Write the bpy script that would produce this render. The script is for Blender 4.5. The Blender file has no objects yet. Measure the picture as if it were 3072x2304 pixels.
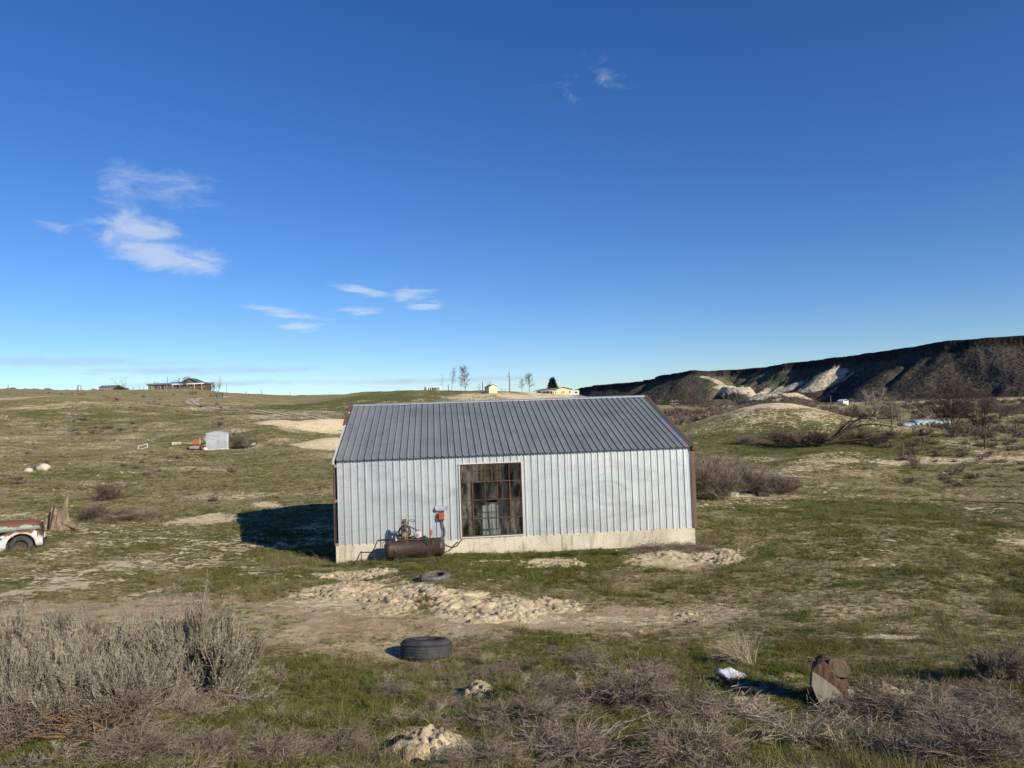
import bpy, math, random
import numpy as np
from mathutils import Vector, Matrix

scene = bpy.context.scene
col = scene.collection
R_ = math.radians
random.seed(7)
rng = np.random.default_rng(7)

# ------------------------------------------------------------------ camera, sky, sun, exposure
EYE = 4.86
FPX = 2200.0                      # focal length in pixels of the 3072 px wide photograph
PITCH, ROLL = R_(2.16), R_(1.95)
_fw = np.array([0, math.cos(PITCH), math.sin(PITCH)])
_up = np.array([0, -math.sin(PITCH), math.cos(PITCH)])
_ri = np.array([1.0, 0, 0])
CR = _ri * math.cos(ROLL) - _up * math.sin(ROLL)
CU = _up * math.cos(ROLL) + _ri * math.sin(ROLL)
cam_data = bpy.data.cameras.new('camera')
cam_data.sensor_width = 36.0
cam_data.lens = FPX / 3072 * 36.0
cam_data.clip_start = 0.05
cam_data.clip_end = 20000
cam = bpy.data.objects.new('camera', cam_data)
col.objects.link(cam)
m = Matrix.Identity(4)
for i in range(3):
    m[i][0], m[i][1], m[i][2] = CR[i], CU[i], -_fw[i]
m[2][3] = EYE
cam.matrix_world = m
scene.camera = cam

SUN_AZ, SUN_EL = R_(45), R_(26)   # the sun stands behind the camera to the right
sun_dir = Vector((math.sin(SUN_AZ) * math.cos(SUN_EL), -math.cos(SUN_AZ) * math.cos(SUN_EL), math.sin(SUN_EL)))
sd = bpy.data.lights.new('sun', 'SUN')
sd.energy = 5.0
sd.angle = R_(0.53)
sd.color = (1.0, 0.90, 0.74)
sun = bpy.data.objects.new('sun', sd)
sun.rotation_euler = sun_dir.to_track_quat('Z', 'Y').to_euler()
sun.location = (30, -30, 40)
col.objects.link(sun)

world = bpy.data.worlds.new('World')
scene.world = world
world.use_nodes = True


class NT:
    """small helper to write node trees"""
    def __init__(self, tree):
        self.t = tree
        self.n = tree.nodes
        self.l = tree.links

    def new(self, kind, **kw):
        nd = self.n.new(kind)
        for k, v in kw.items():
            setattr(nd, k, v)
        return nd

    def put(self, sock, val):
        if isinstance(val, bpy.types.NodeSocket):
            self.l.new(val, sock)
        elif val is not None:
            if hasattr(sock.default_value, '__len__') and not hasattr(val, '__len__'):
                val = (val,) * len(sock.default_value)
            if hasattr(val, '__len__') and len(val) == 3 and len(sock.default_value) == 4:
                val = tuple(val) + (1.0,)
            sock.default_value = val

    def math(self, op, a, b=None, c=None, clamp=False):
        nd = self.new('ShaderNodeMath', operation=op, use_clamp=clamp)
        self.put(nd.inputs[0], a)
        if b is not None: self.put(nd.inputs[1], b)
        if c is not None: self.put(nd.inputs[2], c)
        return nd.outputs[0]

    def vmath(self, op, a, b=None):
        nd = self.new('ShaderNodeVectorMath', operation=op)
        self.put(nd.inputs[0], a)
        if b is not None: self.put(nd.inputs[1], b)
        return nd.outputs[0]

    def noise(self, vec, scale, detail=4.0, rough=0.55, dist=0.0):
        nd = self.new('ShaderNodeTexNoise')
        if vec is not None: self.put(nd.inputs['Vector'], vec)
        nd.inputs['Scale'].default_value = scale
        nd.inputs['Detail'].default_value = detail
        nd.inputs['Roughness'].default_value = rough
        nd.inputs['Distortion'].default_value = dist
        return nd.outputs[0]

    def voronoi(self, vec, scale, out=0):
        nd = self.new('ShaderNodeTexVoronoi')
        if vec is not None: self.put(nd.inputs['Vector'], vec)
        nd.inputs['Scale'].default_value = scale
        return nd.outputs[out]

    def step(self, x, lo, hi):
        nd = self.new('ShaderNodeMapRange', interpolation_type='SMOOTHSTEP')
        self.put(nd.inputs[0], x)
        nd.inputs[1].default_value = lo
        nd.inputs[2].default_value = hi
        return nd.outputs[0]

    def mix(self, fac, a, b):
        nd = self.new('ShaderNodeMix', data_type='RGBA')
        self.put(nd.inputs[0], fac)
        self.put(nd.inputs[6], a)
        self.put(nd.inputs[7], b)
        return nd.outputs[2]

    def ramp(self, fac, stops):
        nd = self.new('ShaderNodeValToRGB')
        e = nd.color_ramp.elements
        while len(e) < len(stops): e.new(0.5)
        for el, (p, c) in zip(e, stops):
            el.position = p
            el.color = tuple(c) + (1.0,) if len(c) == 3 else c
        self.put(nd.inputs[0], fac)
        return nd.outputs[0]

    def bump(self, h, strength=0.5, dist=0.02):
        nd = self.new('ShaderNodeBump')
        nd.inputs['Strength'].default_value = strength
        nd.inputs['Distance'].default_value = dist
        self.put(nd.inputs['Height'], h)
        return nd.outputs[0]

    def sep(self, v):
        nd = self.new('ShaderNodeSeparateXYZ')
        self.put(nd.inputs[0], v)
        return nd.outputs

    def comb(self, x, y, z):
        nd = self.new('ShaderNodeCombineXYZ')
        for i, v in enumerate((x, y, z)): self.put(nd.inputs[i], v)
        return nd.outputs[0]


def ray(px, py):
    """direction through a pixel of the photograph"""
    return CR * (px - 1536) / FPX + CU * (1152 - py) / FPX + _fw


def world_point(px, py, d):
    """world point at forward distance d seen at a pixel"""
    r = ray(px, py)
    p = r / r[1] * d
    return np.array([p[0], p[1], p[2] + EYE])


# --- sky with fair-weather clouds low in the west
wt = NT(world.node_tree)
for nd in list(wt.n): wt.n.remove(nd)
sky = wt.new('ShaderNodeTexSky', sky_type='NISHITA')
sky.sun_disc = False
sky.sun_elevation = SUN_EL
sky.sun_rotation = math.atan2(sun_dir.x, sun_dir.y)
sky.altitude = 800
sky.air_density = 1.0
sky.dust_density = 0.0
sky.ozone_density = 3.0
tc = wt.new('ShaderNodeTexCoord')
dvec = tc.outputs['Generated']
dx, dy, dz = wt.sep(dvec)
az = wt.math('ARCTAN2', dx, dy)
el = wt.math('ARCSINE', dz)


TILT = -0.16
dirv = wt.comb(az, wt.math('SUBTRACT', el, wt.math('MULTIPLY', az, TILT)), 0.0)
flatv = wt.comb(az, el, 0.0)


def cloud_blob(px, py, wx, wy, flat=False):
    r = ray(px, py); r = r / np.linalg.norm(r)
    a0, e0 = math.atan2(r[0], r[1]), math.asin(r[2])
    if not flat: e0 -= a0 * TILT
    v = wt.vmath('MULTIPLY', wt.vmath('SUBTRACT', flatv if flat else dirv, (a0, e0, 0)), (FPX / wx, FPX / wy, 0))
    nd = wt.new('ShaderNodeVectorMath', operation='LENGTH')
    wt.put(nd.inputs[0], v)
    return wt.step(nd.outputs['Value'], 1.7, 0.0)


def msum(items):
    s = items[0]
    for i in items[1:]: s = wt.math('MAXIMUM', s, i)
    return s


cn = wt.noise(wt.comb(az, wt.math('MULTIPLY', el, 2.6), 0.35), 17.0, 7.0, 0.64, 0.5)
cn2 = wt.noise(wt.comb(az, wt.math('MULTIPLY', el, 5.5), 1.7), 24.0, 4.0, 0.6, 0.4)
puffs = msum([cloud_blob(465, 755, 205, 66), cloud_blob(430, 690, 130, 50), wt.math('MULTIPLY', cloud_blob(160, 680, 75, 24), 0.6)])
puffs2 = msum([cloud_blob(845, 935, 160, 20), cloud_blob(1245, 885, 110, 32, True), cloud_blob(1085, 932, 80, 17, True), cloud_blob(895, 980, 100, 20, True),
               cloud_blob(1265, 922, 80, 15, True), cloud_blob(1070, 868, 150, 18)])
wisps = msum([cloud_blob(500, 560, 210, 62), cloud_blob(370, 590, 90, 80), wt.math('MULTIPLY', cloud_blob(1760, 230, 190, 80, True), 0.62)])
band = msum([cloud_blob(180, 1085, 480, 16, True), cloud_blob(620, 1112, 420, 15, True), cloud_blob(650, 1150, 380, 12, True), cloud_blob(1350, 1140, 480, 12, True)])
c1 = wt.step(wt.math('ADD', wt.math('MULTIPLY', puffs, 0.72), cn), 0.80, 1.24)
c2 = wt.step(wt.math('ADD', wt.math('MULTIPLY', puffs2, 0.55), cn2), 0.78, 1.14)
c3 = wt.step(wt.math('ADD', wt.math('MULTIPLY', wisps, 0.44), cn), 0.72, 1.2)
c4 = wt.step(wt.math('ADD', wt.math('MULTIPLY', band, 0.50), wt.math('MULTIPLY', cn2, 0.7)), 0.52, 0.95)
hs = wt.new('ShaderNodeHueSaturation')
hs.inputs['Saturation'].default_value = 1.3
hs.inputs['Value'].default_value = 1.0
wt.put(hs.inputs['Color'], sky.outputs[0])
tintn = wt.new('ShaderNodeMix', data_type='RGBA', blend_type='MULTIPLY')
tintn.inputs[0].default_value = 1.0
wt.put(tintn.inputs[6], hs.outputs[0])
wt.put(tintn.inputs[7], wt.mix(wt.step(el, 0.0, 0.42), (0.84, 0.93, 1.12), (1.24, 0.93, 1.14)))
cc = wt.mix(wt.math('MULTIPLY', c4, 0.55), tintn.outputs[2], (4.3, 5.0, 6.4))
cc = wt.mix(wt.math('MULTIPLY', c3, 0.46), cc, (6.0, 7.0, 8.6))
cc = wt.mix(wt.math('MULTIPLY', c2, 0.50), cc, (6.6, 7.3, 8.2))
cc = wt.mix(wt.math('MULTIPLY', c1, 0.62), cc, (6.2, 6.8, 7.8))
bg = wt.new('ShaderNodeBackground')
wt.put(bg.inputs[0], cc)
bg.inputs[1].default_value = 0.086
world.cycles.sampling_method = 'MANUAL'
world.cycles.sample_map_resolution = 256
wo = wt.new('ShaderNodeOutputWorld')
wt.l.new(bg.outputs[0], wo.inputs[0])

scene.view_settings.view_transform = 'Standard'
scene.view_settings.look = 'None'
scene.view_settings.exposure = 0.36
scene.view_settings.gamma = 1.0
scene.view_settings.use_curve_mapping = False
scene.cycles.max_bounces = 4
scene.cycles.diffuse_bounces = 2
scene.cycles.glossy_bounces = 2
scene.cycles.transparent_max_bounces = 12


# ------------------------------------------------------------------ helpers
def tag(o, label=None, cat=None, group=None, kind=None):
    if label: o['label'] = label
    if cat: o['category'] = cat
    if group: o['group'] = group
    if kind: o['kind'] = kind
    return o


def empty(name, loc=(0, 0, 0), rz=0.0, parent=None, rot=None):
    o = bpy.data.objects.new(name, None)
    o.location = loc
    o.rotation_euler = rot if rot else (0, 0, rz)
    o.empty_display_size = 0.2
    col.objects.link(o)
    if parent: o.parent = parent
    return o


def mesh_np(name, v, f, mats, parent=None, smooth=False, mi=None):
    """fast mesh from numpy arrays; f is (n,3) or (n,4) or a list of such arrays"""
    fl = f if isinstance(f, list) else [f]
    me = bpy.data.meshes.new(name)
    me.vertices.add(len(v))
    me.vertices.foreach_set('co', np.ascontiguousarray(v, np.float32).ravel())
    loops = np.concatenate([a.ravel() for a in fl]).astype(np.int32)
    sizes = np.concatenate([np.full(len(a), a.shape[1], np.int32) for a in fl])
    starts = np.concatenate([[0], np.cumsum(sizes)[:-1]]).astype(np.int32)
    me.loops.add(len(loops))
    me.loops.foreach_set('vertex_index', loops)
    me.polygons.add(len(sizes))
    me.polygons.foreach_set('loop_start', starts)
    me.polygons.foreach_set('loop_total', sizes)
    if mi is not None:
        me.polygons.foreach_set('material_index', np.asarray(mi, np.int32))
    if smooth:
        me.polygons.foreach_set('use_smooth', np.ones(len(sizes), bool))
    for mt in (mats if isinstance(mats, (list, tuple)) else [mats]):
        me.materials.append(mt)
    me.update(calc_edges=True)
    me.validate()
    o = bpy.data.objects.new(name, me)
    col.objects.link(o)
    if parent: o.parent = parent
    return o


def rot_to(axis):
    """matrix whose z column is the given axis"""
    return Vector(axis).normalized().to_track_quat('Z', 'Y').to_matrix()


class MB:
    def __init__(self):
        self.v, self.f, self.m = [], [], []

    def add(self, vs, fs, mi=0):
        b = len(self.v)
        self.v += [tuple(p) for p in vs]
        self.f += [tuple(b + i for i in q) for q in fs]
        self.m += [mi] * len(fs)
        return self

    def box(self, x0, x1, y0, y1, z0, z1, mi=0, mat=None):
        vs = [Vector((x, y, z)) for x in (x0, x1) for y in (y0, y1) for z in (z0, z1)]
        if mat is not None: vs = [mat @ p for p in vs]
        return self.add(vs, [(0, 1, 3, 2), (4, 6, 7, 5), (0, 4, 5, 1), (2, 3, 7, 6), (0, 2, 6, 4), (1, 5, 7, 3)], mi)

    def bar(self, a, b, w, h=None, mi=0):
        a, b = Vector(a), Vector(b)
        h = h or w
        q = rot_to(b - a)
        L = (b - a).length
        mt = Matrix.Translation(a) @ q.to_4x4()
        return self.box(-w / 2, w / 2, -h / 2, h / 2, 0, L, mi, mt)

    def tube(self, pts, rad, n=8, mi=0, cap=True):
        pts = [Vector(p) for p in pts]
        if not hasattr(rad, '__len__'): rad = [rad] * len(pts)
        b = len(self.v)
        ref = None
        for i, p in enumerate(pts):
            t = (pts[min(i + 1, len(pts) - 1)] - pts[max(i - 1, 0)]).normalized()
            if ref is None:
                ref = t.orthogonal().normalized()
            ref = (ref - t * ref.dot(t)).normalized()
            bi = t.cross(ref)
            for k in range(n):
                a = 2 * math.pi * k / n
                self.v.append(tuple(p + (ref * math.cos(a) + bi * math.sin(a)) * rad[i]))
        for i in range(len(pts) - 1):
            for k in range(n):
                k2 = (k + 1) % n
                self.f.append((b + i * n + k, b + i * n + k2, b + (i + 1) * n + k2, b + (i + 1) * n + k))
                self.m.append(mi)
        if cap:
            self.f.append(tuple(b + k for k in reversed(range(n)))); self.m.append(mi)
            e = b + (len(pts) - 1) * n
            self.f.append(tuple(e + k for k in range(n))); self.m.append(mi)
        return self

    def lathe(self, prof, n=20, mat=None, mi=0):
        """prof: list of (radius, height) round local z"""
        b = len(self.v)
        for r, h in prof:
            for k in range(n):
                a = 2 * math.pi * k / n
                p = Vector((r * math.cos(a), r * math.sin(a), h))
                self.v.append(tuple(mat @ p if mat is not None else p))
        for i in range(len(prof) - 1):
            for k in range(n):
                k2 = (k + 1) % n
                self.f.append((b + i * n + k, b + i * n + k2, b + (i + 1) * n + k2, b + (i + 1) * n + k))
                self.m.append(mi)
        return self

    def prism(self, poly, d0, d1, fn, mi=0):
        """poly: 2D outline, extruded from d0 to d1; fn(a,b,d) gives the point"""
        n = len(poly)
        vs = [fn(a, c, d0) for a, c in poly] + [fn(a, c, d1) for a, c in poly]
        fs = [tuple(reversed(range(n))), tuple(range(n, 2 * n))]
        fs += [(i, (i + 1) % n, n + (i + 1) % n, n + i) for i in range(n)]
        return self.add(vs, fs, mi)

    def build(self, name, mats, parent=None, smooth=False, bevel=0.0, loc=None, rot=None):
        me = bpy.data.meshes.new(name)
        me.from_pydata(self.v, [], self.f)
        for mt in (mats if isinstance(mats, (list, tuple)) else [mats]):
            me.materials.append(mt)
        me.polygons.foreach_set('material_index', self.m)
        if smooth:
            me.polygons.foreach_set('use_smooth', [True] * len(self.f))
        me.update()
        o = bpy.data.objects.new(name, me)
        col.objects.link(o)
        if parent: o.parent = parent
        if loc is not None: o.location = loc
        if rot is not None: o.rotation_euler = rot
        if bevel:
            bv = o.modifiers.new('bevel', 'BEVEL')
            bv.width = bevel; bv.segments = 2; bv.limit_method = 'ANGLE'
        return o


def copy_tree(o, parent=None):
    c = o.copy()
    col.objects.link(c)
    c.parent = parent
    for ch in list(o.children):
        copy_tree(ch, c)
    return c


# --- numpy noise
def _hash(ix, iy, seed):
    h = (ix.astype(np.int64) * 374761393 + iy.astype(np.int64) * 668265263 + seed * 1442695041) & 0xFFFFFFFF
    h = ((h ^ (h >> 13)) * 1274126177) & 0xFFFFFFFF
    h = h ^ (h >> 16)
    return (h & 0xFFFFFF).astype(np.float64) / 0xFFFFFF


def vnoise(x, y, seed=0):
    xi, yi = np.floor(x), np.floor(y)
    fx, fy = x - xi, y - yi
    fx = fx * fx * fx * (fx * (fx * 6 - 15) + 10); fy = fy * fy * fy * (fy * (fy * 6 - 15) + 10)
    xi, yi = xi.astype(np.int64), yi.astype(np.int64)
    a = _hash(xi, yi, seed); b = _hash(xi + 1, yi, seed)
    c = _hash(xi, yi + 1, seed); d = _hash(xi + 1, yi + 1, seed)
    return (a * (1 - fx) + b * fx) * (1 - fy) + (c * (1 - fx) + d * fx) * fy


def fbm(x, y, scale, octs=4, seed=0, gain=0.5):
    """0..1, mean .5; scale = wavelength in metres"""
    x = np.asarray(x, float); y = np.asarray(y, float)
    s, amp, tot = 0.0, 1.0, 0.0
    for o in range(octs):
        k = 2.0 ** o / scale
        ca, sa = math.cos(0.7 * o + 0.3), math.sin(0.7 * o + 0.3)
        s = s + amp * vnoise((x * ca - y * sa) * k + 17.3 * o, (x * sa + y * ca) * k - 9.1 * o, seed + o)
        tot += amp
        amp *= gain
    return s / tot


def sstep(a, b, x):
    t = np.clip((x - a) / (b - a), 0, 1)
    return t * t * (3 - 2 * t)


# ------------------------------------------------------------------ the lie of the land
BARN_O = np.array([-5.96, 24.69])
BARN_YAW = R_(5.88)
BL, BW2, HF, HW = 12.2, 5.56, 0.61, 2.83       # length, half depth, foundation and wall heights
_bu = np.array([math.cos(BARN_YAW), math.sin(BARN_YAW)])
_bv = np.array([-math.sin(BARN_YAW), math.cos(BARN_YAW)])

cps = []
for q in [(1536, 2304, 5.6), (0, 2304, 5.6), (3072, 2304, 5.6), (760, 2304, 5.6), (2300, 2304, 5.6),
          (0, 2080, 8.5), (760, 2080, 8.8), (1536, 2100, 8.6), (2470, 2120, 8.8), (3072, 2080, 9),
          (100, 1850, 15), (1278, 1990, 12.3), (2200, 1960, 12.5), (3000, 1900, 13.5), (620, 1930, 12.6),
          (1305, 1755, 18.2), (700, 1800, 17), (0, 1760, 18.5), (2300, 1760, 18.5), (3000, 1750, 18.5),
          (742, 1630, 29), (710, 1559, 36), (60, 1642, 26), (170, 1587, 31), (400, 1530, 38), (2700, 1600, 25), (3060, 1560, 28),
          (130, 1410, 55), (600, 1430, 52), (650, 1346, 82), (300, 1330, 85), (100, 1300, 105), (300, 1272, 130),
          (200, 1195, 190), (40, 1198, 190), (0, 1168, 380), (240, 1175, 340), (420, 1170, 330), (560, 1167, 330), (700, 1180, 330), (860, 1188, 390),
          (570, 1220, 190), (700, 1240, 150), (880, 1215, 250), (800, 1290, 98), (870, 1350, 82), (1030, 1325, 95),
          (1200, 1171, 265), (1090, 1177, 285), (1500, 1175, 245), (1650, 1182, 290), (1745, 1187, 290), (1790, 1207, 270), (1850, 1228, 255),
          (1200, 1230, 170), (1500, 1215, 195),
          (2022, 1240, 260), (1950, 1260, 150), (2150, 1300, 85), (2300, 1395, 52), (2120, 1480, 36), (2700, 1400, 50), (2900, 1330, 62),
          (2770, 1290, 90), (3050, 1290, 90), (2900, 1210, 300), (2540, 1214, 330), (2400, 1230, 200), (2900, 1480, 38), (2500, 1345, 58)]:
    cps.append(world_point(*q))
for px, d, z in [(0, 900, 27), (500, 900, 20), (800, 900, 19), (1200, 700, 15), (1650, 700, 8), (1900, 700, 3), (2300, 700, 2.6), (3000, 700, 2.6),
                 (0, 3000, 22), (1000, 3000, 12), (2000, 3000, 3), (3000, 3000, 3), (1500, 38, 0.25), (1500, 60, 0.6), (1300, 100, 2.0), (1700, 120, 2.4),
                 (1536, 1.2, 3.16), (0, 2.5, 2.95), (3072, 2.5, 2.9), (1536, 2.5, 2.9), (0, 0.8, 3.2), (3072, 0.8, 3.2)]:
    p = world_point(px, 1235, d); p[2] = z
    cps.append(p)
for u, v, z in [(-0.1, -0.1, 0.0), (12.3, -0.1, -0.02), (6, -0.15, 0.02), (-0.1, 11.2, 0.0), (12.3, 11.2, 0.1), (6, 5, 0.05)]:
    q = BARN_O + _bu * u + _bv * v
    cps.append(np.array([q[0], q[1], z]))
for a, d, z in [(100, 3, 3.2), (180, 3, 3.3), (-100, 3, 3.3), (100, 25, 2.5), (180, 30, 5), (-100, 25, 3.5), (100, 300, 6), (180, 300, 12), (-100, 300, 14),
                (100, 3000, 5), (180, 3000, 15), (-100, 3000, 20), (55, 30, 0.6), (-55, 30, 1.6), (55, 120, 1.0), (-55, 120, 7), (60, 600, 3), (-60, 600, 24)]:
    cps.append(np.array([d * math.sin(R_(a)), d * math.cos(R_(a)), z]))
cps = np.array(cps)


def _emb(x, y):
    r = np.maximum(np.hypot(x, y), 0.5)
    return np.stack([2.6 * x / r, 2.6 * y / r, np.log(r)], -1)


_ce = _emb(cps[:, 0], cps[:, 1])
_K = np.linalg.norm(_ce[:, None] - _ce[None], axis=-1)
_n = len(cps)
_A = np.zeros((_n + 4, _n + 4))
_A[:_n, :_n] = _K + np.eye(_n) * 0.002
_A[:_n, _n] = 1; _A[:_n, _n + 1:] = _ce
_A[_n, :_n] = 1; _A[_n + 1:, :_n] = _ce.T
_W = np.linalg.lstsq(_A, np.concatenate([cps[:, 2], np.zeros(4)]), rcond=None)[0]


def _bump(x, y, cx, cy, rx, ry, rot, h, p=1.0):
    c, s = math.cos(rot), math.sin(rot)
    a = ((x - cx) * c + (y - cy) * s) / rx
    b = (-(x - cx) * s + (y - cy) * c) / ry
    return h * np.exp(-(a * a + b * b) ** p)


MOUND_A = (-28.0, 111.0, 10.5, 3.6, R_(9), 1.35, 1.3)
MOUND_B = (-21.2, 87.0, 4.0, 2.4, R_(10), 0.85, 1.3)
HILL = (31.5, 86.0)


def ground(x, y, fine=True):
    x = np.atleast_1d(np.asarray(x, float)); y = np.atleast_1d(np.asarray(y, float))
    z = np.empty(len(x))
    for i in range(0, len(x), 60000):
        e = _emb(x[i:i + 60000], y[i:i + 60000])
        k = np.sqrt(np.maximum(((e * e).sum(1)[:, None] + (_ce * _ce).sum(1)[None] - 2 * e @ _ce.T), 0))
        z[i:i + 60000] = k @ _W[:_n] + _W[_n] + e @ _W[_n + 1:]
    r = np.hypot(x, y)
    z += _bump(x, y, HILL[0], HILL[1], 8.0, 11, 0, 2.2) + _bump(x, y, HILL[0], HILL[1], 13.5, 16, 0, 1.3)
    z += _bump(x, y, *MOUND_A[:6], MOUND_A[6]) + _bump(x, y, *MOUND_B[:6], MOUND_B[6])
    if fine:
        # a flat apron round the workshop, rougher ground elsewhere
        lu = (x - BARN_O[0]) * _bu[0] + (y - BARN_O[1]) * _bu[1]
        lv = (x - BARN_O[0]) * _bv[0] + (y - BARN_O[1]) * _bv[1]
        dd = np.hypot(np.maximum(np.maximum(-lu, lu - BL), 0), np.maximum(np.maximum(-lv, lv - 2 * BW2), 0))
        calm = 0.25 + 0.75 * sstep(0.3, 4, dd)
        z += calm * (fbm(x, y, 1.6, 3, 3) - 0.5) * 0.16
        z += calm * (fbm(x, y, 0.35, 2, 9) - 0.5) * 0.05 * sstep(60, 20, r)
        z += (fbm(x, y, 11, 3, 21) - 0.5) * 1.1 * sstep(35, 120, r) * sstep(900, 400, r)
        hum = np.clip(fbm(x, y, 0.7, 2, 31) - 0.55, 0, 1) * 0.35 * sstep(13, 10, r) * sstep(3, 5, r)
        z += hum
    return z


def gz(x, y):
    return float(ground([x], [y])[0])


_td = np.concatenate([np.arange(3, 60, 0.12), np.arange(60, 420, 0.6)])


def hit(px, py):
    """where the line of sight through a pixel meets the ground"""
    r = ray(px, py); r = r / r[1]
    z = EYE + r[2] * _td
    g = ground(r[0] * _td, _td)
    k = np.nonzero(z < g)[0]
    i = k[0] if len(k) else len(_td) - 1
    return Vector((r[0] * _td[i], _td[i], g[i]))


def on_ground(px, d):
    r = ray(px, 1200); r = r / r[1] * d
    return Vector((r[0], d, gz(r[0], d)))


def patch(px0, py0, px1, py1):
    """ground ellipse that spans a pixel box: cx, cy, rx, ry"""
    c = hit((px0 + px1) / 2, (py0 + py1) / 2)
    a = hit((px0 + px1) / 2, py0); b = hit((px0 + px1) / 2, py1)
    return c.x, c.y, (px1 - px0) / 2 * c.y / FPX, max(abs(a.y - b.y) / 2, 0.05)

# ------------------------------------------------------------------ materials
def material(name, fn, disp=False):
    mt = bpy.data.materials.new(name)
    mt.use_nodes = True
    nt = NT(mt.node_tree)
    for nd in list(nt.n): nt.n.remove(nd)
    out = nt.new('ShaderNodeOutputMaterial')
    sh = fn(nt)
    nt.l.new(sh, out.inputs[0])
    return mt


def pbsdf(nt, color, rough=0.8, metal=0.0, normal=None, spec=0.3, **kw):
    b = nt.new('ShaderNodeBsdfPrincipled')
    nt.put(b.inputs['Base Color'], color)
    nt.put(b.inputs['Roughness'], rough)
    nt.put(b.inputs['Metallic'], metal)
    nt.put(b.inputs['Specular IOR Level'], spec)
    if normal is not None: nt.put(b.inputs['Normal'], normal)
    for k, v in kw.items(): nt.put(b.inputs[k], v)
    return b.outputs[0]


def obj_co(nt):
    return nt.new('ShaderNodeTexCoord').outputs['Object']


def simple(name, c1, c2=None, scale=6.0, rough=0.8, metal=0.0, bump=0.0, bscale=None, stretch=(1, 1, 1), spec=0.3):
    c2 = c2 or tuple(x * 0.7 for x in c1)
    def fn(nt):
        co = nt.vmath('MULTIPLY', obj_co(nt), stretch)
        n = nt.noise(co, scale, 6, 0.6)
        c = nt.mix(nt.step(n, 0.3, 0.7), c1, c2)
        nm = nt.bump(nt.noise(co, bscale or scale * 4, 4), bump, 0.02) if bump else None
        return pbsdf(nt, c, rough, metal, nm, spec)
    return material(name, fn)


def rusty(name, paint, rust=(0.16, 0.055, 0.025), amount=0.5, scale=2.5, rough=0.6, metal=0.0, top=0.0):
    """chipped paint over rust; top > 0 puts more rust on faces that look up"""
    def fn(nt):
        co = obj_co(nt)
        n = nt.noise(co, scale, 8, 0.65, 0.3)
        if top:
            g = nt.new('ShaderNodeNewGeometry')
            nz = nt.sep(g.outputs['Normal'])[2]
            n = nt.math('ADD', n, nt.math('MULTIPLY', nz, top))
        k = nt.step(n, amount - 0.05, amount + 0.06)
        r2 = nt.mix(nt.noise(co, scale * 8, 5), rust, tuple(min(1, x * 1.5) for x in rust))
        p2 = nt.mix(nt.step(nt.noise(co, scale * 3, 5), 0.35, 0.75), paint, tuple(x * 0.72 for x in paint))
        nm = nt.bump(nt.noise(co, scale * 12, 4), 0.25, 0.01)
        return pbsdf(nt, nt.mix(k, p2, r2), nt.mix(k, (rough,) * 3, (0.9,) * 3), metal, nm, 0.35)
    return material(name, fn)


def m_ground(nt):
    co = obj_co(nt)
    at = nt.new('ShaderNodeAttribute', attribute_name='cover')
    sr = nt.new('ShaderNodeSeparateColor'); nt.put(sr.inputs[0], at.outputs['Color'])
    sand, dirt, green = sr.outputs[0], sr.outputs[1], sr.outputs[2]
    n_mid = nt.noise(co, 1.1, 4, 0.62, 0.4)
    n_fin = nt.noise(co, 8.0, 4, 0.68)
    n_c = nt.noise(co, 2.6, 3, 0.6)
    n_grn = nt.noise(co, 42.0, 2, 0.7)
    gmix = nt.math('ADD', green, nt.math('ADD', nt.math('MULTIPLY', nt.math('SUBTRACT', n_mid, 0.5), 2.4), nt.math('MULTIPLY', nt.math('SUBTRACT', n_c, 0.5), 1.6)))
    grass = nt.mix(nt.step(n_fin, 0.36, 0.64), (0.042, 0.053, 0.011), (0.185, 0.185, 0.056))
    dry = nt.mix(nt.step(n_fin, 0.34, 0.66), (0.130, 0.106, 0.044), (0.46, 0.39, 0.195))
    base = nt.mix(nt.step(gmix, 0.22, 0.78), dry, grass)
    base = nt.mix(nt.math('MULTIPLY', nt.step(n_grn, 0.56, 0.70), 0.5), base, (0.36, 0.31, 0.18))
    base = nt.mix(nt.math('MULTIPLY', nt.step(n_grn, 0.46, 0.32), 0.55), base, (0.026, 0.025, 0.012))
    dcol = nt.mix(nt.step(n_mid, 0.3, 0.7), (0.38, 0.275, 0.160), (0.56, 0.43, 0.265))
    dcol = nt.mix(nt.math('MULTIPLY', nt.step(n_fin, 0.55, 0.75), 0.6), dcol, (0.70, 0.57, 0.37))
    scol = nt.mix(nt.step(n_mid, 0.25, 0.75), (0.66, 0.53, 0.315), (0.82, 0.70, 0.46))
    scol = nt.mix(nt.math('MULTIPLY', nt.step(n_fin, 0.60, 0.40), 0.4), scol, (0.33, 0.26, 0.16))
    pm, pf = nt.math('SUBTRACT', n_mid, 0.5), nt.math('SUBTRACT', n_fin, 0.5)
    pert = nt.math('ADD', nt.math('MULTIPLY', pm, 0.8), nt.math('MULTIPLY', pf, 0.9))
    kd = nt.step(nt.math('ADD', dirt, pert), 0.38, 0.62)
    crumb = nt.math('ADD', nt.math('MULTIPLY', nt.math('SUBTRACT', n_c, 0.5), 1.9), nt.math('MULTIPLY', pf, 1.0))
    ks = nt.step(nt.math('ADD', sand, crumb), 0.53, 0.60)
    c = nt.mix(ks, nt.mix(kd, base, dcol), scol)
    h = nt.math('ADD', nt.math('MULTIPLY', n_fin, 1.0), nt.math('MULTIPLY', n_grn, 0.5))
    return pbsdf(nt, c, 0.95, 0.0, nt.bump(h, 1.0, 0.09), 0.1)


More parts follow.
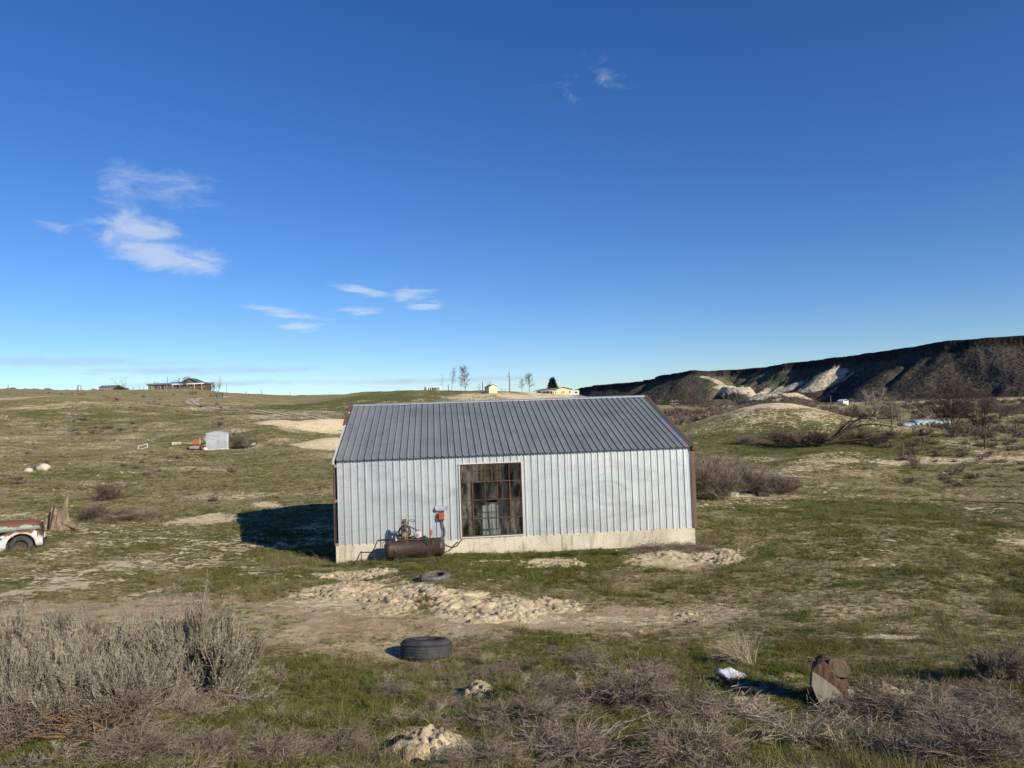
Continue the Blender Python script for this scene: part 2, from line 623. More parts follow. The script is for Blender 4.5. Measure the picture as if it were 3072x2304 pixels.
def m_pile(nt):
    co = obj_co(nt)
    n = nt.noise(co, 3.0, 6, 0.6)
    f = nt.noise(co, 16.0, 6, 0.7)
    c = nt.mix(nt.step(n, 0.32, 0.7), (0.42, 0.33, 0.195), (0.64, 0.54, 0.36))
    c = nt.mix(nt.math('MULTIPLY', nt.step(f, 0.50, 0.34), 0.75), c, (0.22, 0.165, 0.10))
    return pbsdf(nt, c, 0.97, 0, nt.bump(nt.math('ADD', f, nt.noise(co, 45, 4)), 0.8, 0.04), 0.1)


def m_mesa(nt):
    co = obj_co(nt)
    at = nt.new('ShaderNodeAttribute', attribute_name='cover')
    sr = nt.new('ShaderNodeSeparateColor'); nt.put(sr.inputs[0], at.outputs['Color'])
    pale, rim, grassy = sr.outputs[0], sr.outputs[1], sr.outputs[2]
    n = nt.noise(co, 0.03, 6, 0.6)
    f = nt.noise(co, 0.16, 5, 0.7)
    v = nt.voronoi(co, 0.22)
    c = nt.mix(nt.step(nt.math('ADD', nt.math('MULTIPLY', n, 0.6), nt.math('MULTIPLY', grassy, 0.5)), 0.25, 0.7), (0.063, 0.056, 0.044), (0.140, 0.126, 0.078))
    c = nt.mix(nt.math('MULTIPLY', nt.step(v, 0.42, 0.22), 0.8), c, (0.020, 0.018, 0.016))
    c = nt.mix(nt.math('MULTIPLY', nt.step(f, 0.56, 0.7), 0.6), c, (0.225, 0.20, 0.135))
    c = nt.mix(rim, c, (0.022, 0.020, 0.019))
    st = nt.noise(nt.vmath('MULTIPLY', co, (0.1, 0.1, 2.2)), 0.4, 4, 0.6)
    pc = nt.mix(nt.step(st, 0.35, 0.65), (0.34, 0.29, 0.20), (0.54, 0.47, 0.34))
    c = nt.mix(nt.step(nt.math('ADD', pale, nt.math('MULTIPLY', nt.math('SUBTRACT', f, 0.5), 0.8)), 0.4, 0.6), c, pc)
    return pbsdf(nt, c, 0.95, 0, nt.bump(nt.math('ADD', f, nt.math('MULTIPLY', v, 0.6)), 0.8, 2.5), 0.05)


def m_galv(nt, base=(0.67, 0.695, 0.70), dark=(0.48, 0.52, 0.535), rough=0.50, metal=0.72, specks=0.0, streak=(9.0, 9.0, 0.35), patch_=0.0):
    co = obj_co(nt)
    n = nt.noise(nt.vmath('MULTIPLY', co, streak), 1.0, 6, 0.6)
    b = nt.noise(co, 0.55, 4, 0.6)
    f = nt.noise(nt.vmath('MULTIPLY', co, (14, 14, 10)), 1.0, 5, 0.6)
    k = nt.math('ADD', nt.math('MULTIPLY', n, 0.6), nt.math('MULTIPLY', b, 0.5))
    c = nt.mix(nt.step(k, 0.35, 0.75), base, dark)
    c = nt.mix(nt.math('MULTIPLY', nt.step(f, 0.58, 0.75), 0.25), c, tuple(x * 0.7 for x in dark))
    sm = nt.noise(nt.vmath('MULTIPLY', co, (0.5, 0.5, 1.3)), 1.0, 6, 0.7, 1.2)
    c = nt.mix(nt.math('MULTIPLY', nt.step(sm, 0.46, 0.68), 0.45), c, tuple(x * 0.72 for x in dark))
    if specks:
        sp = nt.noise(co, 11.0, 2, 0.5)
        c = nt.mix(nt.math('MULTIPLY', nt.step(sp, 0.735, 0.77), specks), c, (0.75, 0.76, 0.78))
    r = nt.math('ADD', rough, nt.math('MULTIPLY', nt.math('SUBTRACT', b, 0.5), 0.25))
    return pbsdf(nt, c, r, metal, nt.bump(b, 0.35, 0.03), 0.4)


def m_wood(c1, c2, scale=1.0):
    def fn(nt):
        co = nt.vmath('MULTIPLY', obj_co(nt), (scale * 22, scale * 22, scale * 2.5))
        n = nt.noise(co, 1.0, 6, 0.65, 0.5)
        return pbsdf(nt, nt.mix(nt.step(n, 0.3, 0.7), c1, c2), 0.9, 0, nt.bump(n, 0.6, 0.01), 0.15)
    return fn


def m_concrete(nt):
    co = obj_co(nt)
    n = nt.noise(co, 1.2, 7, 0.62)
    f = nt.noise(co, 14, 5, 0.65)
    st = nt.noise(nt.vmath('MULTIPLY', co, (7, 7, 0.7)), 1.0, 5, 0.6)
    c = nt.mix(nt.step(n, 0.3, 0.7), (0.58, 0.54, 0.42), (0.44, 0.40, 0.31))
    c = nt.mix(nt.math('MULTIPLY', nt.step(f, 0.54, 0.68), 0.6), c, (0.20, 0.175, 0.13))
    c = nt.mix(nt.math('MULTIPLY', nt.step(st, 0.52, 0.70), 0.6), c, (0.19, 0.165, 0.13))
    return pbsdf(nt, c, 0.92, 0, nt.bump(f, 0.5, 0.02), 0.15)


def m_glass(dirt=0.4, clear=(0.75, 0.78, 0.78)):
    def fn(nt):
        co = obj_co(nt)
        n = nt.noise(nt.vmath('MULTIPLY', co, (5, 5, 1.4)), 1.0, 6, 0.65)
        f = nt.noise(nt.vmath('MULTIPLY', co, (40, 40, 14)), 1.0, 4, 0.7)
        tr = nt.new('ShaderNodeBsdfTransparent'); nt.put(tr.inputs[0], clear)
        gl = nt.new('ShaderNodeBsdfGlossy'); nt.put(gl.inputs[0], (0.8, 0.8, 0.8)); gl.inputs['Roughness'].default_value = 0.12
        m1 = nt.new('ShaderNodeMixShader'); m1.inputs[0].default_value = 0.07
        nt.l.new(tr.outputs[0], m1.inputs[1]); nt.l.new(gl.outputs[0], m1.inputs[2])
        df = nt.new('ShaderNodeBsdfDiffuse'); nt.put(df.inputs[0], (0.34, 0.32, 0.285))
        m2 = nt.new('ShaderNodeMixShader')
        k = nt.math('ADD', nt.math('MULTIPLY', nt.step(n, 0.38, 0.8), dirt), nt.math('MULTIPLY', nt.step(f, 0.64, 0.76), 0.22), clamp=True)
        nt.put(m2.inputs[0], k)
        nt.l.new(m1.outputs[0], m2.inputs[1]); nt.l.new(df.outputs[0], m2.inputs[2])
        return m2.outputs[0]
    return fn


def m_blade(nt):
    """grass: the tuft's own tint decides between green and straw"""
    at = nt.new('ShaderNodeAttribute', attribute_name='tint', attribute_type='INSTANCER')
    t = at.outputs['Fac']
    oi = nt.new('ShaderNodeObjectInfo')
    g = nt.mix(oi.outputs['Random'], (0.058, 0.084, 0.015), (0.165, 0.178, 0.044))
    d = nt.mix(oi.outputs['Random'], (0.150, 0.122, 0.062), (0.36, 0.30, 0.165))
    c = nt.mix(t, g, d)
    df = nt.new('ShaderNodeBsdfDiffuse'); nt.put(df.inputs[0], c)
    tl = nt.new('ShaderNodeBsdfTranslucent'); nt.put(tl.inputs[0], c)
    mx = nt.new('ShaderNodeMixShader'); mx.inputs[0].default_value = 0.3
    nt.l.new(df.outputs[0], mx.inputs[1]); nt.l.new(tl.outputs[0], mx.inputs[2])
    return mx.outputs[0]


def m_twig(c1, c2):
    def fn(nt):
        oi = nt.new('ShaderNodeObjectInfo')
        n = nt.noise(obj_co(nt), 5.0, 4, 0.6)
        c = nt.mix(nt.step(n, 0.3, 0.7), c1, c2)
        hv = nt.new('ShaderNodeHueSaturation')
        nt.put(hv.inputs['Color'], c)
        nt.put(hv.inputs['Value'], nt.math('ADD', 0.85, nt.math('MULTIPLY', oi.outputs['Random'], 0.3)))
        df = nt.new('ShaderNodeBsdfDiffuse'); nt.put(df.inputs[0], hv.outputs[0])
        return df.outputs[0]
    return fn


M = {}
M['ground'] = material('ground_cover', m_ground)
M['pile'] = material('pale_spoil', m_pile)
M['mesa'] = material('basalt_mesa', m_mesa)
M['wall'] = material('galvanised_wall', lambda nt: m_galv(nt))
M['roof'] = material('galvanised_roof', lambda nt: m_galv(nt, (0.235, 0.25, 0.247), (0.172, 0.186, 0.187), 0.5, 0.12, 0.8, (5, 0.4, 0.4)))  # weathered sheets, darker than the wall: dark sky reflection put into the base colour
M['oldgalv'] = material('old_galvanised', lambda nt: m_galv(nt, (0.38, 0.41, 0.425), (0.28, 0.31, 0.33), 0.55, 0.35, 0.0, (3, 3, 1)))
M['concrete'] = material('concrete', m_concrete)
M['brown_trim'] = simple('brown_trim', (0.155, 0.088, 0.055), (0.11, 0.062, 0.042), 3, 0.55, 0.0, 0.1)
M['rust_iron'] = simple('rust_iron', (0.070, 0.040, 0.028), (0.115, 0.070, 0.050), 8, 0.8, 0.2, 0.3)
M['dark_iron'] = simple('dark_iron', (0.030, 0.024, 0.021), (0.055, 0.042, 0.036), 8, 0.7, 0.3, 0.2)
M['pale_board'] = material('pale_board', m_wood((0.62, 0.58, 0.55), (0.40, 0.37, 0.35)))
M['old_wood'] = material('old_wood', m_wood((0.16, 0.115, 0.085), (0.075, 0.055, 0.042)))
M['grey_wood'] = material('grey_wood', m_wood((0.30, 0.27, 0.23), (0.17, 0.15, 0.125)))
M['stump'] = material('stump_wood', m_wood((0.30, 0.24, 0.155), (0.12, 0.095, 0.065), 0.35))
M['bark'] = material('bark', m_wood((0.115, 0.072, 0.045), (0.024, 0.016, 0.012), 1.2))
M['sawn'] = material('sawn_wood', m_wood((0.25, 0.23, 0.195), (0.15, 0.135, 0.11), 0.9))
M['sawn_old'] = material('sawn_old', m_wood((0.14, 0.105, 0.07), (0.075, 0.055, 0.038), 0.9))
M['glass'] = material('dirty_glass', m_glass(0.32))
M['glass_clean'] = material('spotted_glass', m_glass(0.15))
M['glass_dark'] = simple('dark_pane', (0.03, 0.034, 0.04), (0.05, 0.055, 0.06), 3, 0.15, 0.0, spec=0.5)
M['white'] = simple('white_paint', (0.74, 0.74, 0.72), (0.60, 0.60, 0.58), 2, 0.6)
M['cream'] = simple('cream_siding', (0.72, 0.64, 0.37), (0.64, 0.56, 0.32), 2, 0.7)
M['tank'] = rusty('tank_paint', (0.050, 0.034, 0.027), (0.075, 0.036, 0.024), 0.60, 3.0, 0.5)
M['pump'] = rusty('pump_paint', (0.24, 0.20, 0.125), (0.055, 0.030, 0.020), 0.47, 11.0, 0.6)
M['motor_grey'] = simple('motor_grey', (0.55, 0.55, 0.54), (0.35, 0.34, 0.33), 6, 0.6)
M['orange_box'] = rusty('orange_box', (0.36, 0.085, 0.025), (0.20, 0.06, 0.03), 0.62, 9.0, 0.6)
M['rubber'] = simple('worn_rubber', (0.028, 0.029, 0.031), (0.060, 0.061, 0.063), 5, 0.75, 0, 0.4, 30)
M['dusty_rubber'] = simple('dusty_rubber', (0.05, 0.05, 0.05), (0.22, 0.205, 0.17), 7, 0.85, 0, 0.4, 30)
M['cable'] = simple('cable', (0.03, 0.03, 0.03), (0.05, 0.05, 0.05), 4, 0.6)
M['conduit'] = simple('conduit', (0.40, 0.41, 0.42), (0.25, 0.25, 0.26), 6, 0.5, 0.5)
M['truck_white'] = rusty('truck_white', (0.58, 0.565, 0.53), (0.14, 0.06, 0.034), 0.64, 3.6, 0.5, 0, 0.30)
M['truck_teal'] = rusty('truck_teal', (0.21, 0.29, 0.235), (0.13, 0.055, 0.034), 0.72, 2.2, 0.45, 0, 0.42)
M['truck_rust'] = rusty('truck_rust', (0.17, 0.28, 0.24), (0.17, 0.06, 0.03), 0.42, 2.2, 0.6)
M['red_rust'] = rusty('red_machine', (0.30, 0.08, 0.03), (0.30, 0.12, 0.03), 0.55, 4.0, 0.6)
M['rock'] = simple('pale_rock', (0.58, 0.53, 0.42), (0.42, 0.37, 0.28), 3, 0.95, 0, 0.6, 9)
M['plastic_bag'] = simple('pale_plastic', (0.62, 0.66, 0.72), (0.45, 0.48, 0.54), 9, 0.35, 0, 0.5, 20)
M['tarp'] = simple('blue_white_tarp', (0.34, 0.43, 0.49), (0.26, 0.33, 0.40), 0.8, 0.5, 0, 0.3, 3)
M['hay'] = simple('hay', (0.34, 0.31, 0.19), (0.22, 0.20, 0.12), 4, 0.95, 0, 0.5, 12)
M['red_barn'] = simple('red_boards', (0.21, 0.085, 0.07), (0.15, 0.06, 0.05), 2, 0.8)
M['grey_roof'] = simple('grey_roofing', (0.12, 0.125, 0.125), (0.17, 0.175, 0.175), 1.5, 0.8)
M['green_roof'] = simple('green_roofing', (0.12, 0.145, 0.10), (0.085, 0.105, 0.075), 1.5, 0.7)
M['blue_roof'] = simple('blue_roofing', (0.07, 0.22, 0.42), (0.05, 0.17, 0.33), 1.5, 0.6)
M['log_wall'] = simple('log_wall', (0.125, 0.082, 0.055), (0.075, 0.05, 0.036), 2, 0.85, 0, 0, None, (1, 1, 6))
M['steel'] = simple('grain_bin_steel', (0.55, 0.57, 0.58), (0.38, 0.40, 0.42), 2, 0.45, 0.5)
M['track'] = simple('gravel_track', (0.42, 0.36, 0.27), (0.33, 0.28, 0.20), 1.2, 0.95, 0, 0.4, 8)
M['blade'] = material('grass_blade', m_blade)
M['sage_leaf'] = material('sage_leaf', m_twig((0.195, 0.178, 0.130), (0.305, 0.278, 0.210)))
M['sage_wood'] = material('sage_wood', m_twig((0.115, 0.095, 0.078), (0.19, 0.165, 0.14)))
M['dead_twig'] = material('dead_twig', m_twig((0.135, 0.107, 0.080), (0.29, 0.236, 0.178)))
M['pale_twig'] = material('pale_twig', m_twig((0.27, 0.235, 0.19), (0.40, 0.355, 0.29)))
M['mauve_twig'] = material('mauve_twig', m_twig((0.140, 0.112, 0.090), (0.250, 0.203, 0.165)))
M['dark_twig'] = material('dark_twig', m_twig((0.040, 0.032, 0.027), (0.085, 0.068, 0.056)))
M['brown_twig'] = material('brown_twig', m_twig((0.085, 0.065, 0.052), (0.150, 0.118, 0.095)))
M['lichen'] = material('orange_lichen', m_twig((0.27, 0.125, 0.035), (0.11, 0.075, 0.05)))
M['straw'] = material('straw', m_twig((0.36, 0.32, 0.20), (0.48, 0.43, 0.29)))
M['spruce'] = material('spruce_needles', m_twig((0.020, 0.034, 0.016), (0.045, 0.062, 0.026)))
M['juniper'] = material('juniper_needles', m_twig((0.050, 0.060, 0.018), (0.085, 0.090, 0.030)))

# ------------------------------------------------------------------ ground sheet
sand_boxes = [  # pixel boxes on the photograph and how bare the ground is there
    (870, 1745, 1300, 1835, 0.66), (1270, 1780, 1720, 1880, 0.66), (1650, 1835, 2130, 1872, 0.62), (950, 1708, 1200, 1742, 0.8),
    (1890, 1655, 2250, 1702, 0.85), (1590, 1676, 1770, 1705, 0.75), (0, 1740, 260, 1800, 0.6), (380, 1600, 720, 1760, 0.54), (150, 1600, 420, 1680, 0.45), (0, 1690, 350, 1760, 0.52), (700, 1690, 960, 1760, 0.42), (0, 1655, 95, 1690, 0.55),
    (540, 1545, 700, 1580, 0.75), (770, 1503, 885, 1528, 0.7), (290, 1560, 560, 1610, 0.45), (570, 1735, 700, 1760, 0.6), (440, 1745, 560, 1790, 0.4),
    
    (2280, 1335, 2330, 1355, 0.5), (2060, 1470, 2300, 1500, 0.3),
    (90, 1192, 270, 1238, 0.52), (0, 1190, 80, 1206, 0.6), (320, 1192, 480, 1235, 0.42), (560, 1212, 700, 1232, 0.5), (700, 1228, 1060, 1262, 0.5),
    (0, 1290, 260, 1410, 0.36), (240, 1320, 500, 1420, 0.33), (500, 1330, 760, 1420, 0.25), (1330, 1178, 1520, 1212, 0.62), (1470, 1190, 1790, 1208, 0.85),
    (1550, 1180, 1770, 1196, 0.7), (330, 1540, 500, 1560, 0.55), (2500, 1480, 2700, 1500, 0.35), (2150, 1930, 2320, 1960, 0.4),
    (2560, 1905, 2800, 1925, 0.75), (2300, 1480, 2600, 1500, 0.30), (2550, 1655, 2700, 1690, 0.28), (1700, 1740, 1760, 1755, 0.4),
    (2600, 2080, 2740, 2150, 0.45), (640, 2064, 745, 2100, 0.95), (1365, 2058, 1500, 2112, 0.75), (1150, 2208, 1400, 2298, 0.9), (2200, 2100, 2300, 2140, 0.7), (2560, 2055, 2690, 2095, 0.7), (0, 1800, 300, 1850, 0.42), (250, 1610, 760, 1640, 0.46), (0, 1430, 560, 1500, 0.33), (480, 1690, 700, 1720, 0.62), (100, 1650, 330, 1668, 0.52)]
dirt_boxes = [
    (400, 1830, 1560, 1965, 1.0), (-200, 1770, 900, 1900, 0.95), (1200, 1800, 2300, 1910, 0.8), (600, 1780, 1300, 1900, 0.8), (900, 1690, 1350, 1790, 0.35), (1900, 1640, 2260, 1715, 0.7),
    (2100, 1500, 2700, 1700, 0.32), (2300, 1700, 3072, 1950, 0.40), (1600, 1890, 2400, 1960, 0.45), (2500, 1560, 3072, 1640, 0.30), (0, 1550, 700, 1750, 0.30),
    (2080, 1475, 2500, 1500, 0.5), (0, 1650, 300, 1720, 0.5)]
green_boxes = [
    (700, 1700, 1000, 1760, 0.5), (1050, 1660, 1900, 1740, 0.75), (1500, 1610, 1980, 1700, 0.6), (650, 1960, 1300, 2250, 0.70), (1200, 2030, 2400, 2304, 0.45),
    (2100, 1480, 2900, 1560, 0.55), (2300, 1700, 3072, 1800, 0.3), (2100, 1230, 2760, 1390, 0.6), (600, 1240, 1100, 1300, 0.2), (0, 1230, 700, 1290, 0.35),
    (800, 1190, 1300, 1230, 0.75), (950, 1170, 1500, 1215, 0.5), (700, 1500, 1010, 1700, 0.45), (0, 1570, 700, 1680, 0.40), (2080, 1365, 2760, 1400, 0.5), (0, 2150, 700, 2304, 0.3),
    (100, 1200, 900, 1250, 0.3), (2200, 1560, 3072, 1740, 0.28)]
SAND = [patch(*b[:4]) + (b[4],) for b in sand_boxes]
DIRT = [patch(*b[:4]) + (b[4],) for b in dirt_boxes]
GREEN = [patch(*b[:4]) + (b[4],) for b in green_boxes]
SAND += [(MOUND_A[0], MOUND_A[1] - 1.4, 11.5, 4.4, 1.5), (MOUND_B[0], MOUND_B[1] - 1.0, 4.8, 3.2, 1.5), (HILL[0], HILL[1] - 1.0, 5.2, 5.0, 0.95), (HILL[0] + 1, HILL[1] - 4, 15, 13, 0.46), (31.5, 52.0, 12.5, 1.7, 0.68), (21, 51.0, 4, 1.4, 0.55), (40, 55, 8, 1.5, 0.45)]


def cover(x, y):
    """bare pale soil, brown dirt and green growth at ground points, each 0..1"""
    wx = x + (fbm(x, y, 2.5, 3, 41) - 0.5) * np.minimum(2.0, 0.06 * np.hypot(x, y))
    wy = y + (fbm(x, y, 2.5, 3, 43) - 0.5) * np.minimum(4.0, 0.09 * np.hypot(x, y))
    def layer(items):
        out = np.zeros(len(x))
        for cx, cy, rx, ry, s in items:
            q = ((wx - cx) / rx) ** 2 + ((wy - cy) / ry) ** 2
            out = np.maximum(out, s * np.clip(1.25 - 0.75 * q, 0, 1))
        return out
    sand, dirt, green = layer(SAND), layer(DIRT), layer(GREEN)
    r = np.hypot(x, y)
    # scattered crusts of pale soil over the pasture
    crust = fbm(x, y, 6.0, 4, 51)
    sand = np.maximum(sand, np.clip((crust - 0.49) * 3.0, 0, 0.41) * sstep(14, 30, r) * sstep(330, 200, r))
    sand += (fbm(x * 1.0, y, 1.7, 3, 57) - 0.5) * 0.55 * (sand > 0.02)
    green = np.clip(green + 0.30 + (fbm(x, y, 5.0, 4, 61) - 0.5) * 0.8, 0, 1)
    # ploughed field and stubble out on the flat
    fld = sstep(150, 210, x) * sstep(235, 260, y) * sstep(560, 500, y)
    dirt = np.maximum(dirt, fld * 0.75)
    return np.clip(sand, 0, 1), np.clip(dirt, 0, 1), green


def axis_rows():
    a = np.concatenate([np.geomspace(0.5, 4, 24)[:-1], np.geomspace(4, 13, 190)[:-1], np.geomspace(13, 42, 250)[:-1],
                        np.geomspace(42, 420, 230)[:-1], np.geomspace(420, 9000, 46)])
    return a


rows = axis_rows()
angs = np.concatenate([np.linspace(-180, -40, 36)[:-1], np.linspace(-40, 40, 640)[:-1], np.linspace(40, 180, 36)])
AA, RR = np.meshgrid(np.radians(angs), rows)
gx, gy = (RR * np.sin(AA)).ravel(), (RR * np.cos(AA)).ravel()
gzv = ground(gx, gy)
nr, na = len(rows), len(angs)
idx = np.arange(nr * na).reshape(nr, na)
gf = np.stack([idx[:-1, :-1], idx[:-1, 1:], idx[1:, 1:], idx[1:, :-1]], -1).reshape(-1, 4)
gnd = mesh_np('ground', np.stack([gx, gy, gzv], 1), gf, M['ground'], smooth=True)
tag(gnd, kind='structure')
s_, d_, g_ = cover(gx, gy)
ca = gnd.data.attributes.new('cover', 'FLOAT_COLOR', 'POINT')
ca.data.foreach_set('color', np.stack([s_, d_, g_, np.ones_like(s_)], 1).astype(np.float32).ravel())


def ribbon_on_ground(name, pts, width, mt, lift=0.05):
    """a track laid over the ground as a sheet"""
    P = [Vector((p[0], p[1], 0)) for p in pts]
    dense = []
    for a, b in zip(P[:-1], P[1:]):
        for k in range(10): dense.append(a.lerp(b, k / 10))
    dense.append(P[-1])
    for _ in range(6):
        dense = [dense[0]] + [(dense[i - 1] + dense[i] * 2 + dense[i + 1]) / 4 for i in range(1, len(dense) - 1)] + [dense[-1]]
    vs, n = [], 6
    for i, p in enumerate(dense):
        t = (dense[min(i + 1, len(dense) - 1)] - dense[max(i - 1, 0)]).normalized()
        s = Vector((t.y, -t.x, 0))
        for k in range(n + 1):
            q = p + s * (k / n - 0.5) * width * (1 + 0.25 * math.sin(i * 0.9 + k))
            vs.append((q.x, q.y, 0))
    vs = np.array(vs)
    vs[:, 2] = ground(vs[:, 0], vs[:, 1]) + lift
    m_ = len(dense)
    ii = np.arange(m_ * (n + 1)).reshape(m_, n + 1)
    f = np.stack([ii[:-1, :-1], ii[:-1, 1:], ii[1:, 1:], ii[1:, :-1]], -1).reshape(-1, 4)
    return tag(mesh_np(name, vs, f, mt, smooth=True), kind='structure')


def px_d(px, d):
    r = ray(px, 1200); return (r[0] / r[1] * d, d)


# ------------------------------------------------------------------ mesa on the right
RIMZ = 70.0
rim_px = [(3900, 940), (3400, 985), (3072, 1003), (2860, 1022), (2830, 1026), (2660, 1050), (2480, 1074), (2345, 1090), (2300, 1100), (2200, 1108), (2125, 1112), (2104, 1108), (2080, 1110), (2020, 1119), (2005, 1123), (1930, 1142), (1880, 1147), (1790, 1155), (1740, 1163), (1715, 1172)]
rim_pts = []
for a_, b_ in rim_px:
    r = ray(a_, b_); rim_pts.append((r[0] / r[2] * (RIMZ - EYE), r[1] / r[2] * (RIMZ - EYE)))
rim_pts = np.array([(1500, -200)] + rim_pts + [(rim_pts[-1][0] - 20, rim_pts[-1][1] + 900)])
sq = 3.4
XG, YG = np.meshgrid(np.arange(60, 1060, sq), np.arange(330, 3050, sq), indexing='ij')
xg, yg = XG.ravel(), YG.ravel()
wxg = xg + (fbm(xg, yg, 120, 2, 71) - 0.5) * 26 + (fbm(xg, yg, 34, 2, 72) - 0.5) * 13
wyg = yg + (fbm(xg, yg, 120, 2, 171) - 0.5) * 26 + (fbm(xg, yg, 34, 2, 172) - 0.5) * 13
best = np.full(len(xg), 1e9); arc = np.zeros(len(xg)); acc = 0.0
for (x0, y0), (x1, y1) in zip(rim_pts[:-1], rim_pts[1:]):
    L = math.hypot(x1 - x0, y1 - y0)
    t = np.clip(((wxg - x0) * (x1 - x0) + (wyg - y0) * (y1 - y0)) / L ** 2, 0, 1)
    d = np.hypot(wxg - x0 - t * (x1 - x0), wyg - y0 - t * (y1 - y0))
    k = d < best
    best = np.where(k, d, best); arc = np.where(k, acc + t * L, arc)
    acc += L
poly = np.vstack([rim_pts, [(6000, rim_pts[-1][1]), (6000, rim_pts[0][1])]])
inside = np.zeros(len(xg), bool)
for (x0, y0), (x1, y1) in zip(poly, np.roll(poly, -1, axis=0)):
    if y0 == y1: continue
    c = (y0 > wyg) != (y1 > wyg)
    inside ^= c & (wxg < (x1 - x0) * (wyg - y0) / (y1 - y0) + x0)
q = np.where(inside, best, -best)   # metres in from the rim, negative on the slope below it
gul = np.abs(fbm(arc - q * 0.30, q * 0.10, 70, 3, 73) - 0.5) * 2
gul2 = np.abs(fbm(arc - q * 0.30, q * 0.22, 24, 2, 75) - 0.5) * 2
tw = 118 + (fbm(arc, arc * 0, 150, 2, 77) - 0.5) * 50
down = np.clip(-q / tw, 0, 1.5)
wgt = np.sin(np.clip(down, 0, 1) * math.pi) ** 0.7
q2 = q + wgt * (gul * 42 + gul2 * 9 - 16)
zt = 3 + 59 * np.clip(1 + q2 / tw, 0, 1) ** 1.15
crag = fbm(arc, q, 9, 2, 79)
zt = np.where(q < 0, zt, 62) + sstep(-6 + 4 * (crag - 0.5), -0.5, q) * (RIMZ - 62.5) + np.clip(q, 0, 400) * 0.004
zt += (fbm(xg, yg, 10, 2, 81) - 0.5) * 2.6 * sstep(0.05, 0.2, down) + (fbm(arc, q, 22, 2, 83) - 0.5) * 2.5 * sstep(-4, 2, q) * sstep(40, 5, q) - 3.0 * sstep(1.0, 1.3, down)
P = np.stack([xg, yg, zt], 1)
rel = P - np.array([0, 0, EYE])
dep = np.maximum(rel @ _fw, 1)
ppx = 1536 + FPX * (rel @ CR) / dep
ppy = 1152 - FPX * (rel @ CU) / dep
pale = np.zeros(len(P))            # badlands laid bare on the lower slope
for cx, cy, rx, ry, tl in [(2475, 1136, 90, 30, -0.30), (2345, 1164, 95, 13, -0.26), (2108, 1126, 20, 8, 0.4), (2150, 1146, 34, 7, 0.5), (2200, 1166, 60, 8, 0.05), (1785, 1172, 14, 6, -0.7)]:
    u_ = (ppx - cx) / rx; w_ = (ppy - cy - (ppx - cx) * tl) / ry
    pale = np.maximum(pale, np.clip(1.0 - (u_ * u_ + w_ * w_) * 0.6, 0, 1))
pale *= (dep < 1800) * (q < -12) * np.clip(0.62 + 0.9 * gul2 + 0.4 * gul, 0, 1.15)
rimm = sstep(-9, -5, q) * sstep(8, 2, q) * (0.55 + 0.6 * crag)
grs = sstep(15, 50, ppx - 2095) * sstep(2420, 2330, ppx)
P[:, 2] += (pale > 0.02) * 8 * (gul2 - 0.35)
ii = np.arange(len(P)).reshape(XG.shape)
mf = np.stack([ii[:-1, :-1], ii[1:, :-1], ii[1:, 1:], ii[:-1, 1:]], -1).reshape(-1, 4)
mf = mf[((q[mf] > -185) & (q[mf] < 260)).all(1)]
used, inv = np.unique(mf, return_inverse=True)
mesa = mesh_np('mesa', P[used], inv.reshape(-1, 4), M['mesa'], smooth=True)
tag(mesa, kind='structure')
ca = mesa.data.attributes.new('cover', 'FLOAT_COLOR', 'POINT')
ca.data.foreach_set('color', np.stack([pale, rimm, grs, np.ones_like(pale)], 1)[used].astype(np.float32).ravel())


def badland(name, px, d, rx, ry, h, seed):
    c = world_point(px, 1200, d)
    n1, n2 = 130, 90
    U, V = np.meshgrid(np.linspace(-1, 1, n1), np.linspace(-1, 1, n2), indexing='ij')
    u, v = U.ravel(), V.ravel()
    r = np.sqrt(u * u + v * v)
    th = np.arctan2(v, u)
    g = np.abs(fbm(u * 2.1 + 0.35 * th, v * 1.2, 0.34, 3, seed) - 0.5) * 2
    k = np.clip(1 - r, 0, 1)
    z = h * np.clip(k * 1.9, 0, 1) ** 0.8 * (0.86 + 0.14 * fbm(u, v, 0.5, 3, seed + 1))
    z -= (1 - g) * h * 0.07 * np.sin(np.clip(k * 1.9, 0, 1) * math.pi)
    vv = np.stack([c[0] + u * rx, c[1] + v * ry, 1.0 + z], 1)
    ii = np.arange(n1 * n2).reshape(n1, n2)
    f = np.stack([ii[:-1, :-1], ii[1:, :-1], ii[1:, 1:], ii[:-1, 1:]], -1).reshape(-1, 4)
    o = mesh_np(name, vv, f, M['mesa'], smooth=True)
    a = o.data.attributes.new('cover', 'FLOAT_COLOR', 'POINT')
    pl = np.clip(0.12 + z / h * 0.85 - 0.9 * (fbm(u, v, 0.4, 3, seed + 5) - 0.35), 0, 1)
    a.data.foreach_set('color', np.stack([pl, pl * 0, pl * 0, pl * 0 + 1], 1).astype(np.float32).ravel())
    return tag(o, kind='structure')


badland('badlands_hill', 2208, 1080, 40, 60, 30, 5)
badland('badlands_hill', 2330, 1000, 60, 48, 17, 6)
badland('foothill', 2130, 1040, 50, 40, 12, 9).data.attributes['cover'].data.foreach_set('color', np.tile(np.array([0, 0, 0.2, 1], np.float32), 130 * 90))

# the farm lane that climbs the left hill, and the road over the flat
lane = [px_d(p, d) for p, d in [(1000, 130), (860, 150), (740, 168), (650, 183), (600, 196), (575, 206), (568, 216), (590, 230), (622, 246), (655, 262), (720, 285)]]
for off in (-1.0, 1.0):
    ribbon_on_ground('lane_wheel_track', [(x + off * 0.55, y + off * 0.9) for x, y in lane], 1.15, M['track'], 0.10)
road = [px_d(p, d) for p, d in [(2130, 420), (2400, 520), (2700, 560), (3100, 600), (3600, 620)]]
ribbon_on_ground('road', road, 6.0, M['track'], 0.3)

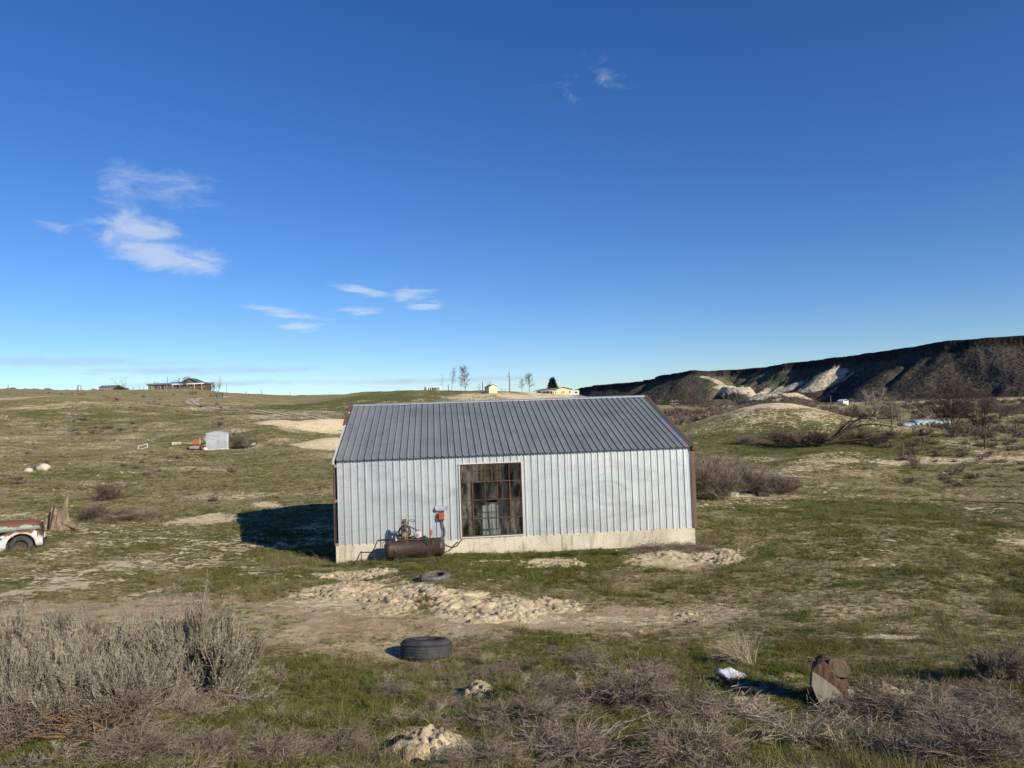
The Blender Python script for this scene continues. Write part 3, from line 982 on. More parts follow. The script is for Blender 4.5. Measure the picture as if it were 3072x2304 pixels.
# ------------------------------------------------------------------ the metal workshop
barn = empty('metal_workshop', (BARN_O[0], BARN_O[1], 0.0), BARN_YAW)
tag(barn, 'galvanised corrugated metal workshop with grey roof on a pale concrete footing', 'workshop')
WIN = (4.10, 6.20, 0.665, 3.12)        # window opening along the wall and up it
TW, TH = HF, HF + HW
SLOPE = math.atan(1 / 3)
SL = (BW2 + 0.14) / math.cos(SLOPE)


def rib_profile(u0, u1, pitch, origin=0.0, h=0.036):
    """points (u, offset) of a ribbed sheet between u0 and u1"""
    pts = []
    k0 = int(math.floor((u0 - origin) / pitch)) - 1
    k1 = int(math.ceil((u1 - origin) / pitch)) + 1
    for k in range(k0, k1 + 1):
        c = origin + k * pitch
        pts += [(c - 0.030, 0), (c - 0.014, h), (c + 0.014, h), (c + 0.030, 0)]
        for mfrac in (0.36, 0.64):
            d = c + pitch * mfrac
            pts += [(d - 0.012, 0), (d - 0.005, 0.006), (d + 0.005, 0.006), (d + 0.012, 0)]
    pts.sort()
    us = [p[0] for p in pts]; os_ = [p[1] for p in pts]
    inner = [(u, o) for u, o in pts if u0 + 1e-4 < u < u1 - 1e-4]
    return [(u0, float(np.interp(u0, us, os_)))] + inner + [(u1, float(np.interp(u1, us, os_)))]


def sheet(name, prof, spans, fn, mt, parent, rows_=7, holes=None, wob=0.0, seed=0):
    """ribbed sheet: spans(u) gives the list of (low, high) stretches, fn(u, w, off) the point"""
    mb = MB()
    cuts = [u for u in (holes or []) if prof[0][0] < u < prof[-1][0]]
    us = [p[0] for p in prof]; os_ = [p[1] for p in prof]
    pr = sorted(prof + [(c, float(np.interp(c, us, os_))) for c in cuts])
    def off(u, w, o):
        return o + wob * (float(vnoise(np.array([u * 1.3 + seed]), np.array([w * 0.9]), 5)[0]) - 0.5) if wob else o
    for (ua, oa), (ub, ob) in zip(pr[:-1], pr[1:]):
        if ub - ua < 1e-5: continue
        for lo_, hi_ in spans((ua + ub) / 2):
            la, lb = (lo_(ua), lo_(ub)) if callable(lo_) else (lo_, lo_)
            ha, hb = (hi_(ua), hi_(ub)) if callable(hi_) else (hi_, hi_)
            n = rows_ if (ha - la) > 0.6 else 1
            vs = []
            for k in range(n + 1):
                wa = la + (ha - la) * k / n; wb = lb + (hb - lb) * k / n
                vs += [fn(ua, wa, off(ua, wa, oa)), fn(ub, wb, off(ub, wb, ob))]
            mb.add(vs, [(2 * k, 2 * k + 1, 2 * k + 3, 2 * k + 2) for k in range(n)])
    return mb.build(name, mt, parent)


# concrete footing: four walls butted at the corners, and the floor inside
mb = MB()
mb.box(-0.10, BL + 0.05, -0.07, 0.13, -0.5, HF)
mb.box(-0.10, BL + 0.05, 2 * BW2 - 0.13, 2 * BW2 + 0.07, -0.5, HF)
mb.box(-0.10, 0.10, 0.13, 2 * BW2 - 0.13, -0.5, HF)
mb.box(BL - 0.15, BL + 0.05, 0.13, 2 * BW2 - 0.13, -0.5, HF)
footing = mb.build('footing', M['concrete'], barn, bevel=0.012)
MB().box(0.11, BL - 0.16, 0.14, 2 * BW2 - 0.14, -0.1, 0.22).build('floor_slab', M['concrete'], barn)

NSH = 13
sw = BL / NSH
pitch = sw / 4
for i in range(NSH):
    u0, u1 = i * sw + 0.0015, (i + 1) * sw - 0.0015
    lap = 0.004 * (i % 2)
    def cut(z0, z1, a_, b_, n_, fn):
        """the wall above and below an opening is a sheet of its own"""
        full = lambda u: [] if a_ < u < b_ else [(TW - 0.012, TH)]
        if u0 < a_ or u1 > b_:
            sheet('wall_sheet', rib_profile(u0, u1, pitch), full, fn, M['wall'], barn, n_, [a_, b_], 0.012, i)
        if u1 > a_ and u0 < b_:
            sheet('wall_sheet', rib_profile(u0, u1, pitch), lambda u: [(z1, TH)] if a_ < u < b_ else [], fn, M['wall'], barn, n_, [a_, b_], 0.012, i)
            sheet('wall_sheet', rib_profile(u0, u1, pitch), lambda u: [(TW - 0.012, z0)] if a_ < u < b_ else [], fn, M['wall'], barn, n_, [a_, b_], 0.012, i)
    cut(WIN[2], WIN[3], WIN[0], WIN[1], 7, lambda u, w, o, l=lap: (u, -0.06 - o - l, w))
    # back wall with its own small window
    cut(1.45, 2.5, 4.75, 6.5, 2, lambda u, w, o, l=lap: (u, 2 * BW2 + 0.06 + o + l, w))
ct, st_ = math.cos(SLOPE), math.sin(SLOPE)
rw = (BL + 0.12) / NSH
for i in range(NSH):
    u0, u1 = -0.05 + i * rw + 0.0015, -0.05 + (i + 1) * rw - 0.0015
    lap = 0.004 * (i % 2)
    def froof(u, w, o, l=lap):
        n = o + l + 0.01
        return (u, -0.20 + w * ct - n * st_, TH - 0.035 + w * st_ + n * ct)
    def broof(u, w, o, l=lap):
        n = o + l + 0.01
        return (u, 2 * BW2 + 0.20 - w * ct + n * st_, TH - 0.035 + w * st_ + n * ct)
    sl = (BW2 + 0.20) / ct
    sheet('roof_sheet', rib_profile(u0, u1, pitch), lambda u: [(0, sl)], froof, M['roof'], barn, 6, None, 0.01, i + 40)
    sheet('roof_sheet', rib_profile(u0, u1, pitch), lambda u: [(0, sl)], broof, M['roof'], barn, 2)
RZ = TH - 0.035 + sl * st_
mb = MB()
for k in range(4):                                 # ridge cap in four lengths
    a, b = -0.06 + k * (BL + 0.14) / 4, -0.06 + (k + 1) * (BL + 0.14) / 4 - 0.004
    z = RZ + 0.058 + 0.003 * (k % 2)
    mb.add([(a, BW2 - 0.17, z - 0.055), (b, BW2 - 0.17, z - 0.055), (b, BW2, z), (a, BW2, z), (a, BW2 + 0.17, z - 0.055), (b, BW2 + 0.17, z - 0.055),
            (a, BW2 - 0.175, z - 0.085), (b, BW2 - 0.175, z - 0.085)], [(0, 1, 2, 3), (3, 2, 5, 4), (6, 7, 1, 0)])
mb.build('ridge_cap', M['oldgalv'], barn)
# gable ends
for side, ux in (('a', -0.05), ('b', BL + 0.0)):
    sg = -1 if side == 'a' else 1
    n = 12
    w_ = (2 * BW2) / n
    for i in range(n):
        v0, v1 = i * w_ + 0.0015, (i + 1) * w_ - 0.0015
        top = lambda v: TH - 0.06 + min(v, 2 * BW2 - v) * math.tan(SLOPE)
        sheet('gable_sheet', rib_profile(v0, v1, w_ / 4), lambda v, t=top: [(TW, t)], lambda v, w, o, s=sg, x=ux: (x + s * o, v, w), M['wall'], barn, 1)
# framing inside
for u in np.linspace(0.15, BL - 0.2, 9):
    if not (WIN[0] - 0.1 < u < WIN[1] + 0.1):
        MB().box(u - 0.045, u + 0.045, -0.02, 0.09, HF, TH - 0.1).build('wall_stud', M['old_wood'], barn)
    MB().box(u - 0.045, u + 0.045, 2 * BW2 - 0.09, 2 * BW2 + 0.02, HF, TH - 0.1).build('wall_stud', M['old_wood'], barn)
for u in np.linspace(0.15, BL - 0.2, 7):
    mb = MB()
    mb.bar((u, 0.0, TH - 0.12), (u, BW2, RZ - 0.16), 0.05, 0.14)
    mb.bar((u, 2 * BW2, TH - 0.12), (u, BW2, RZ - 0.16), 0.05, 0.14)
    mb.bar((u, 0.1, TH - 0.20), (u, 2 * BW2 - 0.1, TH - 0.20), 0.05, 0.12)
    mb.build('roof_truss', M['old_wood'], barn)

# brown trim on the right corner and rakes, what is left of it on the left
MB().box(BL - 0.005, BL + 0.13, -0.125, -0.028, HF - 0.015, TH - 0.06).box(BL + 0.035, BL + 0.13, -0.026, 0.12, HF - 0.012, TH - 0.02).build('corner_trim', M['brown_trim'], barn, bevel=0.004)


def rake(name, u0, u1, s0, s1, n0, n1, mt, back=False):
    mb = MB()
    f = (lambda u, s, n: (u, 2 * BW2 + 0.20 - s * ct + n * st_, TH - 0.035 + s * st_ + n * ct)) if back else (lambda u, s, n: (u, -0.20 + s * ct - n * st_, TH - 0.035 + s * st_ + n * ct))
    vs = [f(u, s, n) for u in (u0, u1) for s in (s0, s1) for n in (n0, n1)]
    mb.add(vs, [(0, 1, 3, 2), (4, 6, 7, 5), (0, 4, 5, 1), (2, 3, 7, 6), (0, 2, 6, 4), (1, 5, 7, 3)])
    return mb.build(name, mt, barn, bevel=0.004)


rake('rake_trim', BL + 0.035, BL + 0.16, -0.02, sl + 0.02, -0.11, 0.062, M['brown_trim'])
rake('rake_trim', BL + 0.035, BL + 0.16, -0.02, sl + 0.02, -0.11, 0.062, M['brown_trim'], True)
rake('rake_board', -0.14, -0.075, 0.02, sl - 0.02, -0.13, 0.012, M['pale_board'])
rake('rake_board', -0.14, -0.075, 0.02, sl - 0.02, -0.13, 0.012, M['pale_board'], True)
rake('torn_rake_trim', -0.19, -0.045, sl * 0.60, sl * 0.81, -0.02, 0.062, M['brown_trim'])
rake('torn_rake_trim', -0.17, -0.045, sl * 0.86, sl + 0.03, -0.02, 0.064, M['brown_trim'])
MB().box(-0.135, -0.095, -0.115, -0.075, HF - 0.02, TH - 0.06).build('rusted_corner_strip', M['rust_iron'], barn)
MB().box(-0.09, 0.02, 0.02, 0.14, HF, TH - 0.05).build('corner_post', M['dark_iron'], barn)
for w in (TH - 0.20, TH - 1.36, HF + 0.02):
    MB().box(-0.12, 0.0, -0.085, -0.062, w - 0.045, w + 0.045).build('girt_end', M['grey_wood'], barn)

# the big steel-framed window: five by four panes and a hinged vent in the middle
win = MB()
u0, u1, w0, w1 = WIN
fw = 0.035
win.box(u0 - 0.028, u1 + 0.028, -0.112, -0.062, w1 + 0.001, w1 + 0.036)
win.box(u0 - 0.028, u1 + 0.028, -0.112, -0.062, w0 - 0.036, w0 - 0.001)
win.box(u0 - 0.035, u0, -0.11, -0.06, w0, w1)
win.box(u1, u1 + 0.035, -0.11, -0.06, w0, w1)
window = win.build('window', M['pale_board'], barn)
cu = [u0 + (u1 - u0) * k / 5 for k in range(6)]
cw = [w0 + (w1 - w0) * k / 4 for k in range(5)]
fr = MB()
fr.box(u0, u1, -0.085, -0.045, w0, w0 + fw).box(u0, u1, -0.085, -0.045, w1 - fw, w1)
fr.box(u0, u0 + fw, -0.084, -0.046, w0 + fw, w1 - fw).box(u1 - fw, u1, -0.084, -0.046, w0 + fw, w1 - fw)
fr.build('frame', M['rust_iron'], window)
mu = MB()
for k in range(1, 5):
    mu.box(cu[k] - 0.011, cu[k] + 0.011, -0.078, -0.052, w0 + fw, w1 - fw)
for k in range(1, 4):
    mu.box(u0 + fw, u1 - fw, -0.0775, -0.0525, cw[k] - 0.011, cw[k] + 0.011)
mu.build('glazing_bars', M['rust_iron'], window)
vt = MB()
a, b, c, d = cu[1], cu[4], cw[1], cw[3]
vt.box(a - 0.03, b + 0.03, -0.10, -0.079, c - 0.028, c + 0.014).box(a - 0.03, b + 0.03, -0.10, -0.079, d - 0.014, d + 0.028)
vt.box(a - 0.03, a + 0.012, -0.10, -0.079, c + 0.014, d - 0.014).box(b - 0.012, b + 0.03, -0.10, -0.079, c + 0.014, d - 0.014)
vt.build('vent_frame', M['rust_iron'], window)
for i in range(5):
    for j in range(4):
        top = cw[j + 1] - 0.008
        if (i, j) == (2, 1): top -= 0.085               # this pane is broken off along its upper edge
        inner = 1 <= i <= 3 and 1 <= j <= 2
        MB().box(cu[i] + 0.008, cu[i + 1] - 0.008, -0.067, -0.063, cw[j] + 0.008, top).build('pane', M['glass_clean'] if (inner or (j == 3 and i > 1)) else M['glass'], window)
# back window
bwn = MB()
for x0, x1, z0, z1 in [(4.75, 6.5, 1.45, 1.50), (4.75, 6.5, 2.45, 2.5), (4.75, 4.8, 1.5, 2.45), (6.45, 6.5, 1.5, 2.45), (5.33, 5.37, 1.5, 2.45), (5.88, 5.92, 1.5, 2.45)]:
    bwn.box(x0, x1, 2 * BW2 + 0.03, 2 * BW2 + 0.07, z0, z1)
for x0, x1 in ((4.8, 5.33), (5.37, 5.88), (5.92, 6.45)):
    bwn.box(x0, x1, 2 * BW2 + 0.032, 2 * BW2 + 0.068, 1.96, 2.0)
bwin = bwn.build('back_window', M['old_wood'], barn)
for x0, x1 in ((4.8, 5.33), (5.37, 5.88), (5.92, 6.45)):
    for z0, z1 in ((1.5, 1.96), (2.0, 2.45)):
        MB().box(x0, x1, 2 * BW2 + 0.048, 2 * BW2 + 0.052, z0, z1).build('pane', M['glass'], bwin)

# things standing inside, seen through the panes
def barn_pt(u, v, w):
    q = BARN_O + _bu * u + _bv * v
    return (q[0], q[1], w)


sh = empty('leaning_sheet_metal', barn_pt(4.85, 0.75, 0.22), BARN_YAW)
tag(sh, 'pale ribbed metal sheets standing inside the workshop behind the window', 'metal sheet')
for k, (a, b, h, tl) in enumerate([(0.0, 0.27, 1.36, 0.02), (0.29, 0.50, 1.42, -0.01), (0.52, 0.74, 1.36, 0.01)]):
    prof = rib_profile(a, b, 0.12, 0.02, 0.02)
    sheet('sheet', prof, lambda u, h=h: [(0, h)], lambda u, w, o, t=tl: (u + t * w, w * 0.06 - o, w), M['white'], sh, 2)
pp = MB().tube([(0, 0, 0), (0, 0, 2.75)], 0.055, 10).build('interior_post', M['stump'], None, True, loc=barn_pt(4.38, 0.35, 0.22))
tag(pp, 'tan round post inside the workshop at the left edge of the window', 'post')
bench = empty('work_bench', barn_pt(6.0, 1.6, 0.22), BARN_YAW)
tag(bench, 'dark wooden shelving and bench in the dim workshop behind the window', 'bench')
MB().box(-0.45, 1.3, -0.3, 0.3, 0.82, 0.88).build('bench_top', M['grey_wood'], bench)
MB().box(-0.4, 1.25, -0.26, 0.26, 0.40, 0.43).build('shelf', M['grey_wood'], bench)
for x in (-0.4, 1.2):
    for y in (-0.25, 0.2):
        MB().box(x, x + 0.07, y, y + 0.07, 0, 0.82).build('leg', M['old_wood'], bench)
rk = empty('storage_rack', barn_pt(4.15, 1.9, 0.22), BARN_YAW)
tag(rk, 'low open storage rack inside the workshop behind the left window panes', 'rack')
for z in (0.25, 0.55, 0.85, 1.2):
    MB().box(-0.3, 0.75, -0.2, 0.2, z, z + 0.03).build('shelf', M['grey_wood'], rk)
for x in (-0.3, 0.71):
    for y in (-0.2, 0.16):
        MB().box(x, x + 0.04, y, y + 0.04, 0, 1.3).build('post', M['dark_iron'], rk)

# ------------------------------------------------------------------ air compressor by the wall
ac = empty('air_compressor', barn_pt(2.54, -0.75, 0.12), BARN_YAW)
tag(ac, 'rusty brown air compressor with horizontal tank against the workshop wall', 'compressor')
rx = Matrix.Rotation(R_(90), 4, 'Y')
tz = 0.39
prof = [(0.001, -0.98), (0.12, -0.972), (0.22, -0.945), (0.285, -0.90), (0.304, -0.84), (0.304, -0.80), (0.300, -0.79), (0.300, 0.79), (0.304, 0.80), (0.304, 0.84), (0.285, 0.90), (0.22, 0.945), (0.12, 0.972), (0.001, 0.98)]
tank = MB().lathe(prof, 28, Matrix.Translation((0, 0, tz)) @ rx).build('tank', M['tank'], ac, True)
MB().lathe([(0.0, -0.32), (0.045, -0.318), (0.045, -0.28), (0.03, -0.28)], 12, Matrix.Translation((-0.62, 0, tz - 0.03)) @ Matrix.Rotation(R_(-90), 4, 'X') @ Matrix.Scale(1, 4)).build('port', M['rust_iron'], tank, True)
for x in (-0.62, 0.62):
    MB().box(x - 0.06, x + 0.06, -0.20, 0.20, -0.06, 0.13).build('foot', M['dark_iron'], ac)
MB().box(-0.55, 0.42, -0.17, 0.17, tz + 0.285, tz + 0.315).build('deck_plate', M['rust_iron'], ac)
pump = MB()
pz = tz + 0.315
pump.lathe([(0.0, 0), (0.11, 0), (0.125, 0.05), (0.125, 0.19), (0.10, 0.22)], 14, Matrix.Translation((-0.33, -0.02, pz)))
for k in range(7):                                # cooling fins of the cylinder
    z = 0.22 + k * 0.038
    pump.lathe([(0.06, z), (0.095, z + 0.002), (0.095, z + 0.014), (0.06, z + 0.018)], 14, Matrix.Translation((-0.33, -0.02, pz)))
pump.lathe([(0.07, 0.49), (0.085, 0.50), (0.085, 0.56), (0.05, 0.58), (0.0, 0.58)], 12, Matrix.Translation((-0.33, -0.02, pz)))
pump.lathe([(0.0, 0.64), (0.03, 0.635), (0.035, 0.57)], 8, Matrix.Translation((-0.36, -0.02, pz)))
pump.lathe([(0.0, 0.65), (0.03, 0.645), (0.035, 0.57)], 8, Matrix.Translation((-0.29, -0.03, pz)))
pump.build('pump', M['pump'], ac)
ry = Matrix.Rotation(R_(90), 4, 'X')
fl = MB()
fl.lathe([(0.16, -0.03), (0.21, -0.03), (0.21, 0.03), (0.16, 0.03), (0.16, -0.03)], 26, Matrix.Translation((-0.33, 0.16, pz + 0.20)) @ ry)
for k in range(5):
    a = k * 2 * math.pi / 5
    fl.bar((-0.33, 0.16, pz + 0.2), (-0.33 + 0.17 * math.cos(a), 0.16, pz + 0.2 + 0.17 * math.sin(a)), 0.035, 0.03)
fl.lathe([(0.0, -0.05), (0.04, -0.05), (0.04, 0.05), (0.0, 0.05)], 10, Matrix.Translation((-0.33, 0.16, pz + 0.20)) @ ry)
fl.build('flywheel', M['dark_iron'], ac)
mo = MB().lathe([(0.0, -0.17), (0.07, -0.168), (0.105, -0.15), (0.115, -0.12), (0.115, 0.11), (0.09, 0.14), (0.0, 0.145)], 20, Matrix.Translation((0.10, 0.0, pz + 0.125)) @ Matrix.Rotation(R_(90), 4, 'X') @ Matrix.Scale(-1, 4, (0, 0, 1))).build('motor', M['motor_grey'], ac, True)
gv = MB()
for k in range(3):
    gv.box(0.10 - 0.06 + 0.015 * abs(k - 1), 0.10 + 0.06 - 0.015 * abs(k - 1), -0.176, -0.171, pz + 0.085 + k * 0.035, pz + 0.10 + k * 0.035)
gv.build('vent_slot', M['dark_iron'], mo)
MB().box(0.06, 0.14, -0.06, 0.05, pz + 0.235, pz + 0.275).build('terminal_box', M['pump'], mo)
bl = MB()
bl.bar((-0.25, 0.16, pz + 0.405), (0.14, 0.16, pz + 0.20), 0.02, 0.035).bar((-0.28, 0.16, pz + 0.0), (0.12, 0.16, pz + 0.06), 0.02, 0.035)
bl.lathe([(0.03, -0.03), (0.06, -0.03), (0.06, 0.03), (0.03, 0.03)], 12, Matrix.Translation((0.10, 0.16, pz + 0.125)) @ ry)
bl.build('drive_belt', M['cable'], ac)
ps = MB().tube([(-0.29, -0.05, pz + 0.50), (-0.20, -0.06, pz + 0.55), (-0.12, -0.06, pz + 0.62), (-0.02, -0.06, pz + 0.62), (0.03, -0.05, pz + 0.58), (-0.02, -0.04, pz + 0.545), (-0.11, -0.04, pz + 0.56)], 0.013, 6)
ps.tube([(-0.22, -0.05, pz + 0.53), (-0.20, -0.08, pz + 0.35), (-0.12, -0.10, pz + 0.15), (-0.10, -0.10, pz)], 0.012, 6)
ps.tube([(-0.42, -0.08, pz + 0.30), (-0.50, -0.08, pz + 0.22), (-0.50, -0.06, pz)], 0.010, 6)
ps.build('copper_pipe', M['pump'], ac, True)
hd = MB().tube([(-0.55, -0.12, tz + 0.31), (-1.19, -0.12, tz + 0.325), (-1.40, -0.12, tz - 0.10)], 0.018, 8)
hd.tube([(-1.40, -0.14, tz - 0.10), (-1.30, -0.02, tz - 0.11)], 0.02, 8)
hd.tube([(-0.55, -0.19, tz + 0.355), (-1.10, -0.19, tz + 0.36)], 0.010, 6)
hd.tube([(-1.10, -0.19, tz + 0.42), (-1.10, -0.19, tz + 0.10), (-1.13, -0.19, tz + 0.05)], 0.011, 6)
hd.build('handle_rail', M['dark_iron'], ac, True)
MB().lathe([(0, 0), (0.035, 0), (0.035, 0.07), (0, 0.07)], 10, Matrix.Translation((-0.60, -0.15, tz + 0.30))).build('gauge', M['white'], ac)
MB().box(0.24, 0.36, -0.1, 0.08, tz + 0.285, tz + 0.38).build('switch_box', M['dark_iron'], ac, bevel=0.01)
MB().box(0.48, 0.57, -0.05, 0.06, tz + 0.40, tz + 0.56).box(0.515, 0.535, -0.01, 0.01, tz + 0.29, tz + 0.40).build('pressure_switch', M['orange_box'], ac, bevel=0.008)
MB().tube([(0.22, -0.1, tz + 0.30), (0.30, -0.24, tz + 0.22), (0.42, -0.30, tz + 0.13), (0.55, -0.30, tz + 0.16), (0.58, -0.12, tz + 0.30)], 0.013, 6).build('air_hose', M['cable'], ac, True)

# wall-mounted switch box with its little rain hood and cables
eb = empty('electrical_box', barn_pt(3.43, -0.10, 1.30), BARN_YAW)
tag(eb, 'orange electrical box fixed to the workshop wall above the compressor', 'electrical box')
MB().box(-0.10, 0.10, -0.13, 0.0, 0.0, 0.24).build('case', M['orange_box'], eb, bevel=0.012)
MB().box(-0.085, 0.085, -0.145, -0.131, 0.02, 0.22).build('cover', M['orange_box'], eb, bevel=0.006)
MB().tube([(0.03, -0.05, 0.0), (0.04, -0.06, -0.18), (0.09, -0.07, -0.36), (0.09, -0.09, -0.52), (0.02, -0.16, -0.62), (-0.06, -0.2, -0.66)], 0.015, 7).build('cable', M['cable'], eb, True)
MB().tube([(0.055, -0.05, 0.0), (0.075, -0.05, -0.20), (0.13, -0.06, -0.34), (0.13, -0.07, -0.50), (0.08, -0.13, -0.60), (0.0, -0.2, -0.66)], 0.014, 7).build('conduit', M['conduit'], eb, True)
hood = MB()
pts = []
for k in range(9):
    x = -0.21 + k * 0.052
    lip = 0.045 if k in (0, 8) else 0.0
    pts.append((x, lip))
for (xa, la), (xb, lb) in zip(pts[:-1], pts[1:]):
    hood.add([(xa, 0.0, 0.135 + la * 0.3), (xb, 0.0, 0.135 + lb * 0.3), (xb, -0.10, 0.0 + lb), (xa, -0.10, 0.0 + la), (xa, -0.012, 0.125 + la * 0.3), (xb, -0.012, 0.125 + lb * 0.3), (xb, -0.098, -0.012 + lb), (xa, -0.098, -0.012 + la)],
             [(0, 1, 2, 3), (4, 7, 6, 5), (3, 2, 6, 7)])
ho = hood.build('rain_hood', M['oldgalv'], None, loc=barn_pt(3.44, -0.095, 1.62), rot=(0, 0, BARN_YAW))
tag(ho, 'small bent sheet-metal hood on the wall above the orange box', 'hood')
hs_ = MB().tube([(0, 0, 0), (0.12, -0.08, -0.06), (0.28, -0.1, -0.10), (0.42, -0.05, -0.06), (0.52, 0.02, 0.06), (0.62, 0.05, 0.14)], 0.022, 7).build('rubber_hose', M['cable'], None, True, loc=barn_pt(3.50, -0.32, 0.50), rot=(0, 0, BARN_YAW))
tag(hs_, 'short black hose curving from the compressor tank to the wall', 'hose')

# ------------------------------------------------------------------ plants: strands, bushes, trees
def unit(v):
    return v / np.maximum(np.linalg.norm(v, axis=-1, keepdims=True), 1e-9)


def strands(p0, d0, L, K, up, jit, g):
    """curved paths: start points, directions and lengths -> (n, K, 3) points"""
    n = len(p0)
    pts = np.empty((n, K, 3)); pts[:, 0] = p0
    d = unit(d0)
    for k in range(1, K):
        d = unit(d + np.array([0, 0, up]) / (K - 1) + g.normal(0, jit, (n, 3)))
        pts[:, k] = pts[:, k - 1] + d * (L / (K - 1))[:, None]
    return pts


def ribbons(pts, w0, w1, g):
    """flat tapering twig surfaces along the paths"""
    n, K, _ = pts.shape
    t = unit(np.gradient(pts, axis=1))
    s = unit(np.cross(t, unit(g.normal(0, 1, (n, 1, 3)))))
    w = (np.linspace(1, 0, K)[None] * np.reshape(w0, (-1, 1)) + np.linspace(0, 1, K)[None] * np.reshape(w1, (-1, 1)))[..., None] / 2
    v = np.stack([pts - s * w, pts + s * w], 2).reshape(-1, 3)
    b = (np.arange(n) * K * 2)[:, None] + (np.arange(K - 1) * 2)[None]
    f = np.stack([b, b + 1, b + 3, b + 2], -1).reshape(-1, 4)
    return v, f


def prisms(pts, r0, r1):
    """three-sided tapering twigs"""
    n, K, _ = pts.shape
    t = unit(np.gradient(pts, axis=1))
    ref = np.where(np.abs(t[..., 2:3]) > 0.9, np.array([1.0, 0, 0]), np.array([0, 0, 1.0]))
    a = unit(np.cross(t, ref)); c = np.cross(t, a)
    w = (np.linspace(1, 0, K)[None] * np.reshape(r0, (-1, 1)) + np.linspace(0, 1, K)[None] * np.reshape(r1, (-1, 1)))[..., None]
    ring = [pts + (a * math.cos(q) + c * math.sin(q)) * w for q in (0, 2.094, 4.189)]
    v = np.stack(ring, 2).reshape(-1, 3)
    b = (np.arange(n) * K * 3)[:, None] + (np.arange(K - 1) * 3)[None]
    f = np.concatenate([np.stack([b + i, b + (i + 1) % 3, b + 3 + (i + 1) % 3, b + 3 + i], -1).reshape(-1, 4) for i in range(3)])
    return v, f


def along(pts, n, lo, hi, g):
    """n random places along the paths: positions and tangents"""
    N, K, _ = pts.shape
    i = g.integers(0, N, n)
    t = g.uniform(lo, hi, n) * (K - 1)
    k = np.minimum(t.astype(int), K - 2); fr = (t - k)[:, None]
    a, b = pts[i, k], pts[i, k + 1]
    return a * (1 - fr) + b * fr, unit(b - a), i


def join(parts):
    """[(v, f, material index)] -> arrays"""
    V, F, MI, o = [], [], [], 0
    for v, f, mi in parts:
        V.append(v); F.append(f + o); MI.append(np.full(len(f), mi)); o += len(v)
    return np.concatenate(V), F, np.concatenate(MI)


def proto(name, parts, mats):
    v, f, mi = join(parts)
    if len({a.shape[1] for a in f}) == 1:
        f = np.concatenate(f)
    o = mesh_np(name, v, f, mats, mi=mi)
    col.objects.unlink(o)
    return o.data


def cone_dirs(n, spread, g, zmin=0.15):
    a = g.uniform(0, 2 * math.pi, n); r = np.sqrt(g.uniform(0, 1, n)) * spread
    return unit(np.stack([np.cos(a) * r, np.sin(a) * r, np.maximum(1 - 0.5 * r * r, zmin)], 1))


def sage_proto(seed, h=1.0):
    """a big sagebrush: crooked woody limbs under a rounded broom of grey-green shoots"""
    g = np.random.default_rng(seed)
    nl = 30
    d = cone_dirs(nl, 1.7, g, 0.2)
    limbs = strands(g.normal(0, 0.05, (nl, 3)) * [1, 1, 0.2], d, g.uniform(0.32, 0.60, nl) * h, 7, 0.35, 0.26, g)
    parts = [(*prisms(limbs, 0.019 * h, 0.007 * h), 1)]
    nb = 260
    p, t, _ = along(limbs, nb, 0.3, 1.0, g)
    out = unit(p * [1, 1, 0.5] + 1e-6)
    br = strands(p, unit(t * 0.5 + out * 0.5 + g.normal(0, 0.4, (nb, 3)) + [0, 0, 0.25]), g.uniform(0.12, 0.30, nb) * h, 5, 0.5, 0.14, g)
    parts.append((*ribbons(br, 0.010 * h, 0.005 * h, g), 1))
    n = 3300
    p, t, i = along(br, n, 0.25, 1.0, g)
    out = unit(p * [1, 1, 0.6] + 1e-6)
    clump = g.normal(0, 0.25, (nb, 3))[i]                            # shoots of one branch lean together
    sh = strands(p, unit(t * 0.4 + out * 0.55 + clump + g.normal(0, 0.16, (n, 3)) + [0, 0, 0.45]), g.uniform(0.08, 0.22, n) * h * (0.7 + 0.6 * g.uniform(0, 1, nb)[i]), 4, 0.5, 0.07, g)
    parts.append((*ribbons(sh, 0.0040 * h, 0.0018 * h, g), 0))
    m_ = 21000                                                       # small leaves up the shoots
    p, t, _ = along(sh, m_, 0.1, 1.0, g)
    lf = strands(p, unit(t + g.normal(0, 0.5, (m_, 3))), g.uniform(0.014, 0.030, m_) * h, 2, 0.0, 0.0, g)
    parts.append((*ribbons(lf, 0.0075 * h, 0.0025 * h, g), 0))
    k = 700                                                          # dead twigs low down and bare tips above
    p, t, _ = along(limbs, k, 0.1, 1.0, g)
    dt = strands(p, unit(t * 0.5 + g.normal(0, 0.6, (k, 3)) + [0, 0, 0.15]), g.uniform(0.15, 0.45, k) * h, 5, 0.1, 0.2, g)
    parts.append((*ribbons(dt, 0.0045 * h, 0.002 * h, g), 1))
    return proto('sagebrush_mesh', parts, [M['sage_leaf'], M['sage_wood']])


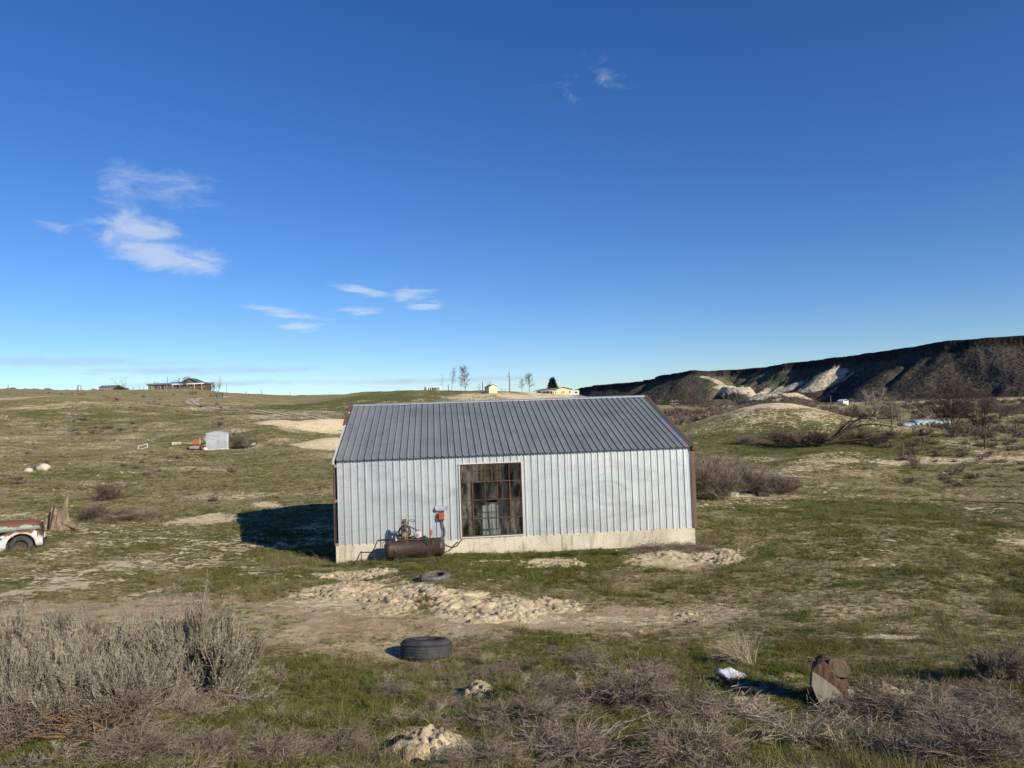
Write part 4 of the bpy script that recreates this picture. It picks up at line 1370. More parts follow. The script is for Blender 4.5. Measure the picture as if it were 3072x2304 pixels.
def tangle_proto(seed, mats, n1=30, n2=330, n3=2300, flat=0.75, w=0.0045, up=0.1):
    """a dry tumbled bush of fine interlaced twigs, about 1 m across and 0.6 high"""
    g = np.random.default_rng(seed)
    d = cone_dirs(n1, 1.6, g, 0.05)
    a = strands(g.normal(0, 0.04, (n1, 3)) * [1, 1, 0.2], d, g.uniform(0.3, 0.6, n1), 6, up, 0.2, g)
    p, t, _ = along(a, n2, 0.2, 1, g)
    b = strands(p, unit(t + g.normal(0, 0.55, (n2, 3))), g.uniform(0.15, 0.36, n2), 5, up * 0.6, 0.2, g)
    p, t, _ = along(b, n3, 0.15, 1, g)
    c = strands(p, unit(t + g.normal(0, 0.65, (n3, 3))), g.uniform(0.06, 0.19, n3), 4, 0.0, 0.2, g)
    parts = []
    for q, wa, wb, mi in ((a, w * 2.0, w * 1.2, 0), (b, w * 1.25, w * 0.9, 0), (c, w, w * 0.6, len(mats) - 1)):
        q = q.copy(); q[..., 2] = np.abs(q[..., 2]) * flat + 0.01
        parts.append((*ribbons(q, wa, wb, g), mi))
    return proto('dry_bush_mesh', parts, mats)


def thicket_proto(seed, mats, n1=34, n2=500, n3=3000, w=0.008):
    """tall upright arching twigs, about 1 m high and 1.1 across"""
    g = np.random.default_rng(seed)
    d = cone_dirs(n1, 0.9, g)
    a = strands(g.normal(0, 0.16, (n1, 3)) * [1, 1, 0], d, g.uniform(0.5, 1.0, n1), 7, 0.1, 0.10, g)
    p, t, _ = along(a, n2, 0.15, 1, g)
    b = strands(p, unit(t + g.normal(0, 0.40, (n2, 3)) + [0, 0, 0.2]), g.uniform(0.18, 0.45, n2), 5, 0.1, 0.14, g)
    p, t, _ = along(b, n3, 0.1, 1, g)
    c = strands(p, unit(t + g.normal(0, 0.45, (n3, 3)) + [0, 0, 0.1]), g.uniform(0.08, 0.24, n3), 4, 0.1, 0.12, g)
    parts = []
    for q, wa, wb in ((a, w * 1.8, w), (b, w, w * 0.8), (c, w * 0.8, w * 0.5)):
        q = q.copy(); q[..., 2] = np.maximum(np.abs(q[..., 2]), 0.01)
        parts.append((*ribbons(q, wa, wb, g), 0))
    return proto('brush_mesh', parts, mats)


def tree_parts(seed, h, stems=1, spread=0.5, n1=26, n2=200, n3=900, trunk_r=0.02, lo=0.25, upw=0.35, wid=1.0, slim=0.4):
    """a leafless tree: (trunk arrays, crown arrays)"""
    g = np.random.default_rng(seed)
    d = unit(np.stack([g.normal(0, spread * (stems > 1) + 0.04, stems), g.normal(0, spread * (stems > 1) + 0.04, stems), np.ones(stems)], 1))
    tr = strands(np.zeros((stems, 3)) + g.normal(0, 0.03 * h * (stems > 1), (stems, 3)) * [1, 1, 0], d, g.uniform(0.82, 1.0, stems) * h, 9, 0.1, 0.05, g)
    tv = prisms(tr, trunk_r * h, trunk_r * h * 0.12)
    p, t, _ = along(tr, n1 * stems, lo, 0.97, g)
    fade = np.clip(1.15 - (p[:, 2] / h), 0.15, 1)
    n = n1 * stems
    a = unit(np.stack([g.normal(0, 1, n), g.normal(0, 1, n), np.zeros(n)], 1))
    b1 = strands(p, unit(a * wid + t * 0.7), g.uniform(0.7, 1.1, n) * slim * h * fade, 6, upw, 0.12, g)
    p, t, i = along(b1, n2 * stems, 0.2, 1, g)
    b2 = strands(p, unit(t + g.normal(0, 0.5, (len(p), 3))), g.uniform(0.06, 0.16, len(p)) * h, 5, 0.15, 0.12, g)
    p, t, _ = along(b2, n3 * stems, 0.2, 1, g)
    b3 = strands(p, unit(t + g.normal(0, 0.5, (len(p), 3))), g.uniform(0.03, 0.09, len(p)) * h, 3, 0.1, 0.1, g)
    cv = join([(*prisms(b1, trunk_r * h * 0.36, trunk_r * h * 0.12), 0), (*ribbons(b2, trunk_r * h * 0.30, trunk_r * h * 0.16, g), 0), (*ribbons(b3, trunk_r * h * 0.2, trunk_r * h * 0.12, g), 0)])
    return tv, (cv[0], np.concatenate(cv[1]))


def bare_tree(name, loc, h, label, mt, seed, group=None, cat='tree', rz=0.0, **kw):
    tv, cv = tree_parts(seed, h, **kw)
    r = empty(name, loc, rz)
    tag(r, label, cat, group)
    mesh_np('trunk', tv[0], tv[1], mt, r)
    mesh_np('crown', cv[0], cv[1], mt, r)
    return r


def thing(name, data, loc, scale, rz, label, cat, group=None, sxyz=None, rx=0.0):
    o = bpy.data.objects.new(name, data)
    o.location = loc
    o.rotation_euler = (rx, 0, rz)
    o.scale = tuple(scale * q for q in sxyz) if sxyz else (scale,) * 3
    col.objects.link(o)
    return tag(o, label, cat, group)


# ------------------------------------------------------------------ grass and weeds, scattered as stuff
def tuft_data(name, seed, nb, h, spread, w, droop):
    g = np.random.default_rng(seed)
    a = g.uniform(0, 2 * math.pi, nb)
    d = unit(np.stack([np.cos(a) * spread, np.sin(a) * spread, np.ones(nb)], 1) + g.normal(0, 0.25, (nb, 3)))
    q = strands(g.normal(0, 0.022, (nb, 3)) * [1, 1, 0], d, g.uniform(0.5, 1.0, nb) * h, 4, -droop, 0.08, g)
    q[..., 2] = np.maximum(q[..., 2], 0.002)
    v, f = ribbons(q, w, w * 0.25, g)
    return proto(name, [(v, f, 0)], [M['blade']])


def scatter(name, protos, pts, rot, scl, idx, tint, label, cat):
    """one stuff object whose points carry the tufts"""
    cl = bpy.data.collections.new(name + '_parts')
    for k, me in enumerate(protos):
        cl.objects.link(bpy.data.objects.new('%s_tuft_%02d' % (name, k), me))
    me = bpy.data.meshes.new(name)
    me.vertices.add(len(pts))
    me.vertices.foreach_set('co', pts.astype(np.float32).ravel())
    for nm, ty, arr, key in (('rot', 'FLOAT_VECTOR', rot, 'vector'), ('scl', 'FLOAT_VECTOR', scl, 'vector'), ('idx', 'INT', idx, 'value'), ('tint', 'FLOAT', tint, 'value')):
        at = me.attributes.new(nm, ty, 'POINT')
        at.data.foreach_set(key, np.ascontiguousarray(arr, np.int32 if ty == 'INT' else np.float32).ravel())
    o = bpy.data.objects.new(name, me)
    col.objects.link(o)
    gn = bpy.data.node_groups.new(name + '_scatter', 'GeometryNodeTree')
    gn.interface.new_socket('Geometry', in_out='INPUT', socket_type='NodeSocketGeometry')
    gn.interface.new_socket('Geometry', in_out='OUTPUT', socket_type='NodeSocketGeometry')
    N = gn.nodes; L = gn.links
    gi, go = N.new('NodeGroupInput'), N.new('NodeGroupOutput')
    ci = N.new('GeometryNodeCollectionInfo')
    ci.inputs['Collection'].default_value = cl
    ci.inputs['Separate Children'].default_value = True
    ci.inputs['Reset Children'].default_value = True
    ip = N.new('GeometryNodeInstanceOnPoints')
    ip.inputs['Pick Instance'].default_value = True
    def named(nm, ty):
        a = N.new('GeometryNodeInputNamedAttribute'); a.data_type = ty
        a.inputs['Name'].default_value = nm
        return next(s for s in a.outputs if s.enabled and s.name == 'Attribute')
    er = N.new('FunctionNodeEulerToRotation')
    L.new(named('rot', 'FLOAT_VECTOR'), er.inputs[0])
    L.new(gi.outputs[0], ip.inputs['Points'])
    L.new(ci.outputs[0], ip.inputs['Instance'])
    L.new(named('idx', 'INT'), ip.inputs['Instance Index'])
    L.new(er.outputs[0], ip.inputs['Rotation'])
    L.new(named('scl', 'FLOAT_VECTOR'), ip.inputs['Scale'])
    L.new(ip.outputs[0], go.inputs[0])
    md = o.modifiers.new('scatter', 'NODES')
    md.node_group = gn
    return tag(o, label, cat, None, 'stuff')


def wedge(n, d0, d1, half, g, power=0.5):
    """random ground points in front of the camera; power .5 = even density"""
    t = g.uniform(0, 1, n)
    d = (d0 ** (1 / power) + t * (d1 ** (1 / power) - d0 ** (1 / power))) ** power
    a = g.uniform(-half, half, n)
    return d * np.sin(np.radians(a)), d * np.cos(np.radians(a))


def off_barn(x, y, pad=0.1):
    lu = (x - BARN_O[0]) * _bu[0] + (y - BARN_O[1]) * _bu[1]
    lv = (x - BARN_O[0]) * _bv[0] + (y - BARN_O[1]) * _bv[1]
    return (lu < -0.12 - pad) | (lu > BL + 0.1 + pad) | (lv < -0.1 - pad) | (lv > 2 * BW2 + pad)


g = np.random.default_rng(11)
tufts = [tuft_data('green_tuft', 1, 16, 0.10, 0.5, 0.0065, 0.5), tuft_data('green_tuft', 2, 20, 0.075, 0.7, 0.006, 0.7), tuft_data('green_tuft', 3, 14, 0.13, 0.45, 0.006, 0.9),
         tuft_data('straw_tuft', 4, 12, 0.16, 0.6, 0.004, 0.7), tuft_data('straw_tuft', 5, 14, 0.09, 1.3, 0.0045, 0.6), tuft_data('straw_tuft', 6, 9, 0.22, 0.4, 0.0035, 0.5)]
PX, PY, SC = [], [], []
for n, d0, d1, half, sc in ((60000, 3.2, 14, 41, 0.85), (95000, 14, 34, 40, 1.3), (72000, 34, 80, 39, 2.0), (40000, 80, 210, 39, 3.2)):
    x, y = wedge(n, d0, d1, half, g)
    s_, d_, gr = cover(x, y)
    hum = fbm(x, y, 0.5, 2, 91)
    cl = fbm(x, y, 0.9, 3, 93)
    keep = (g.uniform(0, 1, n) < np.clip(1.0 - 1.7 * s_ - 0.75 * d_ + 0.2 * gr, 0.03, 1) * np.maximum(sstep(0.40, 0.56, cl), 0.45 if d0 < 10 else 0.08)) & off_barn(x, y, 0.0) & (s_ + (hum - 0.5) * 0.3 < 0.55)
    PX.append(x[keep]); PY.append(y[keep]); SC.append(np.full(keep.sum(), sc) * g.uniform(0.55, 1.25, keep.sum()) * (0.55 + 0.9 * hum[keep]))
PX, PY, SC = map(np.concatenate, (PX, PY, SC))
s_, d_, gr = cover(PX, PY)
n = len(PX)
gz_ = ground(PX, PY)
drynoise = fbm(PX, PY, 1.1, 3, 95)
straw = g.uniform(0, 1, n) < np.clip(0.66 - gr * 0.75 + (drynoise - 0.5) * 1.5, 0.05, 0.92)
idx = np.where(straw, g.integers(3, 6, n), g.integers(0, 3, n))
far = np.hypot(PX, PY)
tint = np.clip(np.where(straw, g.uniform(0.55, 1, n), g.uniform(0, 0.4, n) + (drynoise - 0.45) * 0.5), 0, 1)
zsc = np.where(far > 34, 0.75, 1.0) * np.where(d_ > 0.5, 0.6, 1.0)
rot = np.stack([g.normal(0, 0.15, n), g.normal(0, 0.15, n), g.uniform(0, 6.28, n)], 1)
scatter('grass', tufts, np.stack([PX, PY, gz_ - 0.005], 1), rot, np.stack([SC, SC, SC * zsc], 1), idx, tint, 'short green and straw coloured pasture grass over the ground', 'grass')

# ------------------------------------------------------------------ foreground plants
SAGE = [sage_proto(101), sage_proto(102), sage_proto(103)]
TANG = [tangle_proto(201, [M['dead_twig']]), tangle_proto(202, [M['dead_twig'], M['mauve_twig']]), tangle_proto(203, [M['mauve_twig'], M['dead_twig']]), tangle_proto(204, [M['pale_twig'], M['dead_twig']], 24, 220, 1300)]
THIC = [thicket_proto(301, [M['mauve_twig']]), thicket_proto(302, [M['mauve_twig']]), thicket_proto(303, [M['brown_twig']], 30, 400, 2200)]

for px, py, sc, k, rz, lab in [
        (610, 2085, 1.70, 0, 0.3, 'tall rounded grey-green sagebrush nearest to the green grass, right of its clump'),
        (400, 2050, 1.22, 1, 2.1, 'grey sagebrush in the middle of the left foreground clump'),
        (270, 2090, 1.45, 2, 4.0, 'broad grey sagebrush behind the orange-lichened dead stems'),
        (60, 2100, 1.42, 0, 1.2, 'sagebrush cut by the left edge of the picture'),
        (185, 1905, 0.75, 1, 0.6, 'small pale sagebrush standing alone behind the left clump'),
        (-150, 2090, 1.1, 2, 5.0, None),
        (190, 2165, 1.0, 0, 2.6, 'low grey sagebrush in front of the clump, above the lichened stems'),
        (390, 2150, 0.95, 1, 5.2, 'low grey sagebrush in front of the gap in the clump'),
        (20, 2185, 1.0, 2, 0.9, 'low grey sagebrush in the lower left corner'),
        (300, 1945, 0.80, 2, 3.3, 'smaller sagebrush at the back of the clump, in its middle')]:
    p = hit(px, py)
    thing('sagebrush', SAGE[k], p, sc, rz, lab or 'sagebrush just outside the left edge of the picture', 'sagebrush', 'sagebrush clump on the left', (0.74, 0.74, 0.95) if px == 610 else (0.82, 0.82, 0.95))
p = hit(3000, 2045)
thing('sagebrush', SAGE[1], p, 0.72, 1.0, 'lone dark sagebrush at the right edge beyond the log', 'sagebrush')
p = hit(830, 2040)
thing('sagebrush', SAGE[2], p, 0.25, 1.0, 'tiny silvery sprig of sagebrush in the green grass left of the tyre', 'sagebrush')

# dead lower half of the left clump, with orange lichen on its stems
for px, py, sc, k, rz, lab in [(330, 2200, 0.9, 0, 0.0, 'dead grey brush sprawling in front of the sagebrush clump'), (110, 2210, 0.9, 1, 1.9, 'dead grey brush sprawling in the lower left corner'),
                               (500, 2120, 0.7, 3, 3.0, 'pale dead twigs at the foot of the rounded sagebrush'), (560, 2150, 0.6, 2, 0.7, 'dead brown brush under the tall rounded sagebrush')]:
    thing('dead_brush', TANG[k], hit(px, py), sc, rz, lab, 'brush')
g = np.random.default_rng(77)
st = strands(g.normal(0, 0.08, (110, 3)) * [1, 1, 0], unit(np.stack([g.normal(0.25, 0.9, 110), g.normal(-0.3, 0.4, 110), g.uniform(0.05, 0.5, 110)], 1)), g.uniform(0.15, 0.5, 110), 6, -0.25, 0.2, g)
st[..., 2] = np.minimum(np.abs(st[..., 2]), 0.22) + 0.02
v, f = prisms(st, 0.009, 0.004)
o = mesh_np('lichened_stems', v, f, M['lichen'])
o.location = hit(255, 2212)
tag(o, 'orange lichen covered dead stems splayed at the base of the brush', 'dead stems')

# dry bushes across the foreground
dry = [(1480, 2030, 0.75, 'dry grey bush in the grass right of the near tyre'), (1560, 2190, 1.25, 'dark twiggy dry bush right of the pale clod pile'), (1870, 2120, 1.45, 'large mauve-grey dry bush in the middle of the foreground'),
       (1760, 2010, 0.8, 'low dry bush behind the large mauve-grey one'), (2050, 2150, 1.15, 'dry bush on the right shoulder of the large one'), (2230, 2160, 1.1, 'dry bush left of the pale wiry bush'),
       (2440, 2230, 1.0, 'pale wiry bush below the log'), (2570, 2150, 0.6, 'small dry bush just right of the cut log'), (2330, 2100, 0.8, 'low dry bush left of the cut log'),
       (2760, 2150, 1.2, 'dry bush right of the cut log among pale clods'), (2900, 2210, 1.4, 'big dry bush in the lower right part of the foreground'), (3030, 2150, 1.2, 'dry bush at the right edge of the foreground'),
       (2640, 2270, 1.0, 'dry bush at the bottom edge, right of the pale wiry bush'), (1000, 2270, 1.0, 'grey dry bush at the bottom edge left of the clod pile'), (820, 2285, 0.9, 'dry bush at the bottom edge below the pale sprawl of grass'),
       (620, 2270, 1.0, 'dead grey bush at the bottom left beside green grass'), (1700, 2290, 1.2, 'dry bush at the bottom edge below the twiggy one'), (2080, 2285, 1.15, 'dry bush at the bottom edge under the large mauve-grey one'),
       (1330, 2130, 0.7, 'small dry bush above the pale clod pile'), (1180, 2080, 0.7, 'low dry tangle in front of the near tyre'), (1620, 2080, 0.9, 'dry tangle between the two hummocks of bare soil'), (2950, 2300, 1.2, 'dry bush in the lower right corner'),
       (400, 2290, 1.0, 'dead grey bush at the bottom edge below the lichened stems'), (1450, 2290, 0.9, 'dry bush at the bottom edge right of the clod pile'), (1960, 2030, 0.8, 'low brown bush in front of the straw clump')]
for i, (px, py, sc, lab) in enumerate(dry):
    k = 3 if 'pale wiry' in lab else (i * 2 + i // 3) % 3
    thing('dry_bush', TANG[k], hit(px, py), sc * (0.80 if px > 1500 else 0.68), i * 1.7, lab, 'bush', 'dry bushes across the foreground', (1.1, 1.1, 0.58 + 0.25 * ((i * 7) % 5) / 5))
# the odd curved bleached stick lying in the weeds
g = np.random.default_rng(5)
for i, (px, py, a, L, lab) in enumerate([(1770, 2110, 0.2, 0.5, 'bleached curved stick lying on the dark hollow by the bushes'), (2060, 2130, -0.4, 0.6, 'pale bent stick arching out of the mauve-grey bush'), (1820, 2260, 0.9, 0.55, 'pale forked stick near the bottom edge, centre right'),
                                        (30, 2230, 0.6, 0.7, 'long bleached stick in the lower left corner'), (2200, 2090, -0.6, 0.5, 'pale curved stick above the pale wiry bush')]):
    s = strands(np.zeros((4, 3)) + g.normal(0, 0.05, (4, 3)) * [1, 1, 0], unit(np.array([[math.cos(a + q), math.sin(a + q), 0.35] for q in (0, 0.4, -0.5, 0.15)])), np.array([L, L * 0.6, L * 0.5, L * 0.8]), 8, -0.3, 0.14, g)
    s[..., 2] = np.abs(s[..., 2]) + 0.08
    v, f = prisms(s, 0.008, 0.003)
    o = mesh_np('bleached_stick', v, f, M['pale_twig']); o.location = hit(px, py)
    tag(o, lab, 'stick')
# straw clump by the white bag
g = np.random.default_rng(8)
def straw_clump(seed, n, h, lean, mt='straw'):
    g = np.random.default_rng(seed)
    d = unit(np.stack([g.normal(lean[0], 0.35, n), g.normal(lean[1], 0.35, n), np.ones(n)], 1))
    s = strands(g.normal(0, 0.06, (n, 3)) * [1, 1, 0], d, g.uniform(0.5, 1, n) * h, 6, -0.7, 0.08, g)
    s[..., 2] = np.maximum(s[..., 2], 0.01)
    return proto('straw_mesh', [(*ribbons(s, 0.005, 0.002, g), 0)], [M[mt]])
STRAW = straw_clump(8, 420, 0.62, (-0.45, 0.1))
thing('straw_clump', STRAW, hit(2235, 1995), 1.0, 0, 'tall pale straw clump behind the white plastic bag', 'grass clump')
for px, py, sc, rz, lab in [(2160, 1990, 0.5, 1.0, 'short brown weed clump left of the tall straw'), (1460, 1990, 0.35, 2.0, 'small straw tuft right of the near tyre')]:
    thing('straw_clump', STRAW, hit(px, py), sc, rz, lab, 'grass clump')

# finer dead weeds between the bushes: uncountable ground cover
g = np.random.default_rng(21)
mini = [tangle_proto(211, [M['dead_twig']], 9, 50, 160, 0.7, 0.010), tangle_proto(212, [M['mauve_twig']], 10, 60, 180, 0.9, 0.010), tangle_proto(213, [M['pale_twig']], 7, 36, 90, 0.6, 0.008)]
X, Y = [], []
for n, d0, d1 in ((1900, 3.5, 11.5), (400, 11.5, 26)):
    x, y = wedge(n, d0, d1, 41, g)
    s_, d_, gr = cover(x, y)
    k = (g.uniform(0, 1, n) < np.clip((fbm(x, y, 1.6, 3, 97) - 0.40) * 4.0, 0.02, 1) * (1 - 0.5 * gr)) & (s_ < 0.45) & (d_ < 0.6) & off_barn(x, y, 0.2)
    X.append(x[k]); Y.append(y[k])
X, Y = np.concatenate(X), np.concatenate(Y)
n = len(X)
sc = g.uniform(0.15, 0.38, n)
scatter('dead_weeds', mini, np.stack([X, Y, ground(X, Y)], 1), np.stack([g.normal(0, 0.2, n), g.normal(0, 0.2, n), g.uniform(0, 6.28, n)], 1), np.stack([sc, sc, sc], 1), g.integers(0, 3, n), np.ones(n), 'fine grey dead weeds matted between the bushes', 'weeds')

# ------------------------------------------------------------------ piles of pale spoil, clods and stones
def clod_data(seed, sub=2, rough=0.35):
    import bmesh
    bm = bmesh.new()
    bmesh.ops.create_icosphere(bm, subdivisions=sub, radius=1.0)
    v = np.array([q.co[:] for q in bm.verts]); f = np.array([[q.index for q in p.verts] for p in bm.faces])
    bm.free()
    k = 0.7 + rough * 1.6 * (fbm(v[:, 0] + seed * 7.1, v[:, 1] * 1.3 + v[:, 2], 0.9, 2, seed) - 0.2)
    v = v * k[:, None] * np.array([1.0, 0.85, 0.68])
    return v, f


def chunk_data(seed):
    """an angular broken lump: a ball cut flat by a dozen random planes"""
    v, f = clod_data(seed, 2, 0.2)
    g = np.random.default_rng(seed)
    for nrm in unit(g.normal(0, 1, (11, 3))):
        h = g.uniform(0.35, 0.62)
        over = np.maximum(v @ nrm - h, 0)
        v = v - over[:, None] * nrm
    return v, f


def clod_mesh(seed, mt, sub=2):
    v, f = chunk_data(seed)
    o = mesh_np('clod_mesh', v, f, mt); col.objects.unlink(o)
    return o.data


CLOD = [clod_mesh(s, M['pile']) for s in (1, 2, 3, 4)]


def spoil(px0, py0, px1, py1, h, seed, nclod, label, rot=0.0, clod=0.10):
    cx, cy, rx, ry = patch(px0, py0, px1, py1)
    root = empty('spoil_pile', (cx, cy, gz(cx, cy)))
    tag(root, label, 'dirt pile', 'piles of pale dug soil before the workshop')
    n1 = int(min(190, max(40, rx * 60))); n2 = int(min(130, max(36, ry * 60)))
    U, V = np.meshgrid(np.linspace(-1.08, 1.08, n1), np.linspace(-1.08, 1.08, n2), indexing='ij')
    u, v = U.ravel(), V.ravel()
    wob = (fbm(u * rx + seed * 9, v * ry, 0.9, 3, seed) - 0.5)
    r = np.sqrt(u * u + v * v) + wob * 0.75
    x, y = cx + u * rx, cy + v * ry
    prof = np.clip(1.0 - r, 0, 1)
    lump = fbm(x + seed, y, 0.55, 3, seed + 2)
    crack = np.abs(fbm(x + seed, y, 0.15, 3, seed + 4) - 0.5) * 2
    step_ = np.floor(lump * 7) / 7 * 0.6 + lump * 0.4                 # broken, stepped crusts
    z = h * 0.45 * (prof ** 0.7) * (0.2 + 1.3 * step_) + np.clip(prof * 5, 0, 1) * (0.07 * np.clip(crack * 2.2, 0, 1) * (lump > 0.40) - 0.035) - 0.06 * (prof <= 0.02)
    vv = np.stack([x - cx, y - cy, ground(x, y) + z - gz(cx, cy) - 0.01], 1)
    ii = np.arange(n1 * n2).reshape(n1, n2)
    f = np.stack([ii[:-1, :-1], ii[1:, :-1], ii[1:, 1:], ii[:-1, 1:]], -1).reshape(-1, 4)
    keep = (prof[f] > 0).any(1)
    mesh_np('heap', vv, f[keep], M['pile'], root)
    g = np.random.default_rng(seed)
    hx = vv[:, :3][prof > 0.02]
    for k in range(nclod):
        q = hx[g.integers(0, len(hx))]
        c = bpy.data.objects.new('clod', CLOD[k % 4])
        s = clod * (0.22 + 0.75 * g.uniform(0, 1) ** 2.2)
        c.location = (q[0] + g.normal(0, 0.05), q[1] + g.normal(0, 0.05), q[2] + s * 0.15)
        c.scale = (s, s, s); c.rotation_euler = tuple(g.uniform(0, 6, 3)); c.parent = root
        col.objects.link(c)
    return root


spoil(880, 1742, 1130, 1815, 0.34, 11, 60, 'pale heap of dug soil at the left, nearest the shaded grass')
spoil(1040, 1758, 1360, 1838, 0.26, 12, 70, 'low sprawling heap of pale clods below the far tyre')
spoil(1290, 1772, 1640, 1878, 0.40, 13, 90, 'largest heap of pale clods, right of the low sprawling heap')
spoil(1600, 1796, 1760, 1850, 0.16, 14, 40, 'dark-edged low clods at the right end of the largest heap')
spoil(960, 1712, 1040, 1742, 0.22, 15, 14, 'small smooth pale mound nearest the left corner of the workshop')
spoil(1030, 1708, 1180, 1738, 0.16, 16, 20, 'long low pale mound between the workshop and the far tyre')
spoil(2010, 1835, 2125, 1866, 0.14, 17, 26, 'small isolated patch of pale clods right of the big heaps')
spoil(1160, 2215, 1390, 2292, 0.42, 18, 40, 'bright pale clod pile at the bottom edge of the picture', clod=0.05)
spoil(1370, 2062, 1495, 2108, 0.34, 19, 8, 'rounded tan hummock of bare soil in the grass, foreground centre')
spoil(650, 2068, 735, 2096, 0.16, 20, 6, 'flat cream patch of loose soil beside the rounded sagebrush', clod=0.04)
spoil(1930, 1655, 2090, 1690, 0.20, 22, 40, 'pale rubble heaped against the right end of the footing')
spoil(2080, 1650, 2240, 1700, 0.22, 23, 50, 'tan rubble heap just beyond the right corner of the workshop')
spoil(1600, 1682, 1760, 1706, 0.10, 24, 22, 'thin scatter of pale clods in the grass before the footing')
spoil(2200, 2100, 2300, 2140, 0.08, 25, 16, 'crumbly pale soil left of the cut log', clod=0.05)
spoil(2560, 2055, 2690, 2095, 0.09, 26, 22, 'crumbly pale soil right of the cut log', clod=0.05)
spoil(2560, 2115, 2620, 2140, 0.07, 27, 8, 'little pale heap of crumbs just below the cut log', clod=0.05)

# scattered pale stones and crusts lying on the pasture: too many and small to count
g = np.random.default_rng(31)
X, Y, S_ = [], [], []
for n, d0, d1, s in ((1500, 5, 30, 0.035), (2600, 30, 140, 0.12)):
    x, y = wedge(n, d0, d1, 39, g)
    a, b, c = cover(x, y)
    k = (g.uniform(0, 1, n) < np.clip(a * 1.2 + b * 0.25 + 0.06, 0, 1)) & off_barn(x, y, 0.2)
    X.append(x[k]); Y.append(y[k]); S_.append(s * g.uniform(0.4, 1.5, k.sum()) ** 1.3)
X, Y, S_ = map(np.concatenate, (X, Y, S_))
n = len(X)
scatter('loose_stones', CLOD, np.stack([X, Y, ground(X, Y)], 1), np.stack([g.normal(0, 0.3, n), g.normal(0, 0.3, n), g.uniform(0, 6.28, n)], 1), np.stack([S_ * 1.3, S_, S_ * 0.6], 1), g.integers(0, 4, n), np.ones(n), 'loose pale stones and crumbs of soil on the pasture', 'stones')

for px, py, sz, lab in [(130, 1412, 0.46, 'large pale boulder alone on the left pasture'), (85, 1418, 0.30, 'low flat pale boulder just left of the large one')]:
    v, f = clod_data(int(px), 3, 0.3)
    o = mesh_np('boulder', v * (1.15, 0.9, 1.1 if 'large' in lab else 0.45), f, M['rock'])
    p = hit(px, py); o.location = (p.x, p.y, p.z + sz * (0.45 if 'large' in lab else 0.15)); o.scale = (sz,) * 3
    tag(o, lab, 'boulder')

# ------------------------------------------------------------------ tyres, log, bag
def tyre(px, py, r, w, label, mt, lean, lift):
    p = hit(px, py)
    root = empty('tyre', (p.x, p.y, gz(p.x, p.y) + lift), 0.0, rot=(lean, abs(lean) * 0.15, 0.0))
    tag(root, label, 'tyre')
    prof = [(r * 0.57, 0.05 * w), (r * 0.60, 0.0), (r * 0.80, -0.02 * w), (r * 0.95, 0.08 * w), (r, 0.22 * w), (r, 0.78 * w), (r * 0.95, 0.92 * w), (r * 0.80, 1.02 * w), (r * 0.60, 1.0 * w), (r * 0.57, 0.95 * w), (r * 0.70, 0.8 * w), (r * 0.70, 0.2 * w), (r * 0.57, 0.05 * w)]
    car = MB().lathe(prof, 40).build('carcass', mt, root, True)
    for z in (0.36, 0.5, 0.64):                      # ribs between the tread grooves
        MB().lathe([(r * 0.99, w * (z - 0.05)), (r * 1.022, w * (z - 0.045)), (r * 1.022, w * (z + 0.045)), (r * 0.99, w * (z + 0.05))], 40).build('tread_rib', mt, root)
    for z in (0.22, 0.78):
        sh = MB()
        for k in range(44):
            a = k * 2 * math.pi / 44
            sh.bar((math.cos(a) * r * 0.985, math.sin(a) * r * 0.985, w * z), (math.cos(a) * r * 1.018, math.sin(a) * r * 1.018, w * (z + (0.03 if z < 0.5 else -0.03))), 0.05, 0.10 * w)
        tag(sh.build('shoulder_lugs', mt, root), kind='stuff')
    MB().lathe([(r * 0.575, 0.97 * w), (r * 0.62, 1.035 * w), (r * 0.66, 1.03 * w)], 40).build('bead', mt, root, True)
    return root


tyre(1278, 1975, 0.43, 0.33, 'worn black lorry tyre lying in the grass, nearest the camera', M['rubber'], R_(-11), -0.02)
tyre(1306, 1742, 0.41, 0.25, 'grey dusty tyre lying before the workshop, half sunk in dirt', M['dusty_rubber'], R_(3), -0.10)

lp = hit(2470, 2118)
log = empty('cut_log', (lp.x, lp.y, lp.z + 0.06), rot=(R_(-6), R_(8), 0))
log.scale = (1.15, 1.1, 1.0)
tag(log, 'sawn forked tree log standing in the foreground at the right', 'log')


def bark_tube(a, b, r0, r1, seed, n=22, k=9):
    a, b = Vector(a), Vector(b)
    q = rot_to(b - a)
    vs, fs = [], []
    for i in range(k):
        t = i / (k - 1)
        for j in range(n):
            an = 2 * math.pi * j / n
            rr = (r0 + (r1 - r0) * t) * (1 + 0.22 * (float(vnoise(np.array([math.cos(an) * 2.2 + seed]), np.array([math.sin(an) * 2.2 + t * 1.5]), seed)[0]) - 0.5) + 0.05 * math.sin(an * 9 + seed))
            vs.append(tuple(a.lerp(b, t) + q @ Vector((math.cos(an) * rr, math.sin(an) * rr, 0))))
    for i in range(k - 1):
        for j in range(n):
            fs.append((i * n + j, i * n + (j + 1) % n, (i + 1) * n + (j + 1) % n, (i + 1) * n + j))
    return vs, fs, n, k


